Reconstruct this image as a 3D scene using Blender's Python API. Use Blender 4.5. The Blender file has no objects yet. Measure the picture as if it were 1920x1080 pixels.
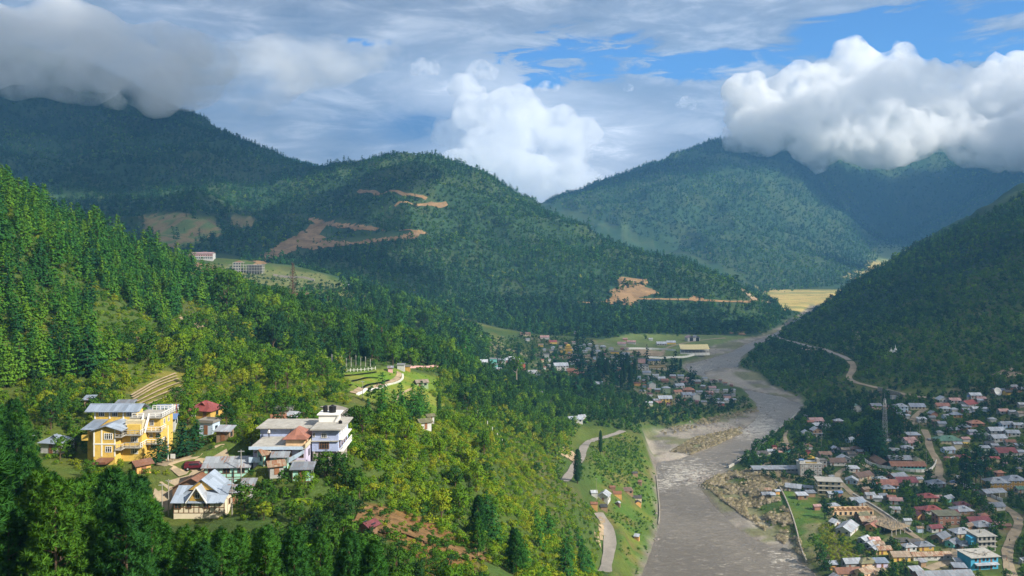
import bpy, math, random
import numpy as np
from mathutils import Vector, Matrix, noise as mnoise

RNG = np.random.default_rng(7)
random.seed(7)
scene = bpy.context.scene
COL = scene.collection

# ------------------------------------------------------------------ camera
CAM_Z = 150.0                 # metres above the river
FPX = 1600.0                  # focal length in pixels of the 1920 wide photograph
HOR = 440.0                   # row of the horizon
cam_d = bpy.data.cameras.new("camera")
cam = bpy.data.objects.new("camera", cam_d)
COL.objects.link(cam)
cam.location = (0, 0, CAM_Z)
cam.rotation_euler = (math.radians(90), 0, 0)
cam_d.sensor_width = 36.0
cam_d.lens = FPX / 1920 * 36.0
cam_d.shift_y = (HOR - 540.0) / 1920.0
cam_d.clip_start = 1.0
cam_d.clip_end = 60000.0
scene.camera = cam

# ------------------------------------------------------------------ light
SUN_DIR = Vector((0.74, -0.44, 0.60)).normalized()       # towards the sun: behind the camera, to the right
SUN_EL = math.asin(SUN_DIR.z)
SUN_ROT = math.atan2(SUN_DIR.x, SUN_DIR.y)
sun_d = bpy.data.lights.new("sun", 'SUN')
sun_d.energy = 5.0
sun_d.angle = math.radians(0.5)
sun_d.color = (1.0, 0.93, 0.80)
sun = bpy.data.objects.new("sun", sun_d)
COL.objects.link(sun)
sun.rotation_euler = SUN_DIR.to_track_quat('Z', 'Y').to_euler()
sun.location = SUN_DIR * 3000

scene.view_settings.view_transform = 'Standard'
scene.view_settings.look = 'None'
scene.view_settings.exposure = 0.78
scene.view_settings.gamma = 1.0
scene.view_settings.use_curve_mapping = False
scene.render.engine = 'CYCLES'
cy = scene.cycles
cy.use_denoising = True
try:
    cy.denoiser = 'OPENIMAGEDENOISE'
    cy.denoising_input_passes = 'RGB_ALBEDO_NORMAL'
    cy.denoising_prefilter = 'ACCURATE'
except Exception:
    pass
cy.max_bounces = 30
cy.diffuse_bounces = 2
cy.glossy_bounces = 2
cy.transmission_bounces = 2
cy.transparent_max_bounces = 96
cy.volume_bounces = 28
cy.use_adaptive_sampling = True
cy.adaptive_threshold = 0.02
cy.sample_clamp_indirect = 6.0
# ------------------------------------------------------------------ node helpers
def new_mat(name):
    m = bpy.data.materials.new(name); m.use_nodes = True
    nt = m.node_tree; nt.nodes.clear()
    return m, nt, nt.nodes.new("ShaderNodeOutputMaterial")
class NT:
    def __init__(self, nt): self.nt = nt
    def n(self, t, **kw):
        x = self.nt.nodes.new("ShaderNode" + t)
        for k, v in kw.items(): setattr(x, k, v)
        return x
    def put(self, sock, v):
        if v is None: return
        if isinstance(v, bpy.types.NodeSocket): self.nt.links.new(v, sock)
        elif isinstance(v, (tuple, list)) and len(v) == 3 and sock.type == 'RGBA': sock.default_value = (*v, 1)
        else: sock.default_value = v
    def math(self, op, a, b=None, c=None, clamp=False):
        x = self.n("Math", operation=op); x.use_clamp = clamp
        for i, v in enumerate((a, b, c)): self.put(x.inputs[i], v)
        return x.outputs[0]
    def mix(self, f, a, b, blend='MIX'):
        x = self.n("Mix", data_type='RGBA', blend_type=blend); x.clamp_factor = True
        self.put(x.inputs[0], f); self.put(x.inputs[6], a); self.put(x.inputs[7], b)
        return x.outputs[2]
    def noise(self, vec, scale, detail=4, rough=0.55, dist=0.0, dim='3D'):
        x = self.n("TexNoise"); x.noise_dimensions = dim
        self.put(x.inputs["Vector"], vec); x.inputs["Scale"].default_value = scale; x.inputs["Detail"].default_value = detail
        x.inputs["Roughness"].default_value = rough; x.inputs["Distortion"].default_value = dist
        return x.outputs["Fac"]
    def ss(self, v, a, b):
        x = self.n("MapRange", interpolation_type='SMOOTHSTEP'); self.put(x.inputs["Value"], v)
        x.inputs["From Min"].default_value = a; x.inputs["From Max"].default_value = b
        return x.outputs["Result"]
    def mapv(self, vec, scale=(1, 1, 1), loc=(0, 0, 0)):
        x = self.n("Mapping"); self.put(x.inputs["Vector"], vec); x.inputs["Scale"].default_value = scale; x.inputs["Location"].default_value = loc
        return x.outputs[0]

# ------------------------------------------------------------------ world: clear sky above a broken sheet of cloud
world = bpy.data.worlds.new("World"); scene.world = world; world.use_nodes = True
wn = NT(world.node_tree); wn.nt.nodes.clear()
wout = wn.n("OutputWorld"); bg = wn.n("Background"); wn.nt.links.new(bg.outputs[0], wout.inputs[0])
sky = wn.n("TexSky"); sky.sky_type = 'NISHITA'; sky.sun_disc = False
sky.sun_elevation = SUN_EL; sky.sun_rotation = SUN_ROT; sky.altitude = 1500; sky.air_density = 1.0; sky.dust_density = 0.6; sky.ozone_density = 1.6
SKY_K = 0.082
bg.inputs["Strength"].default_value = SKY_K
tc = wn.n("TexCoord"); gen = tc.outputs["Generated"]
sep = wn.n("SeparateXYZ"); wn.put(sep.inputs[0], gen); sx, sy, sz = sep.outputs
az = wn.math('ARCTAN2', sx, sy); el = wn.math('ARCSINE', sz)
def wang(px, py):
    x = (px - 960) / FPX; z = (HOR - py) / FPX
    return math.atan(x), math.atan(z / math.hypot(1, x))
def blob(px, py, rx, ry, warp=None):
    a0, e0 = wang(px, py)
    a = wn.math('MULTIPLY', wn.math('SUBTRACT', az, a0), FPX / rx); e = wn.math('MULTIPLY', wn.math('SUBTRACT', el, e0), FPX / ry)
    r = wn.math('ADD', wn.math('MULTIPLY', a, a), wn.math('MULTIPLY', e, e))
    if warp is not None: r = wn.math('ADD', r, warp)
    return wn.math('EXPONENT', wn.math('MULTIPLY', r, -1.0))
# cloud sheet coordinates: a level sheet seen in perspective
den = wn.math('ADD', wn.math('MAXIMUM', sz, 0.0), 0.10)
comb = wn.n("CombineXYZ"); wn.put(comb.inputs[0], wn.math('DIVIDE', sx, den)); wn.put(comb.inputs[1], wn.math('DIVIDE', sy, den)); comb.inputs[2].default_value = 0
sheet = comb.outputs[0]
angc = wn.n("CombineXYZ"); wn.put(angc.inputs[0], az); wn.put(angc.inputs[1], wn.math('MULTIPLY', el, 1.9)); ang = angc.outputs[0]
n1 = wn.noise(wn.mapv(sheet, (0.75, 0.9, 1)), 1.0, 7, 0.56, 0.5)
n2 = wn.noise(wn.mapv(ang, (1, 1.5, 1)), 6.0, 9, 0.62, 0.5)
n3 = wn.noise(wn.mapv(ang, (1, 2.2, 1), (3, 1, 0)), 12.0, 8, 0.64, 0.8)
cov = wn.math('ADD', wn.math('MULTIPLY', n1, 0.55), wn.math('MULTIPLY', n2, 0.45))
wob = wn.math('MULTIPLY', wn.math('SUBTRACT', n3, 0.5), 5.0)
gaps = None
for b in ((1085, 100, 150, 55), (1300, 118, 190, 30), (1680, 62, 150, 55), (1830, 92, 170, 26), (1560, 30, 0.1, 0.1), (1010, 130, 120, 40), (1900, 15, 90, 22), (690, 78, 70, 14)):
    v = blob(*b, warp=wob); gaps = v if gaps is None else wn.math('MAXIMUM', gaps, v)
dense = None
for b in ((300, 120, 700, 200), (900, 10, 700, 60), (1300, 300, 900, 110), (620, 260, 500, 120)):
    v = blob(*b); dense = v if dense is None else wn.math('MAXIMUM', dense, v)
cov = wn.math('ADD', cov, wn.math('MULTIPLY', dense, 0.20))
cov = wn.math('SUBTRACT', cov, wn.math('MULTIPLY', gaps, 0.34))
alpha = wn.ss(wn.math('ADD', cov, 0.10), 0.38, 0.54)
# how bright the cloud is: thin = pale, thick = blue grey
shade = wn.math('ADD', wn.math('MULTIPLY', n2, 0.6), wn.math('MULTIPLY', n3, 0.4))
ccol = wn.n("ValToRGB"); wn.put(ccol.inputs[0], shade)
cr = ccol.color_ramp; cr.elements[0].position = 0.36; cr.elements[0].color = (1.7, 1.95, 2.5, 1)
cr.elements[1].position = 0.64; cr.elements[1].color = (5.8, 5.95, 6.3, 1)
e = cr.elements.new(0.5); e.color = (2.9, 3.12, 3.65, 1)
cloudc = ccol.outputs[0]
bright = None
for b in ((960, 215, 130, 55), (905, 185, 130, 60), (1010, 330, 190, 60), (955, 290, 140, 90), (1120, 260, 120, 60)):
    v = blob(*b, warp=wob); bright = v if bright is None else wn.math('MAXIMUM', bright, v)
cloudc = wn.mix(wn.math('MULTIPLY', bright, 0.75), cloudc, (8.6, 8.7, 9.0))
dk = blob(775, 238, 130, 36, warp=wn.math('MULTIPLY', wob, 0.5))
cloudc = wn.mix(wn.math('MULTIPLY', dk, 0.9), cloudc, (0.9, 1.5, 2.9))
bluesky = wn.mix(1.0, sky.outputs[0], (0.40, 0.72, 1.12), 'MULTIPLY')
skyc = wn.mix(alpha, bluesky, cloudc)
wn.put(bg.inputs["Color"], skyc)
# ------------------------------------------------------------------ terrain
def P(px, py, d):
    return ((px - 960.0) / FPX * d, d, CAM_Z + (HOR - py) / FPX * d)

CP = []
def cp(*pts):
    for p in pts: CP.append(P(*p))
def cx(*pts):
    for p in pts: CP.append(p)
# under and round the camera
cx((0, -60, 150), (0, 0, 146), (-150, -60, 190), (150, -60, 100), (60, 0, 120), (-60, 0, 150), (300, -60, 30), (150, 60, 62), (60, 60, 95), (0, 45, 128), (-40, 45, 130), (-120, 40, 160), (-250, 0, 215), (-500, -60, 300), (-700, 200, 360), (-900,-60,430))
# left slope, near to far
cp((100, 1080, 108), (300, 1080, 104), (500, 1080, 108), (700, 1080, 116), (850, 1080, 128))
cp((40, 960, 130), (180, 905, 158), (220, 858, 172), (360, 962, 150), (570, 872, 165), (440, 905, 158), (660, 905, 165))
cp((740, 975, 150), (830, 960, 172), (930, 1000, 190), (860, 880, 205), (740, 830, 230), (740, 760, 330))
cp((960, 880, 290), (1020, 1000, 262), (1080, 1075, 300), (1040, 930, 340), (1000, 830, 400), (1095, 970, 380), (1110, 1060, 362))
cp((60, 780, 195), (30, 700, 225), (150, 690, 235), (310, 740, 232), (430, 780, 205), (560, 770, 235), (650, 770, 255))
cp((10, 560, 262), (10, 420, 300), (120, 470, 345), (220, 520, 390), (170, 600, 300), (270, 640, 300), (330, 560, 400), (420, 620, 400))
cp((0, 355, 345), (170, 440, 430), (330, 500, 500), (420, 560, 600))
cx((-420, 345, 228), (-600, 400, 285), (-330, 500, 150), (-520, 600, 170), (-800, 600, 260))
cp((500, 690, 340), (620, 715, 350), (745, 690, 420), (700, 740, 330), (790, 745, 390), (790, 800, 330), (870, 720, 480), (650, 610, 560), (540, 640, 450), (760, 640, 560))
cp((600, 545, 860), (700, 560, 880), (780, 575, 900), (850, 607, 940), (540, 585, 760), (470, 570, 800), (700, 600, 760))
cp((450, 515, 1000), (380, 500, 1080), (560, 530, 950), (500, 495, 1180))
cp((900, 650, 900), (940, 690, 790), (860, 690, 700), (960, 740, 580), (1060, 760, 620), (1000, 790, 500), (930, 800, 420))
cp((1085, 800, 560), (1120, 840, 520), (1058, 905, 428), (1100, 890, 440), (1140, 1000, 396), (1170, 920, 452), (1200, 800, 600), (1180, 860, 520))
# flat of the far town
cp((1000, 660, 1000), (1050, 650, 1030), (1100, 690, 860), (1160, 670, 960), (1250, 660, 1080), (1300, 640, 1190), (1200, 715, 820), (1260, 740, 770), (1340, 745, 780), (1180, 760, 690), (1380, 640, 1195), (1220, 640, 1150), (1150, 640, 1110))
# river floor: z = 0
for y, xs in ((300, (110, 180)), (375, (60, 90, 130)), (450, (75, 110, 140)), (520, (90, 130, 150)), (640, (125, 180, 215)), (760, (190, 260)), (850, (225, 280)), (1000, (230, 262)), (1200, (290, 345)), (1400, (400, 470)), (1600, (520, 580)), (1850, (600, 700)), (2150, (650, 760))):
    for x in xs: cx((x, y, -1.0))
# right town terrace and the hill behind
cp((1560, 1075, 372), (1740, 1075, 372), (1910, 1075, 372), (1500, 930, 482), (1620, 930, 484), (1780, 930, 490), (1910, 930, 495))
cp((1500, 850, 570), (1600, 850, 566), (1700, 850, 560), (1820, 850, 566), (1915, 850, 570))
cp((1530, 800, 652), (1620, 790, 650), (1720, 775, 650), (1830, 770, 650), (1915, 750, 640))
cx((330, 300, 8), (420, 250, 20), (300, 150, 8), (450, 100, 40))
cp((1600, 720, 770), (1700, 700, 770), (1850, 690, 740), (1560, 760, 730))
cp((1430, 640, 1210), (1470, 640, 1150), (1590, 690, 830), (1500, 700, 880), (1400, 672, 1040), (1500, 745, 790), (1440, 690, 960))
cp((1510, 600, 1290), (1570, 555, 1380), (1650, 505, 1440), (1750, 462, 1440), (1850, 425, 1400), (1920, 385, 1330))
cp((1700, 600, 1000), (1600, 620, 1080), (1850, 600, 920), (1850, 520, 1080), (1750, 530, 1180))
cx((900, 1150, 235), (1100, 900, 260), (1300, 1300, 330), (1000, 700, 150), (800, 500, 60), (900, 1600, 200), (760, 1720, 90), (1200, 1800, 230), (1500, 900, 400), (1600, 300, 400), (900, 200, 150))
# middle hill
cp((1470, 590, 1520), (1440, 620, 1330), (1300, 625, 1260), (1400, 580, 1420), (1400, 545, 1560), (1300, 490, 1640), (1200, 460, 1690), (1100, 420, 1750), (1000, 375, 1830), (900, 332, 1920), (820, 308, 2000), (730, 300, 2060), (660, 306, 2100))
cp((1100, 600, 1260), (1000, 560, 1320), (900, 590, 1200), (850, 560, 1280), (750, 500, 1330), (650, 500, 1260), (540, 500, 1220), (1200, 560, 1370), (1000, 470, 1560), (850, 430, 1620), (700, 400, 1680), (600, 450, 1450), (600, 370, 1900), (1150, 600, 1240), (1220, 625, 1190))
cp((450, 470, 1330), (500, 410, 1640), (380, 475, 1300), (440, 430, 1550))
cx((-300, 2600, 200), (100, 2500, 120), (300, 2150, 40), (560, 1950, 10), (450, 2600, 90), (-700, 2900, 300))
# left mountain
cp((600, 312, 2260), (560, 302, 2350), (480, 277, 2450), (400, 247, 2550), (350, 222, 2650), (250, 170, 2750), (150, 120, 2850), (0, 90, 2850))
cp((320, 430, 1520), (320, 395, 1690), (200, 420, 1450), (100, 400, 1450), (0, 380, 1400), (250, 330, 2000), (400, 330, 2080), (100, 270, 2200), (0, 240, 2200), (450, 350, 2050))
cx((-1300, 1000, 300), (-1800, 1500, 450), (-2400, 2500, 700), (-1500, 3600, 600), (-900, 3400, 420), (-2600, 900, 650), (-1300, 300, 480))
# far hill and the valley to its right
cp((1010, 385, 3150), (1060, 368, 3200), (1100, 352, 3250), (1200, 318, 3350), (1290, 290, 3400), (1345, 282, 3400), (1420, 278, 3500), (1550, 250, 3800), (1700, 235, 4000), (1900, 225, 4000))
cp((1160, 420, 2700), (1250, 400, 2780), (1300, 450, 2500), (1400, 490, 2400), (1450, 545, 2250), (1530, 530, 2350), (1590, 500, 2650), (1450, 400, 2900), (1400, 330, 3150), (1580, 430, 3150), (1500, 330, 3400))
cp((1500, 575, 1800), (1560, 545, 2250), (1620, 505, 2750), (1650, 480, 3150), (1680, 465, 3600))
cp((1720, 430, 3500), (1800, 400, 3400), (1900, 350, 3300), (1750, 330, 3900))
cx((2600, 2600, 600), (2200, 2200, 420), (3200, 3800, 900), (1500, 2300, 150), (1700, 1800, 280), (0, 5000, 80), (1500, 5500, 250), (700, 4400, 220), (300, 4200, 120), (1100, 4700, 280), (0, 4000, 80), (1900, 5200, 400), (-2000, 5500, 800), (3500, 5500, 900), (3000, 1000, 700), (3000,-60,700))

CPA = np.array(CP)
def warp(x, y):
    yy = np.maximum(y, -80.0) + 260.0
    return x / yy * 1.0, np.log(yy / 260.0)
def tps_fit(pts):
    u, v = warp(pts[:, 0], pts[:, 1])
    X = np.stack([u, v], 1); n = len(X)
    d2 = ((X[:, None] - X[None]) ** 2).sum(-1)
    K = 0.5 * d2 * np.log(d2 + 1e-12) + np.eye(n) * 2e-4
    Pm = np.c_[np.ones(n), X]
    A = np.zeros((n + 3, n + 3)); A[:n, :n] = K; A[:n, n:] = Pm; A[n:, :n] = Pm.T
    w = np.linalg.solve(A, np.r_[pts[:, 2], 0, 0, 0])
    return X, w
TX, TW = tps_fit(CPA)
def tps(x, y):
    u, v = warp(x, y); sh = u.shape; u = u.ravel(); v = v.ravel()
    out = np.empty(len(u)); n = len(TX)
    for s in range(0, len(u), 20000):
        a = u[s:s + 20000, None]; b = v[s:s + 20000, None]
        d2 = (a - TX[None, :, 0]) ** 2 + (b - TX[None, :, 1]) ** 2
        out[s:s + 20000] = (0.5 * d2 * np.log(d2 + 1e-12)) @ TW[:n] + TW[n] + TW[n + 1] * a[:, 0] + TW[n + 2] * b[:, 0]
    return out.reshape(sh)

def axis_y():
    v = [-70.0]
    while v[-1] < 7000: v.append(v[-1] + max(3.0, 0.0085 * v[-1]))
    return np.array(v)
def axis_x():
    v = [0.0]
    while v[-1] < 5200: v.append(v[-1] + max(4.0, 0.0115 * v[-1]))
    v = np.array(v); return np.r_[-v[:0:-1], v]
GX, GY = axis_x(), axis_y()
MX, MY = np.meshgrid(GX, GY)

# value noise on arrays -------------------------------------------------
def vnoise(x, y, seed=0):
    x0 = np.floor(x); y0 = np.floor(y); fx = x - x0; fy = y - y0
    def h(a, b):
        t = np.sin(a * 127.1 + b * 311.7 + seed * 74.7) * 43758.5453
        return t - np.floor(t)
    fx = fx * fx * (3 - 2 * fx); fy = fy * fy * (3 - 2 * fy)
    return (h(x0, y0) * (1 - fx) + h(x0 + 1, y0) * fx) * (1 - fy) + (h(x0, y0 + 1) * (1 - fx) + h(x0 + 1, y0 + 1) * fx) * fy
def fbm(x, y, sc, oct=4, seed=0, ridged=False):
    s = 0.0; a = 1.0; t = 0.0; x = x / sc; y = y / sc
    for o in range(oct):
        n = vnoise(x, y, seed + o * 13)
        if ridged: n = 1 - np.abs(2 * n - 1)
        s = s + a * n; t += a; a *= 0.5; x, y = x * 1.9 + y * 0.6 + 3.1, y * 1.9 - x * 0.6 + 7.7
    return s / t
def sstep(a, b, v):
    t = np.clip((v - a) / (b - a), 0, 1); return t * t * (3 - 2 * t)
def inpoly(x, y, poly):
    poly = np.asarray(poly, float); r = np.zeros(np.shape(x), bool); n = len(poly); j = n - 1
    for i in range(n):
        xi, yi = poly[i]; xj, yj = poly[j]
        if yi != yj:
            c = ((yi > y) != (yj > y)) & (x < (xj - xi) * (y - yi) / (yj - yi) + xi)
            r ^= c
        j = i
    return r
def polydist(x, y, pts, closed=False):
    pts = np.asarray(pts, float); best = np.full(np.shape(x), 1e9)
    segs = list(zip(pts[:-1], pts[1:]))
    if closed: segs.append((pts[-1], pts[0]))
    for a, b in segs:
        ab = b - a; L = max(ab @ ab, 1e-9)
        t = np.clip(((x - a[0]) * ab[0] + (y - a[1]) * ab[1]) / L, 0, 1)
        best = np.minimum(best, np.hypot(x - a[0] - t * ab[0], y - a[1] - t * ab[1]))
    return best
def flatpt(px, py, z=0.0):          # a point of the river plain seen at a pixel
    d = (CAM_Z - z) * FPX / (py - HOR)
    return ((px - 960.0) / FPX * d, d)

# the river bed (whole gravel bed) and the water inside it, drawn on the plain
BED = [flatpt(*p) for p in ((1185, 1130), (1198, 1080), (1216, 1030), (1233, 975), (1229, 920), (1226, 885), (1214, 850), (1205, 820), (1250, 806), (1330, 790), (1420, 768), (1418, 758), (1404, 742), (1388, 722), (1360, 712), (1310, 706), (1288, 700), (1278, 690), (1284, 680), (1312, 672), (1306, 664), (1318, 655), (1370, 640), (1420, 632), (1470, 610), (1500, 590), (1520, 575), (1545, 575), (1520, 592), (1490, 615), (1440, 640), (1410, 655), (1386, 678), (1384, 690), (1425, 702), (1442, 722), (1500, 745), (1508, 762), (1490, 790), (1450, 812), (1426, 836), (1378, 868), (1366, 892), (1372, 910), (1405, 940), (1440, 985), (1480, 1010), (1510, 1055), (1535, 1080), (1560, 1130))]
WATER = [flatpt(*p) for p in ((1185, 1130), (1200, 1080), (1218, 1030), (1236, 975), (1231, 920), (1227, 885), (1222, 868), (1262, 864), (1300, 853), (1345, 836), (1385, 814), (1415, 790), (1426, 772), (1412, 752), (1396, 735), (1400, 731), (1440, 740), (1470, 745), (1500, 760), (1488, 788), (1446, 812), (1422, 834), (1374, 868), (1352, 884), (1330, 890), (1322, 900), (1306, 908), (1332, 942), (1372, 985), (1420, 1015), (1470, 1035), (1490, 1050), (1532, 1072), (1560, 1130))]
WATER2 = [flatpt(*p) for p in ((1398, 731), (1380, 720), (1345, 712), (1312, 704), (1294, 698), (1286, 688), (1292, 682), (1330, 673), (1372, 660), (1400, 645), (1440, 632), (1470, 615), (1500, 595), (1520, 580), (1535, 580), (1510, 600), (1480, 622), (1440, 642), (1408, 656), (1390, 668), (1384, 686), (1370, 690), (1345, 690), (1318, 698), (1326, 706), (1360, 718), (1400, 727))]

BASE = tps(MX, MY)
ins = inpoly(MX, MY, BED)
dbed = polydist(MX, MY, BED, True) * np.where(ins, -1, 1)
near = np.exp(-np.maximum(dbed, 0) / 60.0)
# relief: gullies and bumps growing with distance and height
amp = np.clip(BASE / 160.0, 0, 1.0) * np.clip((MY - 650) / 900.0, 0, 1) * (1 - near)
rel = (fbm(MX, MY, 420, 4, 3, True) - 0.66) * 95 * np.where(MY > 2700, 0.6, 1.0) + (fbm(MX, MY, 130, 3, 9, True) - 0.62) * 44
H = BASE + rel * amp
H += (fbm(MX, MY, 46, 3, 21) - 0.5) * 3.2 * (1 - near) * np.clip(BASE / 40.0, 0.05, 1) * np.clip(MY / 300, 0.3, 1)
# town terraces stay at least a few metres above the water
H = np.where(dbed > 0, np.maximum(H, 1.2 + np.minimum(dbed * 0.22, 3.2)), H)
bank = sstep(4.0, -3.0, dbed)
gravel_h = 0.55 + (fbm(MX, MY, 30, 3, 5) - 0.5) * 1.0
inw = inpoly(MX, MY, WATER) | inpoly(MX, MY, WATER2)
dw = np.minimum(polydist(MX, MY, WATER, True), polydist(MX, MY, WATER2, True)) * np.where(inw, -1, 1)
bedz = np.where(dw < 0, np.maximum(-1.6, dw * 0.3), np.minimum(gravel_h, 0.10 + dw * 0.10))
H = H * (1 - bank) + bedz * bank
def hz(x, y):
    x = np.asarray(x, float); y = np.asarray(y, float)
    i = np.clip(np.searchsorted(GX, x) - 1, 0, len(GX) - 2); j = np.clip(np.searchsorted(GY, y) - 1, 0, len(GY) - 2)
    fx = np.clip((x - GX[i]) / (GX[i + 1] - GX[i]), 0, 1); fy = np.clip((y - GY[j]) / (GY[j + 1] - GY[j]), 0, 1)
    return (H[j, i] * (1 - fx) + H[j, i + 1] * fx) * (1 - fy) + (H[j + 1, i] * (1 - fx) + H[j + 1, i + 1] * fx) * fy
TT = np.exp(np.linspace(math.log(60), math.log(6500), 2600))
def at(px, py):
    """the place on the ground where the line of sight through a pixel meets it"""
    x = (px - 960.0) / FPX * TT; z = CAM_Z + (HOR - py) / FPX * TT
    g = hz(x, TT); k = np.nonzero(z < g)[0]
    if len(k) == 0: return None
    k = k[0]
    if k == 0: return (x[0], TT[0], float(g[0]))
    a0 = z[k - 1] - g[k - 1]; a1 = z[k] - g[k]; f = a0 / (a0 - a1 + 1e-9)
    d = TT[k - 1] + f * (TT[k] - TT[k - 1])
    X = (px - 960.0) / FPX * d
    return (X, d, float(hz(X, d)))
# level building plots cut into the slope
for (px_, py_, d_, r_) in ((232, 857, 177, 12.0), (555, 876, 168, 11.5), (372, 960, 154, 8.0), (440, 909, 163, 7.5), (100, 846, 180, 6.0), (385, 775, 222, 6.0), (263, 884, 160, 3.5), (312, 786, 205, 5.0), (320, 790, 192, 3.0), (512, 868, 163, 5.0), (566, 903, 157, 3.0), (380, 912, 165, 6)):
    X_, Y_, Z_ = P(px_, py_, d_); w_ = sstep(r_ * 1.7, r_ * 0.95, np.hypot(MX - X_, MY - Y_)); H = H * (1 - w_) + Z_ * w_

# the hill roads are cut level into the slope
GRADED = [([(1132, 1075), (1138, 1045), (1149, 1012), (1150, 998), (1140, 978), (1122, 962)], 5.2), ([(1056, 903), (1068, 885), (1082, 872), (1093, 856), (1092, 845), (1097, 834), (1110, 826)], 4.6), ([(1112, 826), (1130, 820), (1150, 816), (1168, 808)], 4.6),
          ([(620, 798), (640, 786), (655, 772), (652, 765), (630, 761), (612, 762)], 6.0), ([(1446, 629), (1470, 638), (1510, 648), (1540, 654), (1560, 662), (1578, 668), (1592, 676)], 6.5), ([(1594, 678), (1602, 690), (1598, 700), (1586, 707), (1592, 714), (1610, 720), (1640, 727), (1672, 734), (1700, 742), (1730, 747), (1752, 748)], 6.0)]
_ln = []
for pix_, w_ in GRADED:
    q_ = [at(*p_)[:2] for p_ in pix_]; out_ = [np.array(q_[0])]
    for a_, b_ in zip(q_[:-1], q_[1:]):
        a_ = np.array(a_); b_ = np.array(b_); n_ = max(1, int(np.linalg.norm(b_ - a_) / 4))
        for k_ in range(1, n_ + 1): out_.append(a_ + (b_ - a_) * k_ / n_)
    l_ = np.array(out_); z_ = hz(l_[:, 0], l_[:, 1]); z_ = np.convolve(np.r_[[z_[0]] * 4, z_, [z_[-1]] * 4], np.ones(9) / 9, 'valid'); _ln.append((l_, z_, w_))
for l_, z_, w_ in _ln:
    R_ = max(w_ * 1.6, 9.0); sel = (MX > l_[:, 0].min() - R_) & (MX < l_[:, 0].max() + R_) & (MY > l_[:, 1].min() - R_) & (MY < l_[:, 1].max() + R_); jj, ii_ = np.nonzero(sel)
    dd = np.hypot(MX[jj, ii_][:, None] - l_[None, :, 0], MY[jj, ii_][:, None] - l_[None, :, 1]); k_ = dd.argmin(1); dm = dd[np.arange(len(k_)), k_]; wt = sstep(R_, w_ * 0.75, dm)
    H[jj, ii_] = H[jj, ii_] * (1 - wt) + z_[k_] * wt
# ------------------------------------------------------------------ materials
def simple(name, col, rough=0.8, var=0.25, scale=0.6, bump=0.0, spec=0.3, metal=0.0, grime=None):
    """a plain painted or raw surface with uneven tone and a little relief"""
    m, nt, out = new_mat(name); g = NT(nt)
    b = g.n("BsdfPrincipled"); nt.links.new(b.outputs[0], out.inputs[0])
    pos = g.n("NewGeometry").outputs["Position"]
    n = g.noise(pos, scale, 5, 0.6); n2 = g.noise(pos, scale * 9, 3, 0.6)
    f = g.math('ADD', g.math('MULTIPLY', n, 0.7), g.math('MULTIPLY', n2, 0.3))
    dark = tuple(c * (1 - var) for c in col); lite = tuple(min(1, c * (1 + var)) for c in col)
    c = g.mix(g.ss(f, 0.3, 0.7), dark, lite)
    if grime: c = g.mix(g.math('MULTIPLY', g.ss(g.noise(pos, scale * 3.1, 6, 0.65), 0.5, 0.75), grime[1]), c, grime[0])
    g.put(b.inputs["Base Color"], c)
    b.inputs["Roughness"].default_value = rough; b.inputs["Metallic"].default_value = metal
    b.inputs["Specular IOR Level"].default_value = spec
    if bump:
        bp = g.n("Bump"); bp.inputs["Strength"].default_value = bump; bp.inputs["Distance"].default_value = 0.05
        g.put(bp.inputs["Height"], n2); nt.links.new(bp.outputs[0], b.inputs["Normal"])
    return m
ROOFS = {}
def roof_mat(name, col, rust=0.25, rustcol=(0.20, 0.085, 0.04), rough=0.45):
    """corrugated sheet: ribs run down the slope (object UV), sheets differ a little, rust runs"""
    if name in ROOFS: return ROOFS[name]
    m, nt, out = new_mat("roof_" + name); g = NT(nt)
    b = g.n("BsdfPrincipled"); nt.links.new(b.outputs[0], out.inputs[0])
    uv = g.n("UVMap").outputs[0]; pos = g.n("NewGeometry").outputs["Position"]; rnd = g.n("ObjectInfo").outputs["Random"]
    w = g.n("TexWave"); g.put(w.inputs["Vector"], uv); w.inputs["Scale"].default_value = 1.4; w.wave_profile = 'SIN'; w.bands_direction = 'X'
    br = g.n("TexBrick"); g.put(br.inputs["Vector"], uv); br.inputs["Scale"].default_value = 1.0; br.inputs["Brick Width"].default_value = 0.9; br.inputs["Row Height"].default_value = 2.4
    br.inputs["Mortar Size"].default_value = 0.012; br.inputs["Color1"].default_value = (0.72, 0.72, 0.72, 1); br.inputs["Color2"].default_value = (1.12, 1.12, 1.12, 1); br.inputs["Mortar"].default_value = (0.5, 0.5, 0.5, 1)
    c = g.mix(1.0, col, br.outputs[0], 'MULTIPLY')
    c = g.mix(1.0, c, g.mix(rnd, (0.72, 0.74, 0.78), (1.2, 1.18, 1.15)), 'MULTIPLY')
    st = g.noise(g.mapv(uv, (2.4, 0.35, 1)), 1.0, 5, 0.65)
    st2 = g.noise(pos, 0.35, 3)
    rf = g.math('MULTIPLY', g.ss(g.math('ADD', g.math('MULTIPLY', st, 0.6), g.math('MULTIPLY', st2, 0.4)), 0.62 - rust * 0.32, 0.74 - rust * 0.2), min(1.0, 0.35 + rust))
    rf = g.math('MULTIPLY', rf, g.math('ADD', 0.25, g.math('MULTIPLY', rnd, 1.5)), clamp=True)
    c = g.mix(rf, c, rustcol)
    g.put(b.inputs["Base Color"], c); b.inputs["Roughness"].default_value = rough; b.inputs["Specular IOR Level"].default_value = 0.4
    bp = g.n("Bump"); bp.inputs["Strength"].default_value = 0.5; bp.inputs["Distance"].default_value = 0.04; g.put(bp.inputs["Height"], w.outputs[0]); nt.links.new(bp.outputs[0], b.inputs["Normal"])
    ROOFS[name] = m; return m
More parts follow.
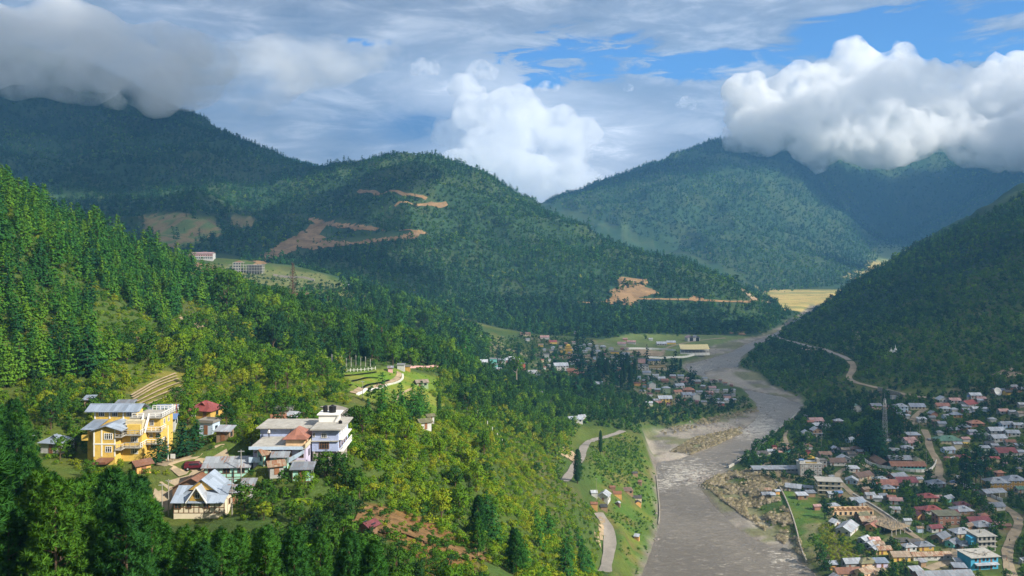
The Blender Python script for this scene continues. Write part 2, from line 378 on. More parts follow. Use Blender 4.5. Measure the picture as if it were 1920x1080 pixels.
for nm, c, r in (("silver", (0.31, 0.34, 0.385), 0.34), ("grey", (0.235, 0.26, 0.295), 0.38), ("bluegrey", (0.25, 0.30, 0.38), 0.05), ("pale", (0.38, 0.41, 0.46), 0.22), ("white", (0.46, 0.49, 0.54), 0.10),
                 ("rust", (0.24, 0.12, 0.08), 0.7), ("brown", (0.17, 0.11, 0.08), 0.4), ("tan", (0.33, 0.27, 0.20), 0.55), ("red", (0.28, 0.065, 0.055), 0.2), ("brick red", (0.30, 0.13, 0.09), 0.3),
                 ("orange", (0.38, 0.17, 0.10), 0.3), ("maroon", (0.17, 0.045, 0.05), 0.2), ("pink", (0.45, 0.27, 0.25), 0.35), ("green", (0.10, 0.21, 0.14), 0.12), ("olive", (0.20, 0.19, 0.10), 0.3),
                 ("dark", (0.07, 0.065, 0.06), 0.15), ("blue", (0.16, 0.26, 0.48), 0.03), ("yellow", (0.62, 0.40, 0.04), 0.0), ("concrete", (0.36, 0.34, 0.31), 0.0), ("green-grey", (0.26, 0.29, 0.22), 0.25)):
    roof_mat(nm, c, r)
WALLC = {"white": (0.47, 0.47, 0.46), "cream": (0.52, 0.45, 0.30), "yellow": (0.62, 0.42, 0.095), "ochre": (0.48, 0.30, 0.07), "orange": (0.55, 0.30, 0.10), "peach": (0.66, 0.46, 0.28), "brown": (0.20, 0.12, 0.07),
         "grey": (0.30, 0.30, 0.29), "blue": (0.12, 0.30, 0.55), "pale blue": (0.45, 0.56, 0.70), "teal": (0.16, 0.48, 0.44), "mint": (0.34, 0.62, 0.52), "lilac": (0.50, 0.46, 0.62), "periwinkle": (0.36, 0.42, 0.62),
         "red": (0.42, 0.10, 0.08), "pink": (0.62, 0.36, 0.34), "brick": (0.30, 0.15, 0.10), "plank": (0.26, 0.17, 0.10), "green": (0.25, 0.33, 0.20), "pale green": (0.45, 0.52, 0.42)}
WALLM = {k: simple("wall_" + k.replace(' ', '_'), v, 0.85, 0.14, 0.5, 0.15, grime=((0.16, 0.13, 0.10), 0.5)) for k, v in WALLC.items()}
M_GLASS = simple("window_glass", (0.025, 0.03, 0.035), 0.12, 0.3, 1.0, 0, 0.5)
M_FRAME = simple("white_frame", (0.72, 0.71, 0.68), 0.6, 0.06, 2)
M_TIMBER = simple("brown_timber", (0.15, 0.075, 0.035), 0.75, 0.25, 2)
M_DOOR = simple("door_wood", (0.22, 0.10, 0.05), 0.7, 0.25, 2)
M_CONC = simple("concrete", (0.36, 0.345, 0.315), 0.9, 0.2, 0.6, 0.2, grime=((0.12, 0.11, 0.10), 0.6))
M_STONE = simple("stone_base", (0.30, 0.27, 0.23), 0.9, 0.35, 1.5, 0.4)
M_WHITE = simple("white_paint", (0.74, 0.73, 0.70), 0.7, 0.08, 0.8)
M_BLACK = simple("black_plastic", (0.015, 0.015, 0.017), 0.35, 0.2, 1)
M_STEEL = simple("grey_steel", (0.40, 0.41, 0.42), 0.45, 0.15, 1, metal=0.3)
M_POLE = simple("weathered_pole", (0.28, 0.26, 0.23), 0.8, 0.2, 1)
M_EARTH = simple("bare_earth", (0.245, 0.155, 0.075), 0.95, 0.35, 0.05, 0.5, 0.1, grime=((0.11, 0.09, 0.045), 0.8))
M_BRUSH = simple("dry_brush", (0.17, 0.10, 0.045), 0.95, 0.45, 0.6, 0.9, 0.1, grime=((0.05, 0.06, 0.018), 0.7))
M_DRYEARTH = simple("dry_earth", (0.33, 0.25, 0.16), 0.95, 0.3, 0.12, 0.4, 0.1, grime=((0.10, 0.11, 0.04), 0.7))
M_DIRT = simple("dirt_road", (0.28, 0.225, 0.155), 0.95, 0.22, 0.22, 0.3, 0.1, grime=((0.22, 0.17, 0.11), 0.6))
M_TARROAD = simple("worn_road", (0.25, 0.225, 0.20), 0.9, 0.16, 0.25, 0.2, 0.15, grime=((0.24, 0.22, 0.19), 0.6))
M_BARK = simple("bark", (0.11, 0.075, 0.05), 0.95, 0.3, 3, 0.4, 0.1)
M_PALEBARK = simple("pale_bark", (0.30, 0.25, 0.20), 0.95, 0.3, 3, 0.4, 0.1)
M_TWIG = simple("dry_twigs", (0.13, 0.075, 0.055), 0.95, 0.2, 3, 0.0, 0.1)

def foliage_mat(name, ramp, transl=0.28):
    """leaf colour from the plant's own tint (instance or object property), varied per plant and per leaf"""
    m, nt, out = new_mat(name); g = NT(nt)
    a1 = g.n("Attribute", attribute_type='INSTANCER', attribute_name="tint").outputs["Fac"]
    a1 = g.math('ADD', a1, g.n("Attribute", attribute_type='OBJECT', attribute_name="leaf_tint").outputs["Fac"])
    rnd = g.n("ObjectInfo").outputs["Random"]; isl = g.n("NewGeometry").outputs["Random Per Island"]
    f = g.math('ADD', a1, g.math('MULTIPLY', g.math('SUBTRACT', rnd, 0.5), 0.10))
    f = g.math('ADD', f, g.math('MULTIPLY', g.math('SUBTRACT', isl, 0.5), 0.20))
    r = g.n("ValToRGB"); g.put(r.inputs[0], f); cr = r.color_ramp
    cr.elements[0].position = ramp[0][0]; cr.elements[0].color = (*ramp[0][1], 1)
    cr.elements[1].position = ramp[-1][0]; cr.elements[1].color = (*ramp[-1][1], 1)
    for p_, c_ in ramp[1:-1]:
        e_ = cr.elements.new(p_); e_.color = (*c_, 1)
    d = g.n("BsdfDiffuse"); t = g.n("BsdfTranslucent"); g.put(d.inputs[0], r.outputs[0])
    g.put(t.inputs[0], g.mix(1.0, r.outputs[0], (1.25, 1.25, 0.6), 'MULTIPLY'))
    mx = g.n("MixShader"); mx.inputs[0].default_value = transl
    nt.links.new(d.outputs[0], mx.inputs[1]); nt.links.new(t.outputs[0], mx.inputs[2]); nt.links.new(mx.outputs[0], out.inputs[0])
    return m
M_LEAF = foliage_mat("leaf_green", ((0.0, (0.018, 0.050, 0.020)), (0.3, (0.030, 0.085, 0.018)), (0.6, (0.080, 0.175, 0.015)), (0.85, (0.155, 0.245, 0.016)), (1.0, (0.24, 0.26, 0.022))))
M_NEEDLE = foliage_mat("needle_green", ((0.0, (0.012, 0.042, 0.024)), (0.35, (0.020, 0.075, 0.024)), (0.7, (0.042, 0.135, 0.020)), (1.0, (0.10, 0.20, 0.018))), 0.2)
M_REED = foliage_mat("reed_plume", ((0.0, (0.16, 0.15, 0.06)), (0.4, (0.38, 0.32, 0.23)), (1.0, (0.58, 0.51, 0.42))), 0.42)

def ground_mat():
    m, nt, out = new_mat("ground_cover"); g = NT(nt)
    b = g.n("BsdfPrincipled"); nt.links.new(b.outputs[0], out.inputs[0])
    a = g.n("Attribute", attribute_type='GEOMETRY', attribute_name="albedo").outputs["Color"]
    pos = g.n("NewGeometry").outputs["Position"]
    n1 = g.noise(pos, 0.03, 5, 0.6); n2 = g.noise(pos, 0.35, 5, 0.65); n3 = g.noise(pos, 2.5, 3, 0.6)
    f = g.math('ADD', g.math('ADD', g.math('MULTIPLY', n1, 0.35), g.math('MULTIPLY', n2, 0.30)), g.math('MULTIPLY', n3, 0.40))
    v = g.n("MapRange"); g.put(v.inputs[0], f); v.inputs[1].default_value = 0.35; v.inputs[2].default_value = 0.66; v.inputs[3].default_value = 0.55; v.inputs[4].default_value = 1.5
    hsv = g.n("HueSaturation"); g.put(hsv.inputs["Color"], a); g.put(hsv.inputs["Value"], v.outputs[0])
    g.put(hsv.inputs["Hue"], g.math('ADD', 0.5, g.math('MULTIPLY', g.math('SUBTRACT', g.noise(pos, 0.11, 4), 0.5), 0.09)))
    g.put(b.inputs["Base Color"], hsv.outputs[0]); b.inputs["Roughness"].default_value = 0.95; b.inputs["Specular IOR Level"].default_value = 0.08
    bp = g.n("Bump"); bp.inputs["Strength"].default_value = 0.8; bp.inputs["Distance"].default_value = 0.7; g.put(bp.inputs["Height"], n2); nt.links.new(bp.outputs[0], b.inputs["Normal"])
    return m
M_GROUND = ground_mat()
def water_mat():
    m, nt, out = new_mat("silty_water"); g = NT(nt)
    b = g.n("BsdfPrincipled"); nt.links.new(b.outputs[0], out.inputs[0])
    pos = g.n("NewGeometry").outputs["Position"]
    rap = g.n("Attribute", attribute_type='GEOMETRY', attribute_name="rapid").outputs["Fac"]
    w1 = g.noise(g.mapv(pos, (0.20, 0.34, 1)), 1.0, 7, 0.68, 0.9); w2 = g.noise(g.mapv(pos, (0.9, 1.3, 1)), 1.0, 5, 0.65, 0.4); w3 = g.noise(pos, 0.02, 3)
    foam = g.ss(g.math('ADD', g.math('ADD', g.math('MULTIPLY', w1, 0.6), g.math('MULTIPLY', w2, 0.4)), g.math('MULTIPLY', rap, 0.15)), 0.585, 0.70)
    c = g.mix(g.ss(w3, 0.35, 0.65), (0.135, 0.115, 0.090), (0.18, 0.155, 0.122))
    c = g.mix(g.math('MULTIPLY', g.ss(w2, 0.42, 0.66), 0.55), c, (0.085, 0.072, 0.058))
    c = g.mix(g.math('MULTIPLY', g.ss(w1, 0.50, 0.66), 0.45), c, (0.27, 0.235, 0.19))
    c = g.mix(g.math('MULTIPLY', foam, 0.72), c, (0.56, 0.52, 0.45))
    g.put(b.inputs["Base Color"], c)
    b.inputs["Roughness"].default_value = 0.40; b.inputs["Specular IOR Level"].default_value = 0.25
    hgt = g.math('ADD', g.math('MULTIPLY', w1, 1.0), g.math('MULTIPLY', w2, 0.35))
    bp = g.n("Bump"); bp.inputs["Strength"].default_value = 0.75; bp.inputs["Distance"].default_value = 0.8; g.put(bp.inputs["Height"], hgt); nt.links.new(bp.outputs[0], b.inputs["Normal"])
    return m
M_WATER = water_mat()

# ------------------------------------------------------------------ object helpers
def mesh_obj(name, verts, faces, mats, parent=None, mi=None, smooth=False, link=True):
    me = bpy.data.meshes.new(name); me.from_pydata([tuple(map(float, v)) for v in verts], [], faces)
    for m in (mats if isinstance(mats, (list, tuple)) else [mats]): me.materials.append(m)
    if mi is not None: me.polygons.foreach_set("material_index", mi)
    if smooth: me.polygons.foreach_set("use_smooth", [True] * len(me.polygons))
    me.update()
    o = bpy.data.objects.new(name, me)
    if link: COL.objects.link(o)
    if parent is not None: o.parent = parent
    return o
def np_mesh(name, V, F, mat):
    """mesh from numpy arrays, all faces with the same number of corners"""
    me = bpy.data.meshes.new(name); n, k = F.shape
    me.vertices.add(len(V)); me.vertices.foreach_set("co", np.asarray(V, np.float32).ravel())
    me.loops.add(n * k); me.loops.foreach_set("vertex_index", F.astype(np.int32).ravel())
    me.polygons.add(n); me.polygons.foreach_set("loop_start", np.arange(0, n * k, k, dtype=np.int32))
    me.materials.append(mat); me.update(calc_edges=True); return me
def tag(o, label=None, cat=None, group=None, kind=None):
    if label: o["label"] = label
    if cat: o["category"] = cat
    if group: o["group"] = group
    if kind: o["kind"] = kind
    return o
def empty(name, loc, rz=0.0):
    o = bpy.data.objects.new(name, None); COL.objects.link(o); o.location = loc; o.rotation_euler = (0, 0, rz)
    o.empty_display_size = 0.5
    return o
# ------------------------------------------------------------------ plant meshes
def unit(v): return v / np.maximum(np.linalg.norm(v, axis=-1, keepdims=True), 1e-9)
def leaf_quads(c, nrm, size, aspect, rng, axis=None, tri=False):
    """one small leaf spray per centre, facing nrm"""
    n = len(c); nrm = unit(nrm)
    a = rng.normal(size=(n, 3)) if axis is None else axis
    u = unit(a - (a * nrm).sum(1, keepdims=True) * nrm); v = np.cross(nrm, u)
    s = np.asarray(size).reshape(-1, 1); l = u * s; w = v * s * np.asarray(aspect).reshape(-1, 1)
    if tri:
        V = np.stack([c - l * 0.5 + w * 0.5, c - l * 0.5 - w * 0.5, c + l * 0.7], 1)
    else:
        V = np.stack([c - l * 0.55, c - w * 0.5 - l * 0.05, c + l * 0.6, c + w * 0.5 - l * 0.05], 1)
    return V
def tube(pts, rad, k=6):
    pts = np.asarray(pts, float); V = []; F = []
    for i, p in enumerate(pts):
        d = pts[min(i + 1, len(pts) - 1)] - pts[max(i - 1, 0)]; d = d / (np.linalg.norm(d) + 1e-9)
        a = np.cross(d, [0.13, 0.9, 0.31]); a /= np.linalg.norm(a); b = np.cross(d, a)
        for j in range(k):
            t = 2 * math.pi * j / k; V.append(p + rad[i] * (math.cos(t) * a + math.sin(t) * b))
    for i in range(len(pts) - 1):
        for j in range(k): F.append((i * k + j, i * k + (j + 1) % k, (i + 1) * k + (j + 1) % k, (i + 1) * k + j))
    return np.array(V), F
def crown_mesh(name, quads, nrm, mat):
    n, k = quads.shape[:2]; V = quads.reshape(-1, 3); F = np.arange(n * k).reshape(n, k)
    me = np_mesh(name, V, F, mat)
    me.polygons.foreach_set("use_smooth", np.ones(n, bool))
    nn = np.repeat(unit(nrm), k, 0)
    me.normals_split_custom_set_from_vertices(nn.tolist())
    return me
def trunk_mesh(name, tubes, mat):
    V = []; F = []; o = 0
    for v, f in tubes:
        V.append(v); F += [tuple(i + o for i in q) for q in f]; o += len(v)
    me = bpy.data.meshes.new(name); me.from_pydata(np.concatenate(V).tolist(), [], F); me.materials.append(mat)
    me.polygons.foreach_set("use_smooth", np.ones(len(F), bool)); me.update(); return me

def conifer(seed, levels, nb, nc, csize, R=0.24, start=0.14, upturn=0.10, mat=None, tri=False, shape=0.8, tuft=1):
    """unit-height conifer: whorls of branches carrying flat sprays of needles"""
    rng = np.random.default_rng(seed); C = []; N = []; S = []; AX = []; tubes = []
    for i in range(levels):
        t = start + (1 - start) * (i + rng.uniform(-0.25, 0.25)) / levels; t = min(max(t, start * 0.8), 0.985)
        L0 = R * (1 - t) ** shape * (0.82 if t < start + 0.08 else 1.0) + 0.012
        ph = rng.uniform(0, 6.28); cnt = max(3, int(nb * (0.55 + 0.45 * (1 - t)) + 0.5))
        for b in range(cnt):
            if rng.random() < 0.10: continue
            a = ph + 6.283 * b / cnt + rng.normal(0, 0.18); L = L0 * rng.uniform(0.68, 1.18)
            dr = np.array([math.cos(a), math.sin(a), 0]); rise = upturn + rng.normal(0, 0.06) + 0.25 * max(t - 0.6, 0)
            k = max(2, int(nc * (0.4 + 0.6 * L / R) + 0.5))
            for q in range(k):
                s = ((q + rng.uniform(0.2, 0.9)) / k) ** 0.75
                for _ in range(tuft):
                    p = dr * L * s + np.array([-dr[1], dr[0], 0]) * rng.normal(0, 0.20 * L * (0.35 + 0.4 * s)) + np.array([0, 0, t + L * s * rise - 0.10 * L * s * (1 - s) + rng.normal(0, 0.006)])
                    C.append(p); N.append(dr * (0.35 + 0.5 * s) + np.array([0, 0, 0.85]) + rng.normal(0, 0.28, 3)); S.append(csize * rng.uniform(0.7, 1.3) * (0.75 + 0.4 * (1 - t))); AX.append(dr + rng.normal(0, 0.35, 3))
    C = np.array(C); N = np.array(N)
    q = leaf_quads(C, N, S, rng.uniform(0.55, 0.85, len(C)), rng, np.array(AX), tri)
    rad = C * np.array([1, 1, 0]); soft = unit(N) * 0.5 + unit(rad + 1e-6) * 0.75 + np.array([0, 0, 0.42])
    tubes.append(tube([(0, 0, -0.03), (0.003, 0, 0.3), (0, 0.004, 0.65), (0, 0, 0.97)], [0.013, 0.010, 0.006, 0.001], 6))
    return q, soft, tubes
def softpine(seed, nbr=70, tufts=8, R=0.27):
    """unit-height long-needled pine seen close: rounded tufts of needles at the ends of upswept branches"""
    rng = np.random.default_rng(seed); Q = []; SN = []; tubes = []
    for b in range(nbr):
        t = 0.12 + 0.86 * ((b + rng.random()) / nbr); a = b * 2.399 + rng.normal(0, 0.3)
        L = (R * (1 - t) ** 0.62 * rng.uniform(0.7, 1.15) + 0.02); dr = np.array([math.cos(a), math.sin(a), 0]); up = 0.25 + 0.5 * t + rng.normal(0, 0.1)
        if b % 3 == 0: tubes.append(tube([(0, 0, t - 0.02), dr * L * 0.5 + np.array([0, 0, t + L * 0.5 * up * 0.6]), dr * L * 0.92 + np.array([0, 0, t + L * up * 0.9])], [0.005, 0.0035, 0.001], 3))
        for k in range(max(2, int(tufts * (0.3 + 0.7 * L / R)))):
            s = rng.uniform(0.3, 1.0) ** 0.7
            c = dr * L * s + np.array([-dr[1], dr[0], 0]) * rng.normal(0, 0.22 * L) + np.array([0, 0, t + L * s * up + rng.normal(0, 0.012)])
            n = 30; d = unit(rng.normal(size=(n, 3)) + np.array([dr[0] * 0.6, dr[1] * 0.6, 0.75])); r = 0.040 * rng.uniform(0.75, 1.25)
            cen = c + d * r * 0.55; nr = unit(np.cross(d, rng.normal(size=(n, 3))))
            nr = nr * np.sign((nr @ (dr * 0.5 + np.array([0, 0, 1]))))[:, None]
            Q.append(leaf_quads(cen, nr, np.full(n, r * 1.35), np.full(n, 0.11), rng, d)); SN.append(d * 0.75 + dr * 0.35 + np.array([0, 0, 0.35]))
    tubes.append(tube([(0, 0, -0.05), (0.004, 0.002, 0.35), (-0.003, 0.003, 0.7), (0, 0, 0.98)], [0.014, 0.011, 0.007, 0.001], 7))
    return np.concatenate(Q), np.concatenate(SN), tubes
def broadleaf(seed, blobs=16, leaves=80, w=0.36, h0=0.22, lsize=0.060, asp=0.75):
    """unit-height broad crown: leaf sprays on the outside of overlapping boughs, with gaps between"""
    rng = np.random.default_rng(seed); Q = []; SN = []; tubes = [tube([(0, 0, -0.06), (0.01, 0, h0), (0.0, 0.015, 0.55)], [0.026, 0.020, 0.010], 6)]
    for b in range(blobs):
        t = (b + 0.5) / blobs; zc = h0 + 0.10 + (0.80 - h0) * t ** 0.85; rr = w * math.sqrt(max(0.05, 1 - ((zc - 0.52) / 0.50) ** 2)) * rng.uniform(0.25, 0.85); a = b * 2.4 + rng.normal(0, 0.4)
        c = np.array([math.cos(a) * rr, math.sin(a) * rr, zc]); r = rng.uniform(0.10, 0.17) * (1.15 - 0.35 * t)
        d = unit(rng.normal(size=(leaves, 3)) * np.array([1, 1, 0.8])); keep = d[:, 2] > -0.55; d = d[keep]; n = len(d)
        p = c + d * r * rng.uniform(0.55, 1.12, (n, 1)) * np.array([1.1, 1.1, 0.85])
        Q.append(leaf_quads(p, d + rng.normal(0, 0.45, (n, 3)), lsize * rng.uniform(0.6, 1.25, n), np.full(n, asp), rng)); SN.append(d + unit(c - np.array([0, 0, 0.45])) * 0.5 + np.array([0, 0, 0.25]))
        if b % 2 == 0: tubes.append(tube([(0, 0.01, h0 + 0.1 * t), c * np.array([0.5, 0.5, 1]) - np.array([0, 0, 0.08]), c], [0.011, 0.007, 0.002], 4))
    return np.concatenate(Q), np.concatenate(SN), tubes
def shrubmesh(seed, blobs=6, leaves=34, lsize=0.15):
    rng = np.random.default_rng(seed); Q = []; SN = []
    for b in range(blobs):
        a = b * 2.4 + rng.normal(0, 0.5); rr = 0.42 * math.sqrt((b + 0.3) / blobs); r = rng.uniform(0.22, 0.36)
        c = np.array([math.cos(a) * rr, math.sin(a) * rr, rng.uniform(0.25, 0.62) * (1.1 - rr)])
        d = unit(rng.normal(size=(leaves, 3)) + np.array([0, 0, 0.5])); p = c + d * r * rng.uniform(0.6, 1.1, (leaves, 1)) * np.array([1, 1, 0.85])
        Q.append(leaf_quads(p, d + rng.normal(0, 0.45, (leaves, 3)), lsize * rng.uniform(0.6, 1.3, leaves), np.full(leaves, 0.7), rng)); SN.append(d + np.array([c[0], c[1], 0.3]))
    return np.concatenate(Q), np.concatenate(SN), []
def reedmesh(seed, n=130):
    rng = np.random.default_rng(seed); a = rng.uniform(0, 6.28, n); r = np.sqrt(rng.random(n)) * 0.6
    c = np.stack([np.cos(a) * r, np.sin(a) * r, rng.uniform(0.35, 0.95, n) * (1 - 0.6 * r)], 1); out = np.stack([np.cos(a), np.sin(a), np.zeros(n)], 1)
    ax = np.array([0, 0, 1.0]) + out * 0.5 + rng.normal(0, 0.2, (n, 3)); nr = out + rng.normal(0, 0.4, (n, 3))
    return leaf_quads(c, nr, rng.uniform(0.3, 0.6, n), np.full(n, 0.13), rng, ax), out * 0.25 + np.array([0.3, -0.2, 0.9]), []
def asset(name, gen, leafmat, barkmat):
    q, sn, tubes = gen
    crown = crown_mesh(name + "_crown", q, sn, leafmat)
    trunk = trunk_mesh(name + "_trunk", tubes, barkmat) if tubes else None
    return crown, trunk
def joined(name, crown, trunk_tubes, q, sn, leafmat, barkmat, k=3):
    """crown and stem in one mesh, for plants too far away to show their parts"""
    n, kk = q.shape[:2]; V = q.reshape(-1, 3); F = [tuple(range(i * kk, i * kk + kk)) for i in range(n)]; V = [V]; o = n * kk; mi = [0] * n
    nn = np.repeat(unit(sn), kk, 0); NN = [nn]
    for v, f in trunk_tubes[-1:] if trunk_tubes else []:
        V.append(v); F += [tuple(i + o for i in t) for t in f]; mi += [1] * len(f); o += len(v); NN.append(unit(v * np.array([1, 1, 0]) + 1e-6))
    me = bpy.data.meshes.new(name); me.from_pydata(np.concatenate(V).tolist(), [], F); me.materials.append(leafmat); me.materials.append(barkmat)
    me.polygons.foreach_set("material_index", mi); me.polygons.foreach_set("use_smooth", np.ones(len(F), bool))
    me.normals_split_custom_set_from_vertices(np.concatenate(NN).tolist()); me.update(); return me

SOFTPINE = [asset("soft_pine", softpine(40 + i, 84, 9), M_NEEDLE, M_BARK) for i in range(3)]
PINE = [asset("pine", conifer(10 + i, 19, 8, 8, 0.060, 0.30 + 0.03 * (i % 3), 0.13, 0.10, shape=0.66 + 0.08 * (i % 3)), M_NEEDLE, M_BARK) for i in range(5)]
BROAD = [asset("broadleaf", broadleaf(60 + i, 17, 70, 0.36 + 0.05 * (i % 3)), M_LEAF, M_BARK) for i in range(5)]
SHRUB = []; 
for i in range(4):
    g_ = shrubmesh(80 + i); SHRUB.append(joined("shrub", None, [], g_[0], g_[1], M_LEAF, M_BARK))
def far_pine(i):
    g_ = conifer(110 + i, 8, 5, 2, 0.15, 0.25 + 0.025 * i, 0.10, 0.0, shape=0.66); return joined("far_pine", None, g_[2], g_[0], g_[1], M_NEEDLE, M_BARK)
def far_broad(i):
    g_ = broadleaf(130 + i, 8, 13, 0.36, 0.15, 0.16, 0.85); return joined("far_broadleaf", None, g_[2], g_[0], g_[1], M_LEAF, M_BARK)
def far_shrub(i):
    g_ = shrubmesh(150 + i, 4, 9, 0.34); return joined("far_shrub", None, [], g_[0], g_[1], M_LEAF, M_BARK)
def mid_pine(i):
    g_ = conifer(170 + i, 14, 6, 4, 0.10, 0.27 + 0.02 * i, 0.12, 0.06, shape=0.68); return joined("mid_pine", None, g_[2], g_[0], g_[1], M_NEEDLE, M_BARK)
def mid_broad(i):
    g_ = broadleaf(190 + i, 12, 34, 0.38, 0.18, 0.09); return joined("mid_broadleaf", None, g_[2], g_[0], g_[1], M_LEAF, M_BARK)
def reed(i):
    g_ = reedmesh(210 + i); return joined("reed", None, [], g_[0], g_[1], M_REED, M_BARK)
FARPINE = [far_pine(i) for i in range(4)]; FARBROAD = [far_broad(i) for i in range(4)]; FARSHRUB = [far_shrub(i) for i in range(3)]
MIDPINE = [mid_pine(i) for i in range(4)]; MIDBROAD = [mid_broad(i) for i in range(4)]; REED = [reed(i) for i in range(3)]
# ------------------------------------------------------------------ the ground sheet
PXG = 960.0 + MX / np.maximum(MY, 1) * FPX
PYG = HOR - (H - CAM_Z) / np.maximum(MY, 1) * FPX
PXG = np.where(MY > 20, PXG, -9999)
RUN_PX = np.arange(-500, 2424, 4.0)
_x = (RUN_PX[:, None] - 960.0) / FPX * TT[None]; _g = hz(_x.ravel(), np.broadcast_to(TT, _x.shape).ravel()).reshape(_x.shape)
_py = HOR - (_g - CAM_Z) / TT[None] * FPX
RUN = np.minimum.accumulate(_py, 1)
def hidden_by(px, py, d):
    """pixels by which the point lies below the skyline of the ground in front of it (<= 0: in view)"""
    i = np.clip(((px + 500) / 4).astype(int), 0, len(RUN_PX) - 1); j = np.clip(np.searchsorted(TT, d * 0.985) - 1, 0, len(TT) - 1)
    return py - RUN[i, j]
def zone(px, py, d, poly, d0=0, d1=1e9):
    return inpoly(px, py, poly) & (d > d0) & (d < d1)

ALB = np.zeros(MX.shape + (3,)); ALB[:] = (0.050, 0.080, 0.018)
def paint(mask, col, k=1.0):
    global ALB
    m = (np.asarray(mask, float) * k)[..., None]; ALB = ALB * (1 - m) + np.array(col) * m
nz = fbm(MX, MY, 60, 4, 31); nz2 = fbm(MX, MY, 17, 3, 33)
paint(sstep(0.48, 0.62, nz), (0.085, 0.110, 0.020), 0.7)
paint(sstep(0.55, 0.70, nz2), (0.10, 0.085, 0.035), 0.4)
far = MY > 1120
paint(far, (0.024, 0.056, 0.026), 0.85)
paint(far & (nz > 0.54), (0.050, 0.074, 0.028), 0.6)
Zp = lambda poly, a=0, b=1e9: zone(PXG, PYG, MY, poly, a, b)
G_MEADOW = [(640, 700), (740, 690), (860, 715), (850, 760), (880, 800), (870, 850), (800, 820), (740, 770), (668, 745)]
G_FIELD = [(1110, 850), (1170, 810), (1210, 850), (1232, 900), (1235, 970), (1215, 1030), (1195, 1085), (1140, 1085), (1165, 1010), (1120, 950)]
G_RFIELD = [(1455, 925), (1500, 915), (1545, 950), (1550, 1000), (1530, 1050), (1500, 1020), (1470, 960)]
G_AIR = [(1110, 640), (1180, 626), (1330, 628), (1420, 630), (1380, 640), (1330, 650), (1300, 668), (1240, 682), (1170, 672), (1120, 655)]
G_YFIELD = [(1440, 545), (1560, 540), (1600, 570), (1530, 600), (1480, 600)]
G_MAIZE = [(1535, 985), (1565, 985), (1605, 1030), (1610, 1055), (1560, 1060), (1540, 1020)]
G_MOUND = [(640, 985), (690, 945), (760, 955), (830, 990), (920, 1030), (900, 1100), (780, 1090), (740, 1010)]
G_TERR = [(235, 750), (300, 700), (350, 690), (340, 735), (270, 765)]
G_PLAT = [(380, 490), (470, 505), (600, 512), (650, 540), (760, 560), (860, 596), (900, 640), (850, 615), (740, 585), (640, 562), (540, 570), (430, 535)]
G_LF1 = [(262, 405), (330, 398), (400, 408), (420, 440), (330, 470), (290, 455)]; G_LF2 = [(430, 408), (475, 405), (478, 425), (440, 430)]
G_GREENTOWN = [(1560, 720), (1640, 735), (1680, 750), (1600, 760), (1540, 770)]
paint(Zp(G_MEADOW, 230, 560), (0.105, 0.165, 0.016), 0.9)
paint(Zp(G_MEADOW, 230, 560) & (fbm(MX, MY, 12, 3, 39) > 0.56), (0.16, 0.17, 0.03), 0.7)
paint(Zp(G_FIELD, 380, 620), (0.060, 0.105, 0.016), 0.85)
paint(Zp(G_FIELD, 380, 620) & (nz2 > 0.56), (0.11, 0.13, 0.022), 0.7)
paint(Zp(G_FIELD, 380, 620) & (fbm(MX, MY, 9, 3, 35) > 0.60), (0.12, 0.095, 0.035), 0.6)
paint(Zp(G_RFIELD, 380, 560), (0.060, 0.115, 0.020), 0.9)
paint(Zp(G_RFIELD, 380, 560) & (fbm(MX, MY, 11, 3, 37) > 0.55), (0.10, 0.125, 0.025), 0.8)
paint(Zp(G_AIR, 1000, 1250), (0.115, 0.150, 0.045), 0.9)
paint(Zp([(1400, 480), (1720, 440), (1720, 610), (1440, 610)], 1640, 2260), (0.42, 0.32, 0.11), 0.95)
paint(Zp([(1400, 480), (1720, 440), (1720, 610), (1440, 610)], 1640, 2260) & (fbm(MX * 0.25, MY, 26, 3, 47) > 0.55), (0.20, 0.21, 0.07), 0.75)
paint(Zp([(1580, 520), (1640, 485), (1700, 490), (1680, 540)], 2260, 3300) & (nz2 > 0.42), (0.34, 0.28, 0.10), 0.9)
paint(Zp([(1590, 500), (1640, 460), (1720, 460), (1720, 500)], 3000, 4200), (0.12, 0.16, 0.06), 0.7)
paint(Zp(G_MOUND, 110, 240) & (nz2 < 0.62), (0.17, 0.085, 0.036), 0.85)
paint(Zp(G_TERR, 180, 300), (0.17, 0.16, 0.03), 0.9)
paint(Zp(G_PLAT, 700, 1200), (0.125, 0.135, 0.045), 0.85)
paint(Zp(G_LF1, 1300, 2000), (0.11, 0.15, 0.045), 0.9)
paint(Zp(G_LF1, 1300, 2000) & (nz2 > 0.52), (0.22, 0.15, 0.075), 0.8)
paint(Zp(G_LF2, 1300, 2000), (0.20, 0.16, 0.07), 0.8)
paint(Zp([(1470, 880), (1560, 740), (1940, 700), (1940, 1100), (1540, 1100)], 340, 800) & (nz2 > 0.60), (0.20, 0.16, 0.10), 0.55)
paint(Zp([(880, 630), (1200, 640), (1420, 760), (1200, 770), (980, 700)], 660, 1120) & (nz2 > 0.55), (0.20, 0.17, 0.11), 0.5)
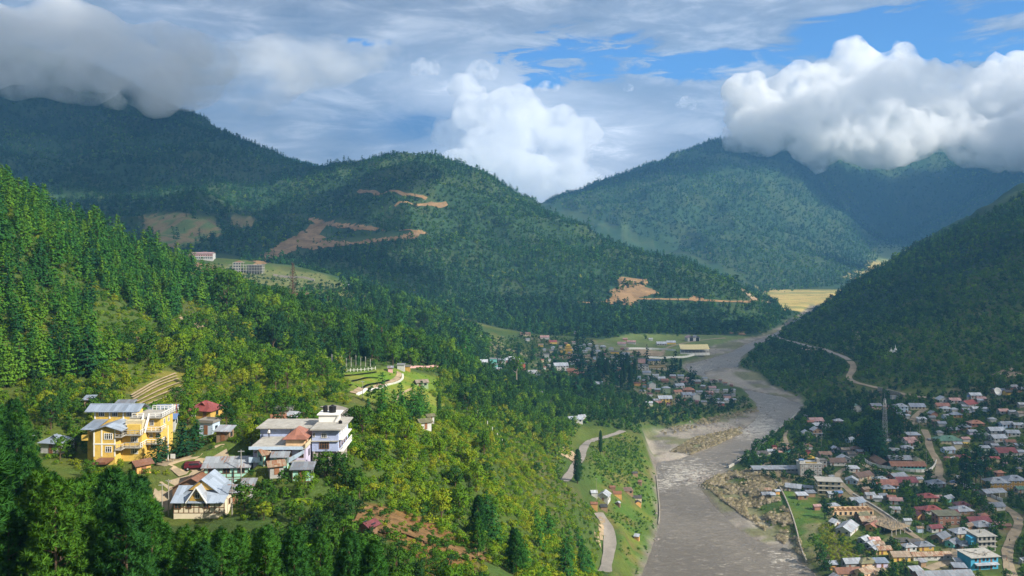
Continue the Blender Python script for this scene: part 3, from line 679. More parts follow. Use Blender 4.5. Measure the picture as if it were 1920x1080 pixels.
# gravel and sand of the river bed
paint(sstep(2.0, -2.0, dbed), (0.23, 0.205, 0.17))
paint((dbed < 0) & (fbm(MX, MY, 12, 3, 41) > 0.56), (0.14, 0.128, 0.112), 0.8)
paint((dbed < 0) & (fbm(MX * 0.5, MY, 24, 3, 45) > 0.54), (0.10, 0.11, 0.035), 0.7)
paint((dbed < 0) & (dw < 1.5), (0.15, 0.13, 0.11), 0.8)
for pl, c in (([(1236, 866), (1232, 852), (1262, 842), (1290, 856), (1262, 864)], (0.30, 0.265, 0.22)), ([(1310, 703), (1370, 696), (1400, 715), (1440, 738), (1380, 725), (1330, 712)], (0.27, 0.24, 0.205))):
    paint(Zp(pl), c, 0.8)
ny, nx = MX.shape
Vg = np.stack([MX, MY, H], -1).reshape(-1, 3)
ii = (np.arange(ny - 1)[:, None] * nx + np.arange(nx - 1)[None]).ravel()
Fg = np.stack([ii, ii + 1, ii + nx + 1, ii + nx], 1)
gme = np_mesh("ground", Vg, Fg, M_GROUND); gme.polygons.foreach_set("use_smooth", np.ones(len(Fg), bool))
ca = gme.attributes.new("albedo", 'FLOAT_COLOR', 'POINT'); ca.data.foreach_set("color", np.c_[ALB.reshape(-1, 3), np.ones(ny * nx)].astype(np.float32).ravel())
ground = bpy.data.objects.new("ground", gme); COL.objects.link(ground); tag(ground, kind='structure')

# ------------------------------------------------------------------ water
def grid_in_poly(poly, step, grow=0.0):
    poly = np.asarray(poly); x0, y0 = poly.min(0) - step * 2; x1, y1 = poly.max(0) + step * 2
    xs = np.arange(x0, x1, step); ys = np.arange(y0, y1, step); X, Y = np.meshgrid(xs, ys); cxm = X[:-1, :-1] + step / 2; cym = Y[:-1, :-1] + step / 2
    ok = inpoly(cxm, cym, poly)
    if grow: ok |= polydist(cxm, cym, poly, True) < grow
    n = len(xs); j, i = np.nonzero(ok); b = j * n + i; F = np.stack([b, b + 1, b + n + 1, b + n], 1)
    used, inv = np.unique(F, return_inverse=True); return X.ravel()[used], Y.ravel()[used], inv.reshape(F.shape)
wx = []; wy = []; wf = []; off = 0
for poly in (WATER, WATER2):
    x_, y_, f_ = grid_in_poly(poly, 4.0, 5.0); wx.append(x_); wy.append(y_); wf.append(f_ + off); off += len(x_)
wx = np.concatenate(wx); wy = np.concatenate(wy); wf = np.concatenate(wf)
wme = np_mesh("river", np.stack([wx, wy, np.full(len(wx), 0.02) - np.where(np.arange(len(wx)) < 0, 0, 0)], 1), wf, M_WATER)
wpx = 960 + wx / wy * FPX; wpy = HOR + CAM_Z / wy * FPX
rap = np.full(len(wx), 0.0)
for (a, b, ra, rb, k) in ((1290, 890, 75, 30, 1.0), (1420, 800, 60, 30, 1.0), (1250, 905, 30, 22, 0.9), (1480, 1050, 60, 28, 0.8), (1440, 765, 60, 25, 0.45), (1310, 690, 40, 14, 0.7), (1240, 1010, 50, 20, 0.3), (1380, 1060, 60, 20, 0.35)):
    rap = np.maximum(rap, k * np.exp(-((wpx - a) / ra) ** 2 - ((wpy - b) / rb) ** 2))
ra_ = wme.attributes.new("rapid", 'FLOAT', 'POINT'); ra_.data.foreach_set("value", rap.astype(np.float32))
river = bpy.data.objects.new("river", wme); COL.objects.link(river); tag(river, kind='structure')

# ------------------------------------------------------------------ strips and patches lying on the ground
def densify(pts, step):
    out = [np.array(pts[0], float)]
    for a, b in zip(pts[:-1], pts[1:]):
        a = np.array(a, float); b = np.array(b, float); n = max(1, int(np.linalg.norm(b - a) / step))
        for k in range(1, n + 1): out.append(a + (b - a) * k / n)
    return np.array(out)
def smooth_line(pts, step, it=3):
    p = densify(pts, step)
    for _ in range(it * 4):
        q = p.copy(); q[1:-1] = (p[:-2] + 2 * p[1:-1] + p[2:]) / 4; p = q
    return p
ROADLINES = []
def strip(name, pix, width, mat, lift=0.25, step=4.0, kind='structure', plan=None, it=3):
    pts = plan if plan is not None else [at(*p)[:2] for p in pix]
    p = smooth_line(pts, step, it); t = np.gradient(p, axis=0); t /= np.linalg.norm(t, axis=1, keepdims=True) + 1e-9; nrm = np.stack([-t[:, 1], t[:, 0]], 1)
    offs = np.linspace(-0.5, 0.5, 5); wob = 1 + 0.10 * np.sin(np.arange(len(p)) * 0.7) + 0.05 * np.sin(np.arange(len(p)) * 1.9)
    V = []; 
    zc = hz(p[:, 0], p[:, 1])
    for o in offs:
        q = p + nrm * (o * width * wob)[:, None]; V.append(np.c_[q, np.maximum(hz(q[:, 0], q[:, 1]) + lift, 0)])
    V = np.stack(V, 1); n = len(p); F = []
    for i in range(n - 1):
        for k in range(4): F.append((i * 5 + k, i * 5 + k + 1, (i + 1) * 5 + k + 1, (i + 1) * 5 + k))
    o = mesh_obj(name, V.reshape(-1, 3), F, mat, smooth=True); tag(o, kind=kind)
    ROADLINES.append((p, width * 0.5 + 1.2)); return o
def patch(name, pix, mat, step=2.0, lift=0.35, rag=2.5, kind='structure', d0=0, d1=1e9):
    px_ = densify(list(pix) + [pix[0]], 6); pl = [at(*q) for q in px_]; pl = [q[:2] for q in pl if q and d0 < q[1] < d1]
    pl = np.array(pl); x0, y0 = pl.min(0) - 4; x1, y1 = pl.max(0) + 4; xs = np.arange(x0, x1, step); ys = np.arange(y0, y1, step); X, Y = np.meshgrid(xs, ys)
    cxm = X[:-1, :-1] + step / 2; cym = Y[:-1, :-1] + step / 2
    ok = inpoly(cxm + (fbm(cxm, cym, rag * 4, 3, 51) - 0.5) * rag * 3, cym + (fbm(cxm, cym, rag * 4, 3, 57) - 0.5) * rag * 3, pl)
    j, i = np.nonzero(ok); n = len(xs); b = j * n + i; F = np.stack([b, b + 1, b + n + 1, b + n], 1)
    if len(F) == 0: return None
    used, inv = np.unique(F, return_inverse=True); X = X.ravel()[used]; Y = Y.ravel()[used]
    me = np_mesh(name, np.stack([X, Y, hz(X, Y) + lift + (fbm(X, Y, rag, 2, 61) - 0.5) * rag * 0.25], 1), inv.reshape(F.shape), mat)
    o = bpy.data.objects.new(name, me); COL.objects.link(o); tag(o, kind=kind); return o
# ------------------------------------------------------------------ roads and paths
strip("road", [(1132, 1075), (1138, 1045), (1149, 1012), (1150, 998), (1140, 978), (1122, 962)], 5.2, M_TARROAD, 0.3)
strip("road", [(1056, 903), (1068, 885), (1082, 872), (1093, 856), (1092, 845), (1097, 834), (1110, 826)], 4.6, M_TARROAD, 0.35)
strip("road", [(1112, 826), (1130, 820), (1150, 816), (1168, 808)], 4.6, M_TARROAD, 0.3)
strip("road", [(620, 798), (640, 786), (655, 772), (652, 765), (630, 761), (612, 762)], 6.0, M_TARROAD, 0.25, step=2.5)
strip("path", [(662, 738), (690, 728), (720, 719), (742, 714), (751, 707), (748, 698)], 2.4, M_DRYEARTH, 0.25, step=2.0)
strip("path", [(744, 755), (745, 746), (756, 735), (772, 729)], 1.1, M_DRYEARTH, 0.2, step=2.0)
strip("road", [(1446, 629), (1470, 638), (1510, 648), (1540, 654), (1560, 662), (1578, 668), (1592, 676)], 6.5, M_TARROAD, 0.7)
strip("road", [(1594, 678), (1602, 690), (1598, 700), (1586, 707), (1592, 714), (1610, 720), (1640, 727), (1672, 734), (1700, 742), (1730, 747), (1752, 748)], 6.0, M_DIRT, 0.6)
DR = [("dirt_road", [(1736, 766), (1722, 774), (1712, 784), (1708, 797)], 4.2), ("dirt_road", [(1733, 806), (1741, 822), (1742, 840), (1752, 855), (1761, 870), (1762, 884), (1757, 896), (1768, 905), (1790, 909), (1812, 916), (1832, 925), (1858, 938), (1882, 949), (1904, 962), (1914, 978), (1906, 994), (1896, 1010), (1888, 1030), (1889, 1056), (1898, 1085)], 4.4),
      ("dirt_road", [(1600, 850), (1610, 864), (1621, 876), (1650, 884), (1690, 892), (1725, 895), (1757, 894)], 4.6), ("dirt_road", [(1602, 874), (1582, 880), (1566, 888), (1570, 900), (1584, 912), (1594, 924), (1612, 938), (1646, 956), (1676, 980), (1712, 1004), (1728, 1014)], 3.4),
      ("path", [(1474, 808), (1471, 820), (1474, 830), (1481, 838)], 2.6), ("path", [(1462, 832), (1474, 829)], 1.8), ("dirt_road", [(1620, 1085), (1640, 1068), (1668, 1060)], 5.0), ("dirt_road", [(1740, 1068), (1760, 1058), (1784, 1052)], 4.0), ("path", [(1787, 1046), (1794, 1030)], 3.5)]
for nm, pp, w in DR: strip(nm, pp, w, M_DIRT, 0.25, step=3.0)
strip("path", [(1240, 666), (1245, 655), (1262, 648), (1300, 640), (1360, 634)], 4.0, M_DIRT, 0.3)
strip("dirt_road", [(300, 962), (298, 945), (312, 928), (330, 905), (352, 893), (375, 882), (400, 868), (430, 858)], 3.4, M_DIRT, 0.15, step=1.5)
strip("dirt_road", [(296, 868), (315, 880), (345, 892)], 2.6, M_DIRT, 0.18, step=1.5)
# cuttings and bare earth
SC = "earth_cutting"
patch(SC, [(480, 484), (520, 462), (560, 438), (596, 418), (620, 424), (600, 440), (610, 452), (592, 458), (560, 468), (520, 484), (500, 496), (480, 500)], M_EARTH, 4, 1.2, 6)
patch(SC, [(560, 466), (610, 452), (660, 456), (700, 450), (740, 446), (790, 432), (786, 445), (740, 452), (690, 458), (640, 462), (590, 470)], M_EARTH, 4, 1.5, 4)
patch(SC, [(580, 410), (640, 420), (700, 425), (706, 434), (660, 431), (600, 422), (578, 418)], M_EARTH, 4, 1.5, 4)
for seg in ([(672, 358), (720, 364), (760, 370), (800, 374)], [(740, 388), (790, 386), (838, 382)], [(700, 428), (760, 434), (800, 438)]):
    strip("hill_track", seg, 8, M_EARTH, 1.3, 8.0)
patch(SC, [(1136, 566), (1160, 518), (1190, 522), (1208, 523), (1212, 536), (1238, 552), (1206, 556), (1190, 570), (1150, 572)], M_EARTH, 4, 1.2, 9)
strip("hill_track", [(1080, 568), (1140, 566), (1200, 562), (1260, 562), (1320, 566), (1400, 570), (1450, 569)], 4.5, M_EARTH, 1.2, 8.0)
patch(SC, [(1392, 543), (1402, 545), (1420, 562), (1452, 568), (1420, 570), (1404, 558)], M_DRYEARTH, 4, 1.2, 4)
for seg in ([(1290, 562), (1300, 556), (1318, 560), (1316, 565), (1292, 566)], [(1384, 624), (1394, 618), (1398, 628), (1388, 630)], [(1369, 626), (1374, 618), (1378, 628)]): patch(SC, seg, M_EARTH, 3, 1.2, 3)
patch(SC, [(1046, 840), (1056, 834), (1072, 848), (1086, 856), (1080, 868), (1062, 862), (1050, 852)], M_DRYEARTH, 1.5, 0.5, 1.6)
patch(SC, [(1130, 962), (1136, 974), (1135, 1000), (1128, 1030), (1120, 1020), (1124, 985)], M_DRYEARTH, 1.5, 0.3, 1.6)
patch(SC, [(330, 590), (345, 596), (390, 612), (430, 628), (440, 640), (400, 628), (345, 608)], M_DRYEARTH, 1.5, 0.3, 2.5)
patch(SC, [(520, 776), (545, 760), (575, 768), (602, 784), (590, 792), (540, 790)], M_EARTH, 1.2, 0.4, 1.4)
patch(SC, [(300, 860), (340, 858), (390, 850), (420, 838), (400, 866), (360, 876), (320, 874)], M_DRYEARTH, 1.0, 0.2, 1.5)
patch(SC, [(660, 985), (700, 952), (755, 962), (770, 985), (820, 1000), (800, 1030), (760, 1010), (700, 1004)], M_BRUSH, 1.0, 0.3, 3.0)
patch(SC, [(835, 1010), (880, 1018), (925, 1038), (905, 1062), (850, 1048)], M_BRUSH, 1.0, 0.3, 3.0)
patch(SC, [(350, 488), (400, 497), (430, 515), (380, 512), (350, 500)], M_EARTH, 3, 0.8, 3); patch(SC, [(536, 556), (575, 550), (610, 556), (560, 562)], M_EARTH, 2.5, 0.6, 2.5)
for seg in ([(1500, 654), (1530, 656), (1548, 662), (1520, 664)], [(1600, 620), (1620, 618), (1616, 640), (1604, 640)], [(1860, 700), (1900, 690), (1912, 706), (1870, 712)]): patch(SC, seg, M_DRYEARTH, 2.5, 1.0, 3)
patch("dirt_field", [(1172, 660), (1200, 655), (1250, 660), (1240, 668), (1200, 667)], M_DRYEARTH, 3, 0.4, 3)
patch("dirt_field", [(1588, 905), (1600, 880), (1640, 892), (1648, 906), (1616, 912)], M_DRYEARTH, 1.5, 0.25, 1.5)
for seg in ([(250, 752), (290, 728), (335, 712)], [(246, 744), (290, 718), (330, 702)], [(262, 760), (300, 742), (342, 726)], [(256, 756), (296, 735), (339, 719)], [(270, 764), (305, 749), (344, 733)], [(248, 748), (290, 723), (332, 707)], [(640, 706), (680, 702), (706, 699)], [(660, 716), (690, 708), (710, 710)], [(650, 726), (690, 722), (730, 714)]):
    strip("terrace_bank", seg, 0.55 if seg[0][0] < 400 else 1.0, M_DRYEARTH if seg[0][0] < 400 else M_GROUND, 0.5, 1.5)
# ------------------------------------------------------------------ building kit (local axes: x along the front, y away from the viewer, z up)
class MB:
    """gathers boxes and polygons into one mesh"""
    def __init__(s): s.V = []; s.F = []; s.UV = []
    def poly(s, pts, uv=None):
        o = len(s.V); s.V += [tuple(p) for p in pts]; s.F.append(tuple(range(o, o + len(pts)))); s.UV.append(uv or [(0, 0)] * len(pts)); return s
    def box(s, x0, x1, y0, y1, z0, z1):
        o = len(s.V); s.V += [(x, y, z) for z in (z0, z1) for y in (y0, y1) for x in (x0, x1)]
        for f in ((0, 2, 3, 1), (4, 5, 7, 6), (0, 1, 5, 4), (2, 6, 7, 3), (0, 4, 6, 2), (1, 3, 7, 5)): s.F.append(tuple(i + o for i in f)); s.UV.append([(0, 0)] * 4)
        return s
    def bar(s, a, b, r, up=(0, 0, 1)):
        a = Vector(a); b = Vector(b); d = (b - a).normalized(); u = d.cross(Vector(up)); u = u.normalized() if u.length > 1e-4 else Vector((1, 0, 0)); v = d.cross(u); o = len(s.V)
        for p in (a, b):
            for (i, j) in ((-1, -1), (1, -1), (1, 1), (-1, 1)): s.V.append(tuple(p + u * i * r + v * j * r))
        for f in ((0, 1, 2, 3), (7, 6, 5, 4), (0, 4, 5, 1), (1, 5, 6, 2), (2, 6, 7, 3), (3, 7, 4, 0)): s.F.append(tuple(i + o for i in f)); s.UV.append([(0, 0)] * 4)
        return s
    def slab(s, pts, th=0.10):
        """a roof plane of some thickness, with metres along the eave and down the slope as its UV"""
        P3 = [Vector(p) for p in pts]; n = (P3[1] - P3[0]).cross(P3[2] - P3[0]).normalized()
        if n.z < 0: P3.reverse(); n = -n
        e = n.cross(Vector((0, 0, 1))); e = e.normalized() if e.length > 1e-3 else Vector((1, 0, 0)); w = n.cross(e)
        s.poly(P3, [(p.dot(e), p.dot(w)) for p in P3]); low = [p - Vector((0, 0, th)) for p in P3]; s.poly(list(reversed(low)))
        for i in range(len(P3)): j = (i + 1) % len(P3); s.poly([P3[i], low[i], low[j], P3[j]])
        return s
    def cyl(s, c, r, z0, z1, k=14, r2=None):
        o = len(s.V); r2 = r if r2 is None else r2
        for z, q in ((z0, r), (z1, r2)):
            for i in range(k): s.V.append((c[0] + q * math.cos(6.2832 * i / k), c[1] + q * math.sin(6.2832 * i / k), z))
        for i in range(k): s.F.append((o + i, o + (i + 1) % k, o + k + (i + 1) % k, o + k + i)); s.UV.append([(0, 0)] * 4)
        s.F.append(tuple(o + k + i for i in range(k))); s.UV.append([(0, 0)] * k); s.F.append(tuple(o + k - 1 - i for i in range(k))); s.UV.append([(0, 0)] * k); return s
    def mesh(s, name, mat):
        me = bpy.data.meshes.new(name); me.from_pydata(s.V, [], s.F); me.materials.append(mat)
        uv = me.uv_layers.new(name="UVMap"); flat = [c for f in s.UV for q in f for c in q]; uv.data.foreach_set("uv", flat); me.update(); return me
    def build(s, name, mat, parent=None):
        o = bpy.data.objects.new(name, s.mesh(name, mat)); COL.objects.link(o)
        if parent is not None: o.parent = parent
        return o
def gable_roof(mb, x0, x1, y0, y1, z, h, along='x', o=0.45, th=0.10):
    if along == 'x':
        k = h / ((y1 - y0) / 2); ym = (y0 + y1) / 2; zo = z - k * o
        mb.slab([(x0 - o, y0 - o, zo), (x1 + o, y0 - o, zo), (x1 + o, ym, z + h), (x0 - o, ym, z + h)], th); mb.slab([(x1 + o, y1 + o, zo), (x0 - o, y1 + o, zo), (x0 - o, ym, z + h), (x1 + o, ym, z + h)], th)
    else:
        k = h / ((x1 - x0) / 2); xm = (x0 + x1) / 2; zo = z - k * o
        mb.slab([(x0 - o, y1 + o, zo), (x0 - o, y0 - o, zo), (xm, y0 - o, z + h), (xm, y1 + o, z + h)], th); mb.slab([(x1 + o, y0 - o, zo), (x1 + o, y1 + o, zo), (xm, y1 + o, z + h), (xm, y0 - o, z + h)], th)
def hip_roof(mb, x0, x1, y0, y1, z, h, o=0.45, th=0.10):
    w = x1 - x0; d = y1 - y0; s = min(w, d) / 2; k = h / s; zo = z - k * o; X0, X1, Y0, Y1 = x0 - o, x1 + o, y0 - o, y1 + o
    if w >= d:
        ym = (y0 + y1) / 2; a = (x0 + s, ym, z + h); b = (x1 - s, ym, z + h)
        mb.slab([(X0, Y0, zo), (X1, Y0, zo), b, a], th); mb.slab([(X1, Y1, zo), (X0, Y1, zo), a, b], th); mb.slab([(X0, Y1, zo), (X0, Y0, zo), a], th); mb.slab([(X1, Y0, zo), (X1, Y1, zo), b], th)
    else:
        xm = (x0 + x1) / 2; a = (xm, y0 + s, z + h); b = (xm, y1 - s, z + h)
        mb.slab([(X0, Y1, zo), (X0, Y0, zo), a, b], th); mb.slab([(X1, Y0, zo), (X1, Y1, zo), b, a], th); mb.slab([(X0, Y0, zo), (X1, Y0, zo), a], th); mb.slab([(X1, Y1, zo), (X0, Y1, zo), b], th)
def gable_wall(mb, x0, x1, y0, y1, z0, z, h, along='x'):
    """walls with pediments"""
    if along == 'x':
        ym = (y0 + y1) / 2
        for x in (x0, x1): mb.poly([(x, y0, z0), (x, y1, z0), (x, y1, z), (x, ym, z + h), (x, y0, z)][::(1 if x == x1 else -1)])
        mb.poly([(x0, y0, z0), (x1, y0, z0), (x1, y0, z), (x0, y0, z)]); mb.poly([(x1, y1, z0), (x0, y1, z0), (x0, y1, z), (x1, y1, z)])
    else:
        xm = (x0 + x1) / 2
        for y in (y0, y1): mb.poly([(x0, y, z0), (x1, y, z0), (x1, y, z), (xm, y, z + h), (x0, y, z)][::(1 if y == y0 else -1)])
        mb.poly([(x0, y1, z0), (x0, y0, z0), (x0, y0, z), (x0, y1, z)]); mb.poly([(x1, y0, z0), (x1, y1, z0), (x1, y1, z), (x1, y0, z)])
# shared window and door meshes, unit width and height, facing -y
def window_mesh(name, n, mat, fw=0.07):
    b = MB(); t = 0.09
    b.box(-0.5, 0.5, -t, 0.02, 0, fw).box(-0.5, 0.5, -t, 0.02, 1 - fw, 1).box(-0.5, -0.5 + fw, -t, 0.02, fw, 1 - fw).box(0.5 - fw, 0.5, -t, 0.02, fw, 1 - fw)
    for i in range(1, n): x = -0.5 + i / n; b.box(x - fw * 0.4, x + fw * 0.4, -t * 0.8, 0.02, fw, 1 - fw)
    b.box(-0.5 + fw, 0.5 - fw, -t * 0.7, 0.02, 0.66, 0.70)
    return b.mesh(name, mat)
WIN = {(n, c): window_mesh("window", n, M_FRAME if c == 'w' else M_TIMBER) for n in (2, 3, 4) for c in 'wt'}
PANE = MB().box(-0.46, 0.46, -0.03, 0.015, 0.04, 0.96).mesh("pane", M_GLASS)
DARKWIN = MB().box(-0.5, 0.5, -0.05, 0.02, 0, 1).mesh("window", M_GLASS)
DOORM = MB().box(-0.5, 0.5, -0.07, 0.02, 0, 1).mesh("door", M_DOOR)
def put(name, me, parent, loc, rz=0.0, sc=(1, 1, 1)):
    o = bpy.data.objects.new(name, me); COL.objects.link(o); o.parent = parent; o.location = loc; o.rotation_euler = (0, 0, rz); o.scale = sc; return o
def window(parent, x, y, z, w, h, n=2, c='w', rz=0.0, pane=True):
    o = put("window", WIN[(n, c)], parent, (x, y, z), rz, (w, 1, h))
    if pane: put("pane", PANE, o, (0, 0, 0))
    return o
HOUSES = []
def at_h(px, py, dz):
    x = (px - 960.0) / FPX * TT; z = CAM_Z + (HOR - py) / FPX * TT; g = hz(x, TT) + dz; k = np.nonzero(z < g)[0]
    if len(k) == 0: return None
    k = max(k[0], 1); a0 = z[k - 1] - g[k - 1]; a1 = z[k] - g[k]; f = a0 / (a0 - a1 + 1e-9); d = TT[k - 1] + f * (TT[k] - TT[k - 1]); X = (px - 960.0) / FPX * d
    return X, d, float(hz(X, d))
WALLMESH = {}
def house(px, py, wpx, rt, roof, wall, st=1, rot=0, ratio=0.72, lab=None, name="house", cat="house", group=None, wallh=None, detail=None, timber=False, pitch=0.52, rh=None, stilts=False, win='w', base=None, over=0.5, d=None):
    """a house whose roof centre is seen at (px, py) and whose apparent width is wpx pixels"""
    wh = wallh or (2.35 * st + 0.1); a = math.radians(rot); q0 = at_h(px, py, wh) if d is None else ((px - 960) / FPX * d, d, float(hz((px - 960) / FPX * d, d)))
    if q0 is None: return None
    D = q0[1]; Wm = wpx / FPX * D; w = max(1.8, Wm / (abs(math.cos(a)) + ratio * abs(math.sin(a))) - 2 * over * 0.8); dp = max(1.8, w * ratio)
    if rt in ('gx', 'gy', 'hip'): span = {'gx': dp, 'gy': w, 'hip': min(w, dp)}[rt]; h = rh or span / 2 * pitch
    else: h = 0.5 if rt == 'shed' else 0.0
    q = at_h(px, py, wh + h * 0.45) if d is None else q0
    if q is None: return None
    X, Y, Z = q; Z = float(min(hz(X + i * w * 0.4, Y + j * dp * 0.4) for i in (-1, 0, 1) for j in (-1, 0, 1)) * 0.35 + Z * 0.65)
    e = empty(name, (X, Y, Z), a); tag(e, lab, cat, group)
    x0, x1, y0, y1 = -w / 2, w / 2, -dp / 2, dp / 2; zb = -2.2 if not stilts else 0.0
    wmat = WALLM[wall]; rmat = ROOFS[roof]; mb = MB(); rf = MB()
    if rt == 'gx': gable_wall(mb, x0, x1, y0, y1, zb, wh, h, 'x'); gable_roof(rf, x0, x1, y0, y1, wh, h, 'x', over)
    elif rt == 'gy': gable_wall(mb, x0, x1, y0, y1, zb, wh, h, 'y'); gable_roof(rf, x0, x1, y0, y1, wh, h, 'y', over)
    elif rt == 'hip': mb.box(x0, x1, y0, y1, zb, wh); hip_roof(rf, x0, x1, y0, y1, wh + 0.02, h, over)
    elif rt == 'shed': mb.box(x0, x1, y0, y1, zb, wh); rf.slab([(x0 - over, y0 - over, wh + 0.03), (x1 + over, y0 - over, wh + 0.03), (x1 + over, y1 + over, wh + h + 0.25), (x0 - over, y1 + over, wh + h + 0.25)])
    else: mb.box(x0, x1, y0, y1, zb, wh); rf.box(x0 - 0.3, x1 + 0.3, y0 - 0.3, y1 + 0.3, wh + 0.003, wh + 0.22); [rf.box(*b_) for b_ in ((x0 - 0.3, x1 + 0.3, y0 - 0.3, y0 - 0.15, wh + 0.22, wh + 0.6), (x0 - 0.3, x1 + 0.3, y1 + 0.15, y1 + 0.3, wh + 0.22, wh + 0.6), (x0 - 0.3, x0 - 0.15, y0 - 0.15, y1 + 0.15, wh + 0.22, wh + 0.6), (x1 + 0.15, x1 + 0.3, y0 - 0.15, y1 + 0.15, wh + 0.22, wh + 0.6))]
    mb.build("wall", wmat, e); rf.build("roof", rmat, e)
    big = detail if detail is not None else wpx >= 19
    if rt == 'hip' and wpx >= 26 and h > 0.9:      # the little vented gablet at the ridge end
        g = MB(); zt = wh + h; s_ = min(w, dp) / 2; gw = 0.9
        if w >= dp: g.poly([(-gw, y0 + s_ * 0.42, wh + h * 0.42), (gw, y0 + s_ * 0.42, wh + h * 0.42), (0, y0 + s_ * 0.42, wh + h * 0.42 + 0.75)]); g.slab([(-gw - 0.2, y0 + s_ * 0.36, wh + h * 0.42 - 0.1), (0, y0 + s_ * 0.36, wh + h * 0.42 + 0.85), (0, y0 + s_ * 1.0, wh + h * 0.42 + 0.85)], 0.05); g.slab([(gw + 0.2, y0 + s_ * 0.36, wh + h * 0.42 - 0.1), (0, y0 + s_ * 1.0, wh + h * 0.42 + 0.85), (0, y0 + s_ * 0.36, wh + h * 0.42 + 0.85)], 0.05)
        if g.F: g.build("gablet", rmat, e)
    if big and wall != 'open':
        wy = 0.9; n = max(1, int(w / 2.6)); dr = random.randrange(n)
        for s_ in range(st):
            for i in range(n):
                x = x0 + (i + 0.5) * w / n
                if s_ == 0 and i == dr: put("door", DOORM, e, (x, y0 - 0.002, 0.05), 0, (0.9, 1, 2.0)); continue
                if wpx >= 34: window(e, x, y0 - 0.003, s_ * 2.3 + wy * 0.9, min(1.3, w / n * 0.5), 1.1, 2, win)
                else: put("window", DARKWIN, e, (x, y0 - 0.003, s_ * 2.3 + wy * 0.9), 0, (min(1.2, w / n * 0.45), 1, 1.05))
            m_ = max(1, int(dp / 2.8)); sx_ = -1 if X > 0 else 1      # the side turned to the valley axis
            for sd in ((sx_,) if abs(rot) < 12 else (-1, 1)):
                for i in range(m_): put("window", DARKWIN, e, (sd * (w / 2 + 0.003), y0 + (i + 0.5) * dp / m_, s_ * 2.3 + wy * 0.9), math.pi / 2 * sd, (1.0, 1, 1.0))
    if timber:
        t = MB(); r = 0.055
        for s_ in range(st):
            for z in (s_ * 2.35 + 0.06, s_ * 2.35 + 0.8, s_ * 2.35 + 2.0): t.box(x0 - 0.02, x1 + 0.02, y0 - 0.05, y0 - 0.004, z - r, z + r)
        n = max(3, int(w / 1.3))
        for i in range(n + 1): x = x0 + w * i / n; t.box(x - r, x + r, y0 - 0.058, y0 - 0.006, 0, wh)
        m_ = max(2, int(dp / 1.4)); sd = 1 if X < 0 else -1; xs = sd * w / 2
        for i in range(m_ + 1): y = y0 + dp * i / m_; t.box(min(xs, xs + sd * 0.05) + sd * 0.004, max(xs, xs + sd * 0.05) + sd * 0.004, y - r, y + r, 0, wh)
        t.build("timber_frame", M_TIMBER, e)
    if stilts:
        for sx_ in (-0.45, 0.0, 0.45):
            for sy_ in (-0.42, 0.42): MB().box(sx_ * w - 0.1, sx_ * w + 0.1, sy_ * dp - 0.1, sy_ * dp + 0.1, -2.4, 0).build("stilt", M_POLE, e)
    CLEAR.append((X, Y, max(w, dp) * 0.55))
    # what stands right in front of a house would hide it
    CLEAR.append((X, Y - dp * 0.5 - 2.0, w * 0.36 + 0.3))
    HOUSES.append(dict(o=e, px=px, py=py, roof=roof, wall=wall, rt=rt, st=st, lab=lab, w=wpx)); return e
CLEAR = []
# ------------------------------------------------------------------ the buildings on the left slope
def site(name, px, py, d, lab, cat, rz=0.0, clear=None):
    X, Y, Z = P(px, py, d); e = empty(name, (X, Y, Z), rz); tag(e, lab, cat)
    for c in (clear or []): CLEAR.append((X + c[0], Y + c[1], c[2]))
    return e
def railing(parent, pts, h=0.95, mat=None, step=0.9):
    b = MB()
    for p, q in zip(pts[:-1], pts[1:]):
        p = Vector(p); q = Vector(q); n = max(1, int((q - p).length / step)); up = Vector((0, 0, 1))
        b.bar(p + up * h, q + up * h, 0.06); b.bar(p + up * h * 0.5, q + up * h * 0.5, 0.035)
        for i in range(n + 1): c = p + (q - p) * i / n; b.bar(c, c + up * h, 0.05, (1, 0, 0))
    return b.build("railing", mat or M_WHITE, parent)
Y_ = WALLM["yellow"]
e = site("yellow_building", 215, 856, 171, "yellow three-storey building with blue-grey roofs, white window frames and railed balconies", "building", 0, [(0, 6, 9), (4, 4, 6), (-5, 5, 5)])
m = MB(); gable_wall(m, -4.6, 0.1, 0, 9, -2.5, 5.7, 0.75, 'y'); m.build("wall", Y_, e)
r = MB(); gable_roof(r, -4.6, 1.3, -0.2, 7, 5.7, 0.95, 'y', 0.5); r.build("roof", ROOFS["bluegrey"], e)
r = MB(); r.slab([(-7.9, 0.8, 5.55), (-4.7, 0.8, 5.55), (-4.7, 7.2, 6.45), (-7.9, 7.2, 6.45)]); r.build("roof", ROOFS["bluegrey"], e)
m = MB(); m.box(-6.7, -4.61, 1.6, 7, -2.5, 5.5); m.build("wall", WALLM["yellow"], e)
m = MB(); m.box(-7.7, -6.0, 0.9, 1.4, 3.2, 4.3); m.box(-7.7, -6.0, 1.4, 4.5, 3.0, 3.2); m.build("balcony", Y_, e)
m = MB(); m.box(0.12, 4.6, 3.0, 9, -2.5, 4.3); m.box(1.5, 4.4, 2.6, 3.2, 4.3, 6.2); m.build("wall", Y_, e)
m = MB(); m.box(4.62, 7.5, 6.0, 13, -2.5, 7.0); m.build("wall", Y_, e)
m = MB(); m.box(0.9, 4.6, 3.22, 9, 4.3, 6.9); m.build("wall", WALLM["cream"], e)
m = MB(); m.box(-8.0, 1.2, 7.4, 11.5, 5.0, 8.5); m.build("wall", Y_, e)
r = MB(); gable_roof(r, -9.2, 1.8, 7.2, 11.7, 8.5, 1.0, 'x', 0.7); r.build("roof", ROOFS["bluegrey"], e)
for x in (-8.05, -4.7, -1.6, 1.0): MB().box(x, x + 0.3, 7.3, 7.39, 6.5, 8.4).build("pilaster", M_WHITE, e)
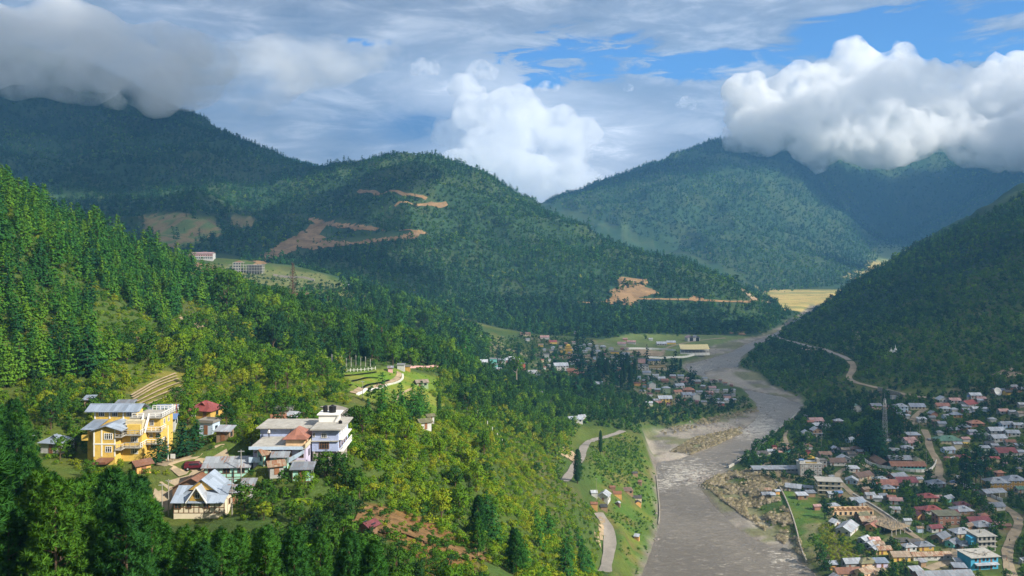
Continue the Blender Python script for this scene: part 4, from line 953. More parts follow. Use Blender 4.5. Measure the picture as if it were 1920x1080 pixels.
for x in (-4.62, -2.95, -0.1): MB().box(x, x + 0.28, -0.06, -0.004, 0.0, 5.7).build("pilaster", M_WHITE, e)
MB().box(-4.66, 0.16, -0.09, -0.006, 2.55, 2.80).build("string_course", M_WHITE, e)
for x, w, n in ((-6.4, 1.3, 3), (-3.4, 1.3, 3), (0.0, 1.7, 4)): window(e, x, 7.395, 7.0, w, 1.15, n)
window(e, -1.35, -0.004, 3.65, 1.9, 1.35, 4); window(e, -1.3, -0.004, 0.9, 1.4, 1.3, 3); window(e, 3.0, 2.996, 2.35, 1.6, 1.2, 4); window(e, 3.0, 2.996, -0.2, 1.6, 1.2, 4)
window(e, 5.6, 5.996, 5.3, 0.9, 1.2, 2); window(e, 6.9, 5.996, 2.6, 0.8, 1.1, 2); window(e, 5.4, 5.996, 2.6, 0.8, 1.1, 2); window(e, 5.8, 5.996, 0.2, 0.9, 1.1, 2)
window(e, 7.503, 8.0, 5.3, 0.9, 1.2, 2, 'w', math.pi / 2); window(e, 7.503, 10.5, 5.3, 0.9, 1.2, 2, 'w', math.pi / 2); window(e, 0.9, 3.215, 4.9, 0.5, 1.2, 2)
for zf in (1.35, 4.05):
    MB().box(0.13, 1.55, -0.3, 2.99, zf, zf + 0.22).box(1.56, 4.9, 1.6, 2.98, zf, zf + 0.22).build("balcony", M_CONC, e); railing(e, [(0.2, -0.2, zf + 0.22), (1.45, -0.2, zf + 0.22), (1.45, 1.65, zf + 0.22), (4.8, 1.65, zf + 0.22)], 0.95, M_CONC)
    MB().box(4.62, 8.0, 4.9, 5.98, zf, zf + 0.22).build("balcony", M_CONC, e); railing(e, [(4.9, 1.7, zf + 0.22), (4.9, 4.95, zf + 0.22), (7.9, 4.95, zf + 0.22), (7.9, 8, zf + 0.22)], 0.9, M_WHITE)
MB().box(0.92, 8.0, 5.2, 14.0, 7.02, 7.22).build("terrace", M_CONC, e)
railing(e, [(1.4, 5.4, 7.22), (3.9, 5.4, 7.22)], 0.9); railing(e, [(5.3, 5.4, 7.22), (7.9, 5.4, 7.22), (7.9, 13.8, 7.22), (2.5, 13.8, 7.22)], 0.9)
m = MB(); 
for x in (4.0, 5.2): m.bar((x, 3.2, 5.2), (x, 5.4, 8.1), 0.09); m.bar((x, 3.2, 4.3), (x, 5.4, 7.2), 0.09)
m.build("staircase", M_WHITE, e)
m = MB(); m.box(-3.0, 0.0, -4.2, -0.2, -0.6, -0.15); m.build("porch_roof", ROOFS["brick red"], e)

e.scale = (0.92, 0.92, 0.94)
e = site("purple_building", 580, 880, 166, "periwinkle and lilac flat-roofed building with peach rooftop room and red hip roof", "building", 0, [(0, 5, 7), (-6, 5, 8), (-6, -2, 6), (-3, -5, 4), (3, 4, 6)])
pw = WALLM["periwinkle"]; li = WALLM["lilac"]
m = MB(); m.box(0.5, 5.6, 0, 10, 3.5, 7.75); m.build("wall", pw, e)
m = MB(); m.box(0.5, 5.5, 0.3, 0.55, -1.0, 3.48); m.box(3.2, 5.5, 0.56, 9.5, -1.0, 3.48); m.build("stone_base", M_STONE, e)
for x in (0.8, 2.2, 3.7, 5.2): MB().box(x, x + 0.25, -0.05, 0.2, -2.5, 3.48).build("pillar", M_CONC, e)
MB().box(0.3, 6.6, -0.9, 10.3, 7.76, 8.0).build("roof_slab", M_CONC, e)
MB().box(5.62, 6.5, 0.6, 9.6, 3.3, 3.5).build("balcony", M_WHITE, e); railing(e, [(6.45, 0.7, 3.5), (6.45, 9.5, 3.5)], 1.0, M_WHITE); MB().box(5.62, 6.45, 0.6, 9.6, 5.55, 5.75).build("balcony", M_WHITE, e)
MB().box(0.4, 5.75, -0.35, -0.01, 5.45, 5.6).build("string_course", M_CONC, e)
window(e, 2.9, -0.004, 6.1, 1.1, 0.95, 3); o = window(e, 2.9, -0.004, 4.0, 1.9, 1.3, 4, 't'); window(e, 0.9, -0.004, 6.3, 0.5, 0.8, 2)
for y in (1.5, 3.6, 5.7, 7.8): window(e, 5.604, y, 6.0, 1.0, 1.1, 2, 'w', math.pi / 2); window(e, 5.604, y, 3.9, 0.9, 1.2, 2, 't', math.pi / 2)
m = MB(); m.box(-11, 0.48, 5, 12, -1.5, 6.9); m.build("wall", pw, e); MB().box(-11.6, 0.28, 4.1, 12.6, 6.92, 7.14).build("roof_slab", M_CONC, e)
MB().box(-5.0, -4.8, 4.93, 4.996, 5.9, 6.9).build("pillar", M_CONC, e)
m = MB(); m.box(-9.9, 0.15, -3.4, 4.98, -2.0, 5.0); m.build("wall", li, e); MB().box(-10.4, 0.35, -4.4, 4.9, 5.02, 5.24).build("terrace", M_CONC, e)
m = MB(); m.box(-10.4, -0.2, -4.55, -4.41, 4.95, 5.5); m.build("parapet", WALLM["pale blue"], e)
m = MB(); m.box(0.2, 0.34, -4.4, 4.8, 5.25, 5.95); m.build("parapet", WALLM["cream"], e)
MB().box(-10.4, -0.1, -4.45, -3.42, 2.5, 2.68).build("balcony", M_CONC, e)
m = MB(); m.poly([(-10.4, -4.5, 2.5), (-2.6, -4.5, 2.5), (-2.6, -4.5, 3.5), (-10.4, -4.5, 3.5)]); m.poly([(-2.6, -4.5, 2.6), (0.0, -4.5, 4.2), (0.0, -4.5, 4.9), (-2.6, -4.5, 3.5)])
m.poly([(-10.4, -4.38, 2.5), (-10.4, -4.38, 3.5), (-2.6, -4.38, 3.5), (-2.6, -4.38, 2.5)]); m.poly([(-2.6, -4.38, 2.6), (-2.6, -4.38, 3.5), (0, -4.38, 4.9), (0, -4.38, 4.2)]); m.poly([(-10.4, -4.5, 3.5), (-2.6, -4.5, 3.5), (-2.6, -4.38, 3.5), (-10.4, -4.38, 3.5)]); m.build("balustrade", WALLM["pale blue"], e)
for x in (-8.9, -6.4, -4.0): MB().box(x, x + 0.14, -4.35, -4.2, 2.7, 5.0).build("pillar", M_WHITE, e)
for x in (-8.0, -5.4, -3.0): put("door", DOORM, e, (x, -3.405, 2.7), 0, (1.0, 1, 1.9))
window(e, -0.7, -3.405, 3.2, 0.9, 1.3, 2, 't'); put("door", DOORM, e, (-1.2, -3.405, -0.6), 0, (1.2, 1, 2.1)); put("window", DARKWIN, e, (0.153, -1.0, 3.0), math.pi / 2, (1.0, 1, 1.3)); put("window", DARKWIN, e, (0.153, 2.0, 3.0), math.pi / 2, (1.0, 1, 1.3)); put("window", DARKWIN, e, (0.153, -1.5, 0.2), math.pi / 2, (0.8, 1, 1.6))
m = MB(); m.box(-3.9, -0.3, -2.6, 2.6, 5.25, 7.0); m.build("rooftop_room", WALLM["peach"], e); r = MB(); hip_roof(r, -3.9, -0.3, -2.6, 2.6, 7.02, 1.35, 0.6); r.build("roof", ROOFS["brick red"], e); put("door", DOORM, e, (-0.297, -1.4, 5.25), math.pi / 2, (0.8, 1, 1.5)); window(e, -0.297, 1.0, 5.9, 0.6, 0.7, 2, 't', math.pi / 2)
m = MB(); m.box(0.6, 4.2, 5.4, 9.2, 8.01, 9.4); m.build("stair_tower", M_WHITE, e); MB().box(0.3, 4.8, 5.1, 9.5, 9.41, 9.6).build("roof_slab", M_WHITE, e); m = MB(); m.bar((3.9, 5.3, 8.05), (4.8, 5.2, 9.5), 0.14); m.build("staircase", M_WHITE, e)
def tank(px_, X, Y, Z, r, h, lab):
    b = MB(); b.cyl((0, 0), r, 0, h, 16); b.cyl((0, 0), r * 0.92, h, h + r * 0.28, 16, r * 0.35); 
    for k in range(1, 5): b.cyl((0, 0), r * 1.04, h * k / 5 - 0.04, h * k / 5 + 0.04, 16)
    o = b.build("water_tank", M_BLACK); o.location = (X, Y, Z); tag(o, lab, "water tank", "black water tanks on the purple building"); MB().cyl((0, 0), r * 0.33, h + r * 0.282, h + r * 0.4, 10).build("lid", M_BLACK, o)
bx, by, bz = e.location
tank(0, bx + 3.0, by + 7.2, bz + 9.605, 0.72, 1.25, "largest black water tank on top of the white stair tower"); tank(0, bx + 1.5, by + 7.4, bz + 9.605, 0.45, 1.25, "slimmer black water tank beside the largest one on the tower")
tank(0, bx + 5.2, by + 4.2, bz + 8.005, 0.36, 0.5, "small black water drum on the flat roof right of the tower")

e = site("timbered_house", 372, 962, 150, "cream timber-framed house with light grey gabled roofs and arched attic window", "house", 0, [(0, 4, 6), (-3, -2, 1.6), (2, -2, 1.6)])
cr = WALLM["cream"]; cre = simple("cream_panel", (0.64, 0.56, 0.42), 0.85, 0.08, 0.8)
m = MB(); m.box(-4.35, 4.6, 0, 7, -2.2, 2.1); m.build("wall", cre, e)
r = MB(); gable_roof(r, -4.35, 4.2, 0, 7, 2.12, 1.75, 'x', 0.45); r.build("roof", ROOFS["bluegrey"], e)
r = MB(); gable_roof(r, -4.1, 3.9, 1.9, 8.2, 2.35, 3.1, 'y', 0.3); r.build("roof", ROOFS["bluegrey"], e)
m = MB(); m.poly([(-2.4, 1.9, 3.5), (2.2, 1.9, 3.5), (-0.1, 1.9, 5.25)]); m.build("gable_board", WALLM["ochre"], e)
r = MB(); gable_roof(r, -1.55, 1.25, -0.25, 3.4, 2.45, 2.25, 'y', 0.4); r.build("dormer_roof", ROOFS["silver"], e)
m = MB(); m.poly([(-1.55, -0.06, 2.15), (1.25, -0.06, 2.15), (1.25, -0.06, 2.4), (-0.15, -0.06, 4.6), (-1.55, -0.06, 2.4)]); m.build("gable_board", WALLM["ochre"], e)
for sg in (-1, 1): b = MB(); b.bar((-0.15 + sg * 1.85, -0.68, 1.95), (-0.15, -0.68, 4.72), 0.09); b.build("bargeboard", M_WHITE, e)
window(e, -0.15, -0.065, 2.6, 0.85, 1.15, 2)
m = MB(); 
for i in range(3): a0 = math.pi * i / 3; a1 = math.pi * (i + 1) / 3; m.bar((-0.15 + 0.42 * math.cos(a0), -0.12, 3.75 + 0.35 * math.sin(a0)), (-0.15 + 0.42 * math.cos(a1), -0.12, 3.75 + 0.35 * math.sin(a1)), 0.05)
m.build("window_arch", M_FRAME, e)
t = MB()
for z in (0.03, 1.0, 2.02): t.box(-4.37, 4.62, -0.045, -0.003, z - 0.05, z + 0.05)
for i in range(11): x = -4.32 + i * 0.89; t.box(x - 0.05, x + 0.05, -0.052, -0.005, 0.0, 2.1)
t.build("timber_frame", M_TIMBER, e)
window(e, -3.6, -0.055, 0.75, 1.2, 1.2, 2, 't'); window(e, -1.6, -0.055, 0.85, 0.95, 1.05, 2, 't'); window(e, 1.4, -0.055, 0.85, 0.95, 1.05, 2, 't'); window(e, 4.604, 2.5, 0.85, 0.95, 1.05, 2, 't', math.pi / 2)

def hs(*a, **k): return house(*a, **k)
hs(380, 893, 92, 'gy', 'rust', 'brown', 1, -6, 1.1, "house with long rusty brown roof close behind the grey gabled house", pitch=0.5, wallh=2.2, d=161)
hs(432, 878, 92, 'gx', 'grey', 'mint', 2, 4, 0.7, "two-storey mint green timbered house with plain grey roof", timber=True, win='t', pitch=0.4, wallh=4.5, d=164)
hs(568, 884, 44, 'shed', 'grey', 'mint', 1, 3, 0.6, "small mint green hut on stilts below the lilac building", timber=True, stilts=True, win='t', wallh=2.3, d=158)
hs(494, 851, 40, 'gy', 'green', 'brown', 1, -10, 1.2, "house with faded green gabled roof in front of the lilac building", wallh=2.2, d=166)
hs(497, 868, 40, 'gx', 'tan', 'mint', 1, 42, 1.3, "mint walled house with long weathered tan roof turned aslant", timber=True, win='t', d=162)
hs(527, 874, 34, 'gx', 'grey', 'mint', 1, 2, 0.8, "low mint walled hut with grey roof left of the stilt hut", timber=True, win='t', d=161)
hs(517, 890, 42, 'gx', 'tan', 'grey', 1, 25, 0.9, "shed with patched grey-brown roof below the mint huts", wallh=1.9, d=158)
hs(453, 847, 36, 'shed', 'silver', 'pink', 1, -8, 0.8, "low shed with silver sheet roof left of the lilac building", wallh=2.0, d=171)
hs(438, 916, 30, 'shed', 'grey', 'plank', 1, 2, 0.8, "small grey lean-to right of the timbered house", wallh=1.8, d=155); hs(466, 918, 28, 'shed', 'grey', 'white', 1, 3, 0.8, "small white shed with grey roof at the garden edge", wallh=1.8, d=156)
hs(108, 818, 58, 'hip', 'bluegrey', 'white', 1, -12, 0.8, "low house with blue-grey hip roof among dark pines left of the yellow building", pitch=0.55, d=180)
hs(265, 866, 44, 'gx', 'rust', 'orange', 1, 48, 0.8, "small orange shed with rust streaked roof below the yellow building", wallh=2.0, d=161)
hs(386, 757, 62, 'hip', 'red', 'ochre', 1, -14, 0.9, "house with bright red roof and ochre walls on the left slope", pitch=0.6)
hs(393, 788, 40, 'flat', 'concrete', 'pale blue', 1, -12, 0.9, "flat-roofed white and pale blue house below the red roof", wallh=2.6)
hs(422, 803, 34, 'shed', 'silver', 'plank', 1, -6, 0.8, "brown plank hut with silver roof below the red roofed house", wallh=2.1)
hs(306, 761, 58, 'gx', 'bluegrey', 'white', 1, 3, 0.5, "long low shed with blue-grey roof behind the yellow building", wallh=2.0)
hs(318, 775, 34, 'gx', 'blue', 'white', 1, 8, 0.9, "white house with blue-edged roof beside the dark conifer", wallh=2.3)
hs(235, 755, 36, 'shed', 'grey', 'pink', 1, 4, 0.6, "small pink hut with grey roof just behind the yellow building", wallh=1.9)
hs(168, 746, 20, 'shed', 'bluegrey', 'pink', 1, 4, 0.8, "tiny pink hut with pale roof on the slope above", wallh=1.8)
hs(46, 823, 16, 'shed', 'pale', 'white', 1, 4, 0.8, "tiny white hut half hidden in the dark pines", wallh=1.8)
hs(533, 765, 36, 'flat', 'concrete', 'grey', 1, -8, 0.8, "flat concrete shelter above the lilac building", wallh=1.8); hs(522, 778, 34, 'gx', 'rust', 'brown', 1, 20, 0.8, "shack with rusty patchwork roof above the lilac building", wallh=1.7); hs(550, 776, 30, 'shed', 'pale', 'plank', 1, -12, 0.8, "shack with pale sheet roof beside the rusty shack", wallh=1.7)
hs(506, 665, 17, 'flat', 'rust', 'brick', 1, 8, 0.9, "small brick red hut with yellow flag pole in the trees", wallh=2.6); hs(492, 676, 16, 'gx', 'tan', 'plank', 1, 25, 0.8, "shack with faded tan roof below the brick hut", wallh=2.0); hs(497, 686, 11, 'shed', 'white', 'teal', 1, 0, 0.8, "tiny teal hut below the tan shack", wallh=2.0)
# around the meadow
hs(790, 712, 30, 'gx', 'tan', 'green', 1, 24, 0.7, "grey-green house with pale roof at the far meadow edge", detail=True)
hs(795, 785, 34, 'gx', 'olive', 'white', 1, 30, 0.8, "white cottage with olive roof below the meadow", detail=True); hs(806, 776, 22, 'gx', 'olive', 'white', 1, 30, 0.8, "cottage with olive roof right behind the white one", detail=True)
hs(763, 686, 16, 'flat', 'concrete', 'ochre', 1, 4, 0.8, "yellow gatehouse with red posts at the top of the meadow", wallh=2.4); hs(752, 683, 16, 'flat', 'white', 'white', 1, 0, 0.8, "white and green gate kiosk at the end of the stone path", wallh=2.8); hs(732, 688, 13, 'shed', 'grey', 'pink', 1, 8, 0.8, "little pink ticket hut at the fence", wallh=2.2)
hs(640, 598, 20, 'gx', 'tan', 'white', 1, 8, 0.8, "white house with tan roof on the wooded spur", detail=True); hs(655, 602, 22, 'gx', 'green-grey', 'white', 1, -8, 0.7, "white house with grey-green roof in the middle of the spur trio", detail=True); hs(671, 605, 16, 'gx', 'tan', 'peach', 1, 4, 0.8, "peach house at the right end of the spur trio", detail=True)
hs(801, 570, 11, 'gx', 'white', 'white', 1, 20, 0.8, "tiny white house on the crest of the spur"); hs(554, 568, 9, 'flat', 'white', 'white', 1, 0, 0.8, "tiny white hut at the foot of the bare tree"); hs(652, 533, 17, 'shed', 'white', 'white', 1, 0, 0.5, "long white hut at the edge of the spur pasture", wallh=2.5)
# by the river road
hs(1133, 921, 29, 'gy', 'silver', 'white', 1, -20, 1.15, "white hall with silver gabled roof in the riverside field", detail=True, wallh=3.0, pitch=0.6)
for a in ((1114, 921, 13, 'shed', 'white', 'white', "tiny white hut left of the white hall"), (1148, 910, 12, 'gx', 'rust', 'brown', "rust roofed shack behind the white hall"), (1157, 920, 17, 'gx', 'rust', 'orange', "orange shack with rusty roof right of the white hall"), (1176, 915, 22, 'shed', 'brown', 'plank', "long brown plank shed in the riverside field"), (1194, 928, 18, 'gx', 'dark', 'cream', "cream hut with dark roof near the river wall"), (1196, 938, 13, 'gy', 'dark', 'orange', "orange hut with dark gable near the river wall"), (1114, 940, 15, 'gx', 'rust', 'orange', "orange hut with rusty roof beside the bend of the river road"), (1132, 947, 14, 'shed', 'dark', 'plank', "low dark shed in front of the white hall"), (1159, 940, 11, 'gy', 'pale', 'brown', "small hut with pale gable in the middle of the field"), (1194, 1003, 13, 'shed', 'pale', 'orange', "lone orange hut with pale roof near the lower river bend"), (1200, 902, 9, 'shed', 'brown', 'plank', "tiny plank hut high on the riverside field"), (1190, 884, 12, 'gx', 'dark', 'plank', "dark shack at the upper edge of the riverside field")):
    hs(a[0], a[1], a[2], a[3], a[4], a[5], 1, random.uniform(-25, 25), 0.8, a[6], name="hut", cat="hut", group="huts in the riverside field", wallh=2.0, over=0.25)
hs(1078, 781, 30, 'gx', 'pale', 'white', 1, 6, 0.6, "white house with grey roof on a stone platform above the river road", detail=True); hs(1090, 778, 18, 'gx', 'silver', 'white', 1, 20, 0.8, "white annex right behind the platform house")
hs(692, 1040, 26, 'gy', 'maroon', 'brown', 1, -30, 1.2, "hut with dark maroon roof in the brown clearing at the bottom", wallh=1.6, d=140)
# ------------------------------------------------------------------ the two towns
# px, py of the roof centre, apparent width, roof kind, roof colour, wall colour, storeys, turn
RTOWN = [
(1606, 759, 17, 'gy', 'green', 'white', 2, 0), (1641, 757, 22, 'gx', 'grey', 'brown', 1, 5), (1643, 765, 18, 'gx', 'pink', 'brown', 1, -8), (1663, 760, 13, 'gx', 'pink', 'brick', 1, 4), (1658, 769, 11, 'gx', 'grey', 'grey', 1, 0), (1676, 743, 12, 'flat', 'white', 'white', 1, 0), (1688, 758, 26, 'hip', 'pale', 'pale blue', 2, 4), (1718, 758, 30, 'gx', 'pale', 'cream', 1, -4),
(1677, 766, 16, 'gx', 'maroon', 'brown', 1, 0), (1703, 771, 13, 'gx', 'tan', 'plank', 1, 30), (1702, 778, 8, 'shed', 'white', 'white', 1, 0), (1688, 777, 8, 'shed', 'white', 'white', 1, 0), (1749, 772, 18, 'gy', 'grey', 'brick', 1, 10), (1728, 784, 17, 'shed', 'pale', 'white', 1, 0), (1754, 788, 15, 'gx', 'brown', 'plank', 1, 6), (1593, 821, 22, 'gx', 'pale', 'pale blue', 1, 40), (1614, 815, 14, 'gx', 'orange', 'brown', 1, 10),
(1711, 813, 26, 'shed', 'silver', 'plank', 1, 2), (1704, 821, 25, 'gx', 'pink', 'white', 1, 8), (1712, 827, 22, 'gx', 'pink', 'white', 1, -5), (1700, 836, 24, 'hip', 'silver', 'white', 1, -10), (1675, 841, 24, 'gx', 'silver', 'brown', 1, -22), (1662, 824, 16, 'gx', 'grey', 'cream', 1, 0), (1603, 838, 20, 'hip', 'brown', 'white', 1, 0), (1595, 848, 18, 'gx', 'tan', 'grey', 1, 12),
(1767, 745, 23, 'gy', 'pale', 'white', 1, 4), (1789, 747, 21, 'gx', 'pink', 'white', 1, 0), (1815, 752, 38, 'gx', 'red', 'white', 1, 30), (1829, 763, 18, 'gx', 'white', 'white', 1, 6), (1766, 757, 26, 'gx', 'brick red', 'cream', 1, -4), (1773, 763, 20, 'hip', 'pale', 'white', 1, 0), (1788, 765, 15, 'hip', 'white', 'white', 1, 10), (1809, 759, 14, 'gx', 'silver', 'green', 1, 0), (1810, 766, 15, 'gx', 'silver', 'brick', 1, 6), (1792, 774, 21, 'hip', 'pale', 'orange', 1, 0), (1818, 771, 17, 'gx', 'grey', 'cream', 1, 5),
(1829, 789, 27, 'hip', 'orange', 'brick', 1, 0), (1746, 780, 14, 'gx', 'grey', 'grey', 1, 0), (1765, 791, 16, 'gx', 'pale', 'white', 1, 0), (1809, 797, 22, 'hip', 'silver', 'plank', 1, 6), (1786, 802, 22, 'gx', 'silver', 'brick', 1, 4), (1822, 806, 17, 'gx', 'pale', 'lilac', 1, 4), (1761, 808, 14, 'hip', 'grey', 'white', 1, 0), (1776, 819, 48, 'hip', 'green', 'cream', 1, 2), (1809, 820, 18, 'gx', 'pink', 'white', 1, 8), (1794, 829, 17, 'gx', 'silver', 'cream', 2, 2), (1812, 831, 10, 'shed', 'yellow', 'ochre', 1, 0), (1777, 839, 27, 'gx', 'white', 'pale blue', 1, 14),
(1827, 737, 22, 'gx', 'white', 'white', 1, 0), (1815, 741, 12, 'gx', 'blue', 'white', 1, 10), (1839, 744, 18, 'gx', 'pink', 'brown', 1, -5), (1838, 749, 11, 'shed', 'white', 'white', 1, 0), (1872, 729, 24, 'gx', 'grey', 'plank', 1, 4), (1890, 732, 18, 'gx', 'dark', 'yellow', 1, 8), (1898, 722, 18, 'gx', 'grey', 'brick', 1, 0), (1913, 726, 20, 'gx', 'grey', 'plank', 1, 4), (1916, 755, 16, 'gx', 'pale', 'grey', 1, 0), (1880, 767, 20, 'gx', 'pink', 'grey', 1, 3), (1897, 769, 13, 'gx', 'silver', 'grey', 1, 0), (1914, 771, 17, 'gx', 'tan', 'white', 1, 5),
(1860, 783, 14, 'hip', 'pale', 'white', 1, 0), (1886, 791, 26, 'gx', 'silver', 'pale blue', 1, 4), (1908, 793, 20, 'gx', 'pale', 'white', 1, -6), (1866, 802, 30, 'gx', 'pale', 'grey', 1, 2), (1897, 807, 26, 'gx', 'pale', 'white', 1, -4), (1846, 812, 20, 'hip', 'silver', 'white', 1, 4), (1870, 816, 32, 'gx', 'pale', 'white', 1, 10), (1893, 825, 20, 'gx', 'rust', 'white', 1, 0), (1910, 833, 14, 'shed', 'pale', 'grey', 1, 0), (1854, 828, 20, 'gx', 'dark', 'grey', 1, 6), (1864, 832, 14, 'gx', 'silver', 'white', 1, 0), (1845, 836, 18, 'gx', 'pale', 'pale green', 1, 0), (1877, 837, 18, 'gx', 'dark', 'cream', 1, 0),
(1806, 854, 24, 'hip', 'red', 'brown', 1, 0), (1883, 842, 40, 'gx', 'red', 'white', 1, 4), (1864, 857, 17, 'gx', 'red', 'cream', 1, 0), (1874, 883, 19, 'hip', 'orange', 'brick', 1, 5), (1851, 877, 13, 'gx', 'rust', 'plank', 1, 0), (1914, 846, 15, 'shed', 'pale', 'white', 1, 0), (1911, 858, 14, 'gx', 'grey', 'white', 1, 0),
(1868, 898, 42, 'hip', 'silver', 'ochre', 2, 2), (1901, 894, 40, 'hip', 'silver', 'ochre', 2, 2), (1913, 913, 24, 'gx', 'green', 'grey', 1, 10), (1866, 944, 34, 'gx', 'grey', 'white', 1, 12), (1754, 901, 36, 'hip', 'silver', 'white', 1, 12), (1776, 930, 27, 'gx', 'silver', 'teal', 1, 30), (1739, 927, 32, 'hip', 'red', 'cream', 1, 0), (1757, 929, 16, 'gx', 'pink', 'white', 1, 0), (1803, 942, 30, 'hip', 'maroon', 'cream', 1, 4), (1746, 950, 37, 'hip', 'red', 'white', 1, 5), (1803, 951, 40, 'hip', 'pale', 'plank', 1, 8), (1783, 957, 24, 'gx', 'maroon', 'brown', 1, 0), (1722, 951, 20, 'gx', 'maroon', 'brick', 1, 8), (1723, 962, 24, 'gy', 'maroon', 'orange', 1, 20),
(1614, 845, 13, 'shed', 'white', 'brick', 1, 0), (1703, 838, 18, 'gx', 'silver', 'cream', 1, -8), (1599, 876, 22, 'shed', 'white', 'white', 1, 2), (1616, 887, 46, 'gx', 'brown', 'cream', 1, 28), (1597, 896, 27, 'gy', 'white', 'pale blue', 1, -22), (1651, 895, 30, 'hip', 'white', 'brown', 1, 10), (1660, 902, 42, 'gx', 'brick red', 'pale blue', 1, -2), (1682, 889, 40, 'gx', 'silver', 'brick', 1, 24), (1697, 897, 40, 'gx', 'maroon', 'white', 1, 2), (1721, 895, 17, 'gx', 'silver', 'cream', 1, 4), (1664, 911, 27, 'hip', 'pale', 'yellow', 1, 4), (1622, 914, 18, 'gx', 'tan', 'plank', 1, 20), (1630, 924, 20, 'gx', 'silver', 'white', 1, 6), (1645, 930, 18, 'gx', 'white', 'white', 1, -8), (1655, 926, 16, 'gx', 'silver', 'grey', 1, 0), (1679, 934, 27, 'gx', 'pink', 'white', 1, -12), (1671, 929, 18, 'gx', 'brick red', 'brown', 1, -10),
(1605, 934, 30, 'gx', 'silver', 'cream', 1, 10), (1612, 938, 24, 'gx', 'bluegrey', 'grey', 1, 30), (1563, 944, 22, 'hip', 'pale', 'white', 1, 6), (1616, 962, 32, 'gx', 'olive', 'brown', 1, 30), (1626, 970, 34, 'gx', 'tan', 'brown', 1, 4), (1637, 981, 36, 'gx', 'brick red', 'orange', 1, 48), (1566, 975, 24, 'gy', 'white', 'white', 1, 30), (1588, 984, 54, 'gx', 'silver', 'white', 1, 52), (1690, 1010, 28, 'gx', 'dark', 'ochre', 1, 6), (1712, 1012, 28, 'gx', 'dark', 'ochre', 1, 12), (1620, 1007, 30, 'gx', 'pale', 'grey', 1, 40), (1638, 1008, 22, 'gx', 'pink', 'grey', 1, 4), (1632, 1016, 30, 'gx', 'silver', 'grey', 1, 40), (1646, 1016, 22, 'gx', 'tan', 'peach', 1, 4), (1641, 1025, 30, 'gx', 'silver', 'plank', 1, 40), (1656, 1025, 28, 'gx', 'tan', 'yellow', 1, 4),
(1704, 1020, 28, 'hip', 'silver', 'white', 1, 10), (1732, 1017, 34, 'hip', 'grey', 'ochre', 1, 6), (1686, 1036, 37, 'gx', 'tan', 'yellow', 1, 3), (1744, 1036, 76, 'gx', 'tan', 'white', 1, 3), (1596, 1048, 36, 'gx', 'silver', 'grey', 1, 6), (1625, 1048, 38, 'hip', 'olive', 'peach', 1, 8), (1651, 1051, 26, 'shed', 'bluegrey', 'lilac', 1, 2), (1588, 1065, 50, 'gx', 'rust', 'peach', 1, 4), (1622, 1066, 44, 'gx', 'tan', 'peach', 1, 30), (1562, 1055, 16, 'shed', 'pale', 'orange', 1, 0), (1568, 1078, 26, 'gy', 'silver', 'grey', 1, 20), (1768, 1072, 110, 'gx', 'grey', 'brick', 1, 5), (1729, 1051, 17, 'shed', 'grey', 'plank', 1, 14), (1717, 1066, 24, 'shed', 'silver', 'brick', 1, 8),
(1774, 962, 48, 'shed', 'olive', 'brick', 2, 4), (1752, 985, 28, 'gx', 'maroon', 'white', 1, 12), (1764, 1001, 40, 'gx', 'grey', 'plank', 1, 36), (1786, 1012, 34, 'gx', 'grey', 'teal', 1, 36), (1803, 992, 42, 'hip', 'pale', 'cream', 1, 10), (1832, 1000, 26, 'shed', 'pale', 'green', 1, 4), (1840, 979, 42, 'hip', 'silver', 'plank', 1, 12), (1815, 982, 24, 'gx', 'tan', 'plank', 1, 30), (1811, 1016, 34, 'hip', 'grey', 'plank', 1, 6), (1832, 971, 46, 'gx', 'maroon', 'brick', 1, 6), (1844, 963, 18, 'hip', 'brick red', 'cream', 1, 0), (1874, 979, 20, 'gx', 'pink', 'plank', 1, 4), (1886, 982, 18, 'gx', 'rust', 'plank', 1, -6), (1812, 1041, 16, 'shed', 'white', 'plank', 1, 0), (1795, 1050, 13, 'shed', 'pale', 'grey', 1, 0), (1798, 1060, 26, 'shed', 'silver', 'plank', 1, -6), (1916, 1046, 14, 'gx', 'silver', 'grey', 1, 20),
(1428, 846, 22, 'gx', 'dark', 'white', 1, 4), (1446, 843, 16, 'gx', 'pale', 'white', 1, 0), (1452, 837, 10, 'flat', 'red', 'pink', 1, 0), (1463, 840, 11, 'gx', 'dark', 'pink', 1, 0), (1478, 838, 22, 'gx', 'brown', 'teal', 1, 2), (1511, 808, 16, 'gy', 'pale', 'white', 2, 4), (1530, 803, 22, 'gy', 'silver', 'plank', 2, 10), (1531, 811, 20, 'shed', 'pale', 'white', 1, 0), (1515, 834, 16, 'hip', 'brown', 'white', 1, 0), (1515, 846, 10, 'flat', 'red', 'red', 1, 0), (1567, 861, 34, 'gx', 'brown', 'white', 1, 4), (1582, 856, 24, 'gy', 'pale', 'grey', 1, 0), (1566, 838, 18, 'gy', 'white', 'lilac', 1, 10), (1584, 840, 16, 'gx', 'tan', 'grey', 1, 0), (1540, 862, 20, 'flat', 'concrete', 'grey', 2, 0), (1546, 848, 24, 'gx', 'brown', 'grey', 1, 2),
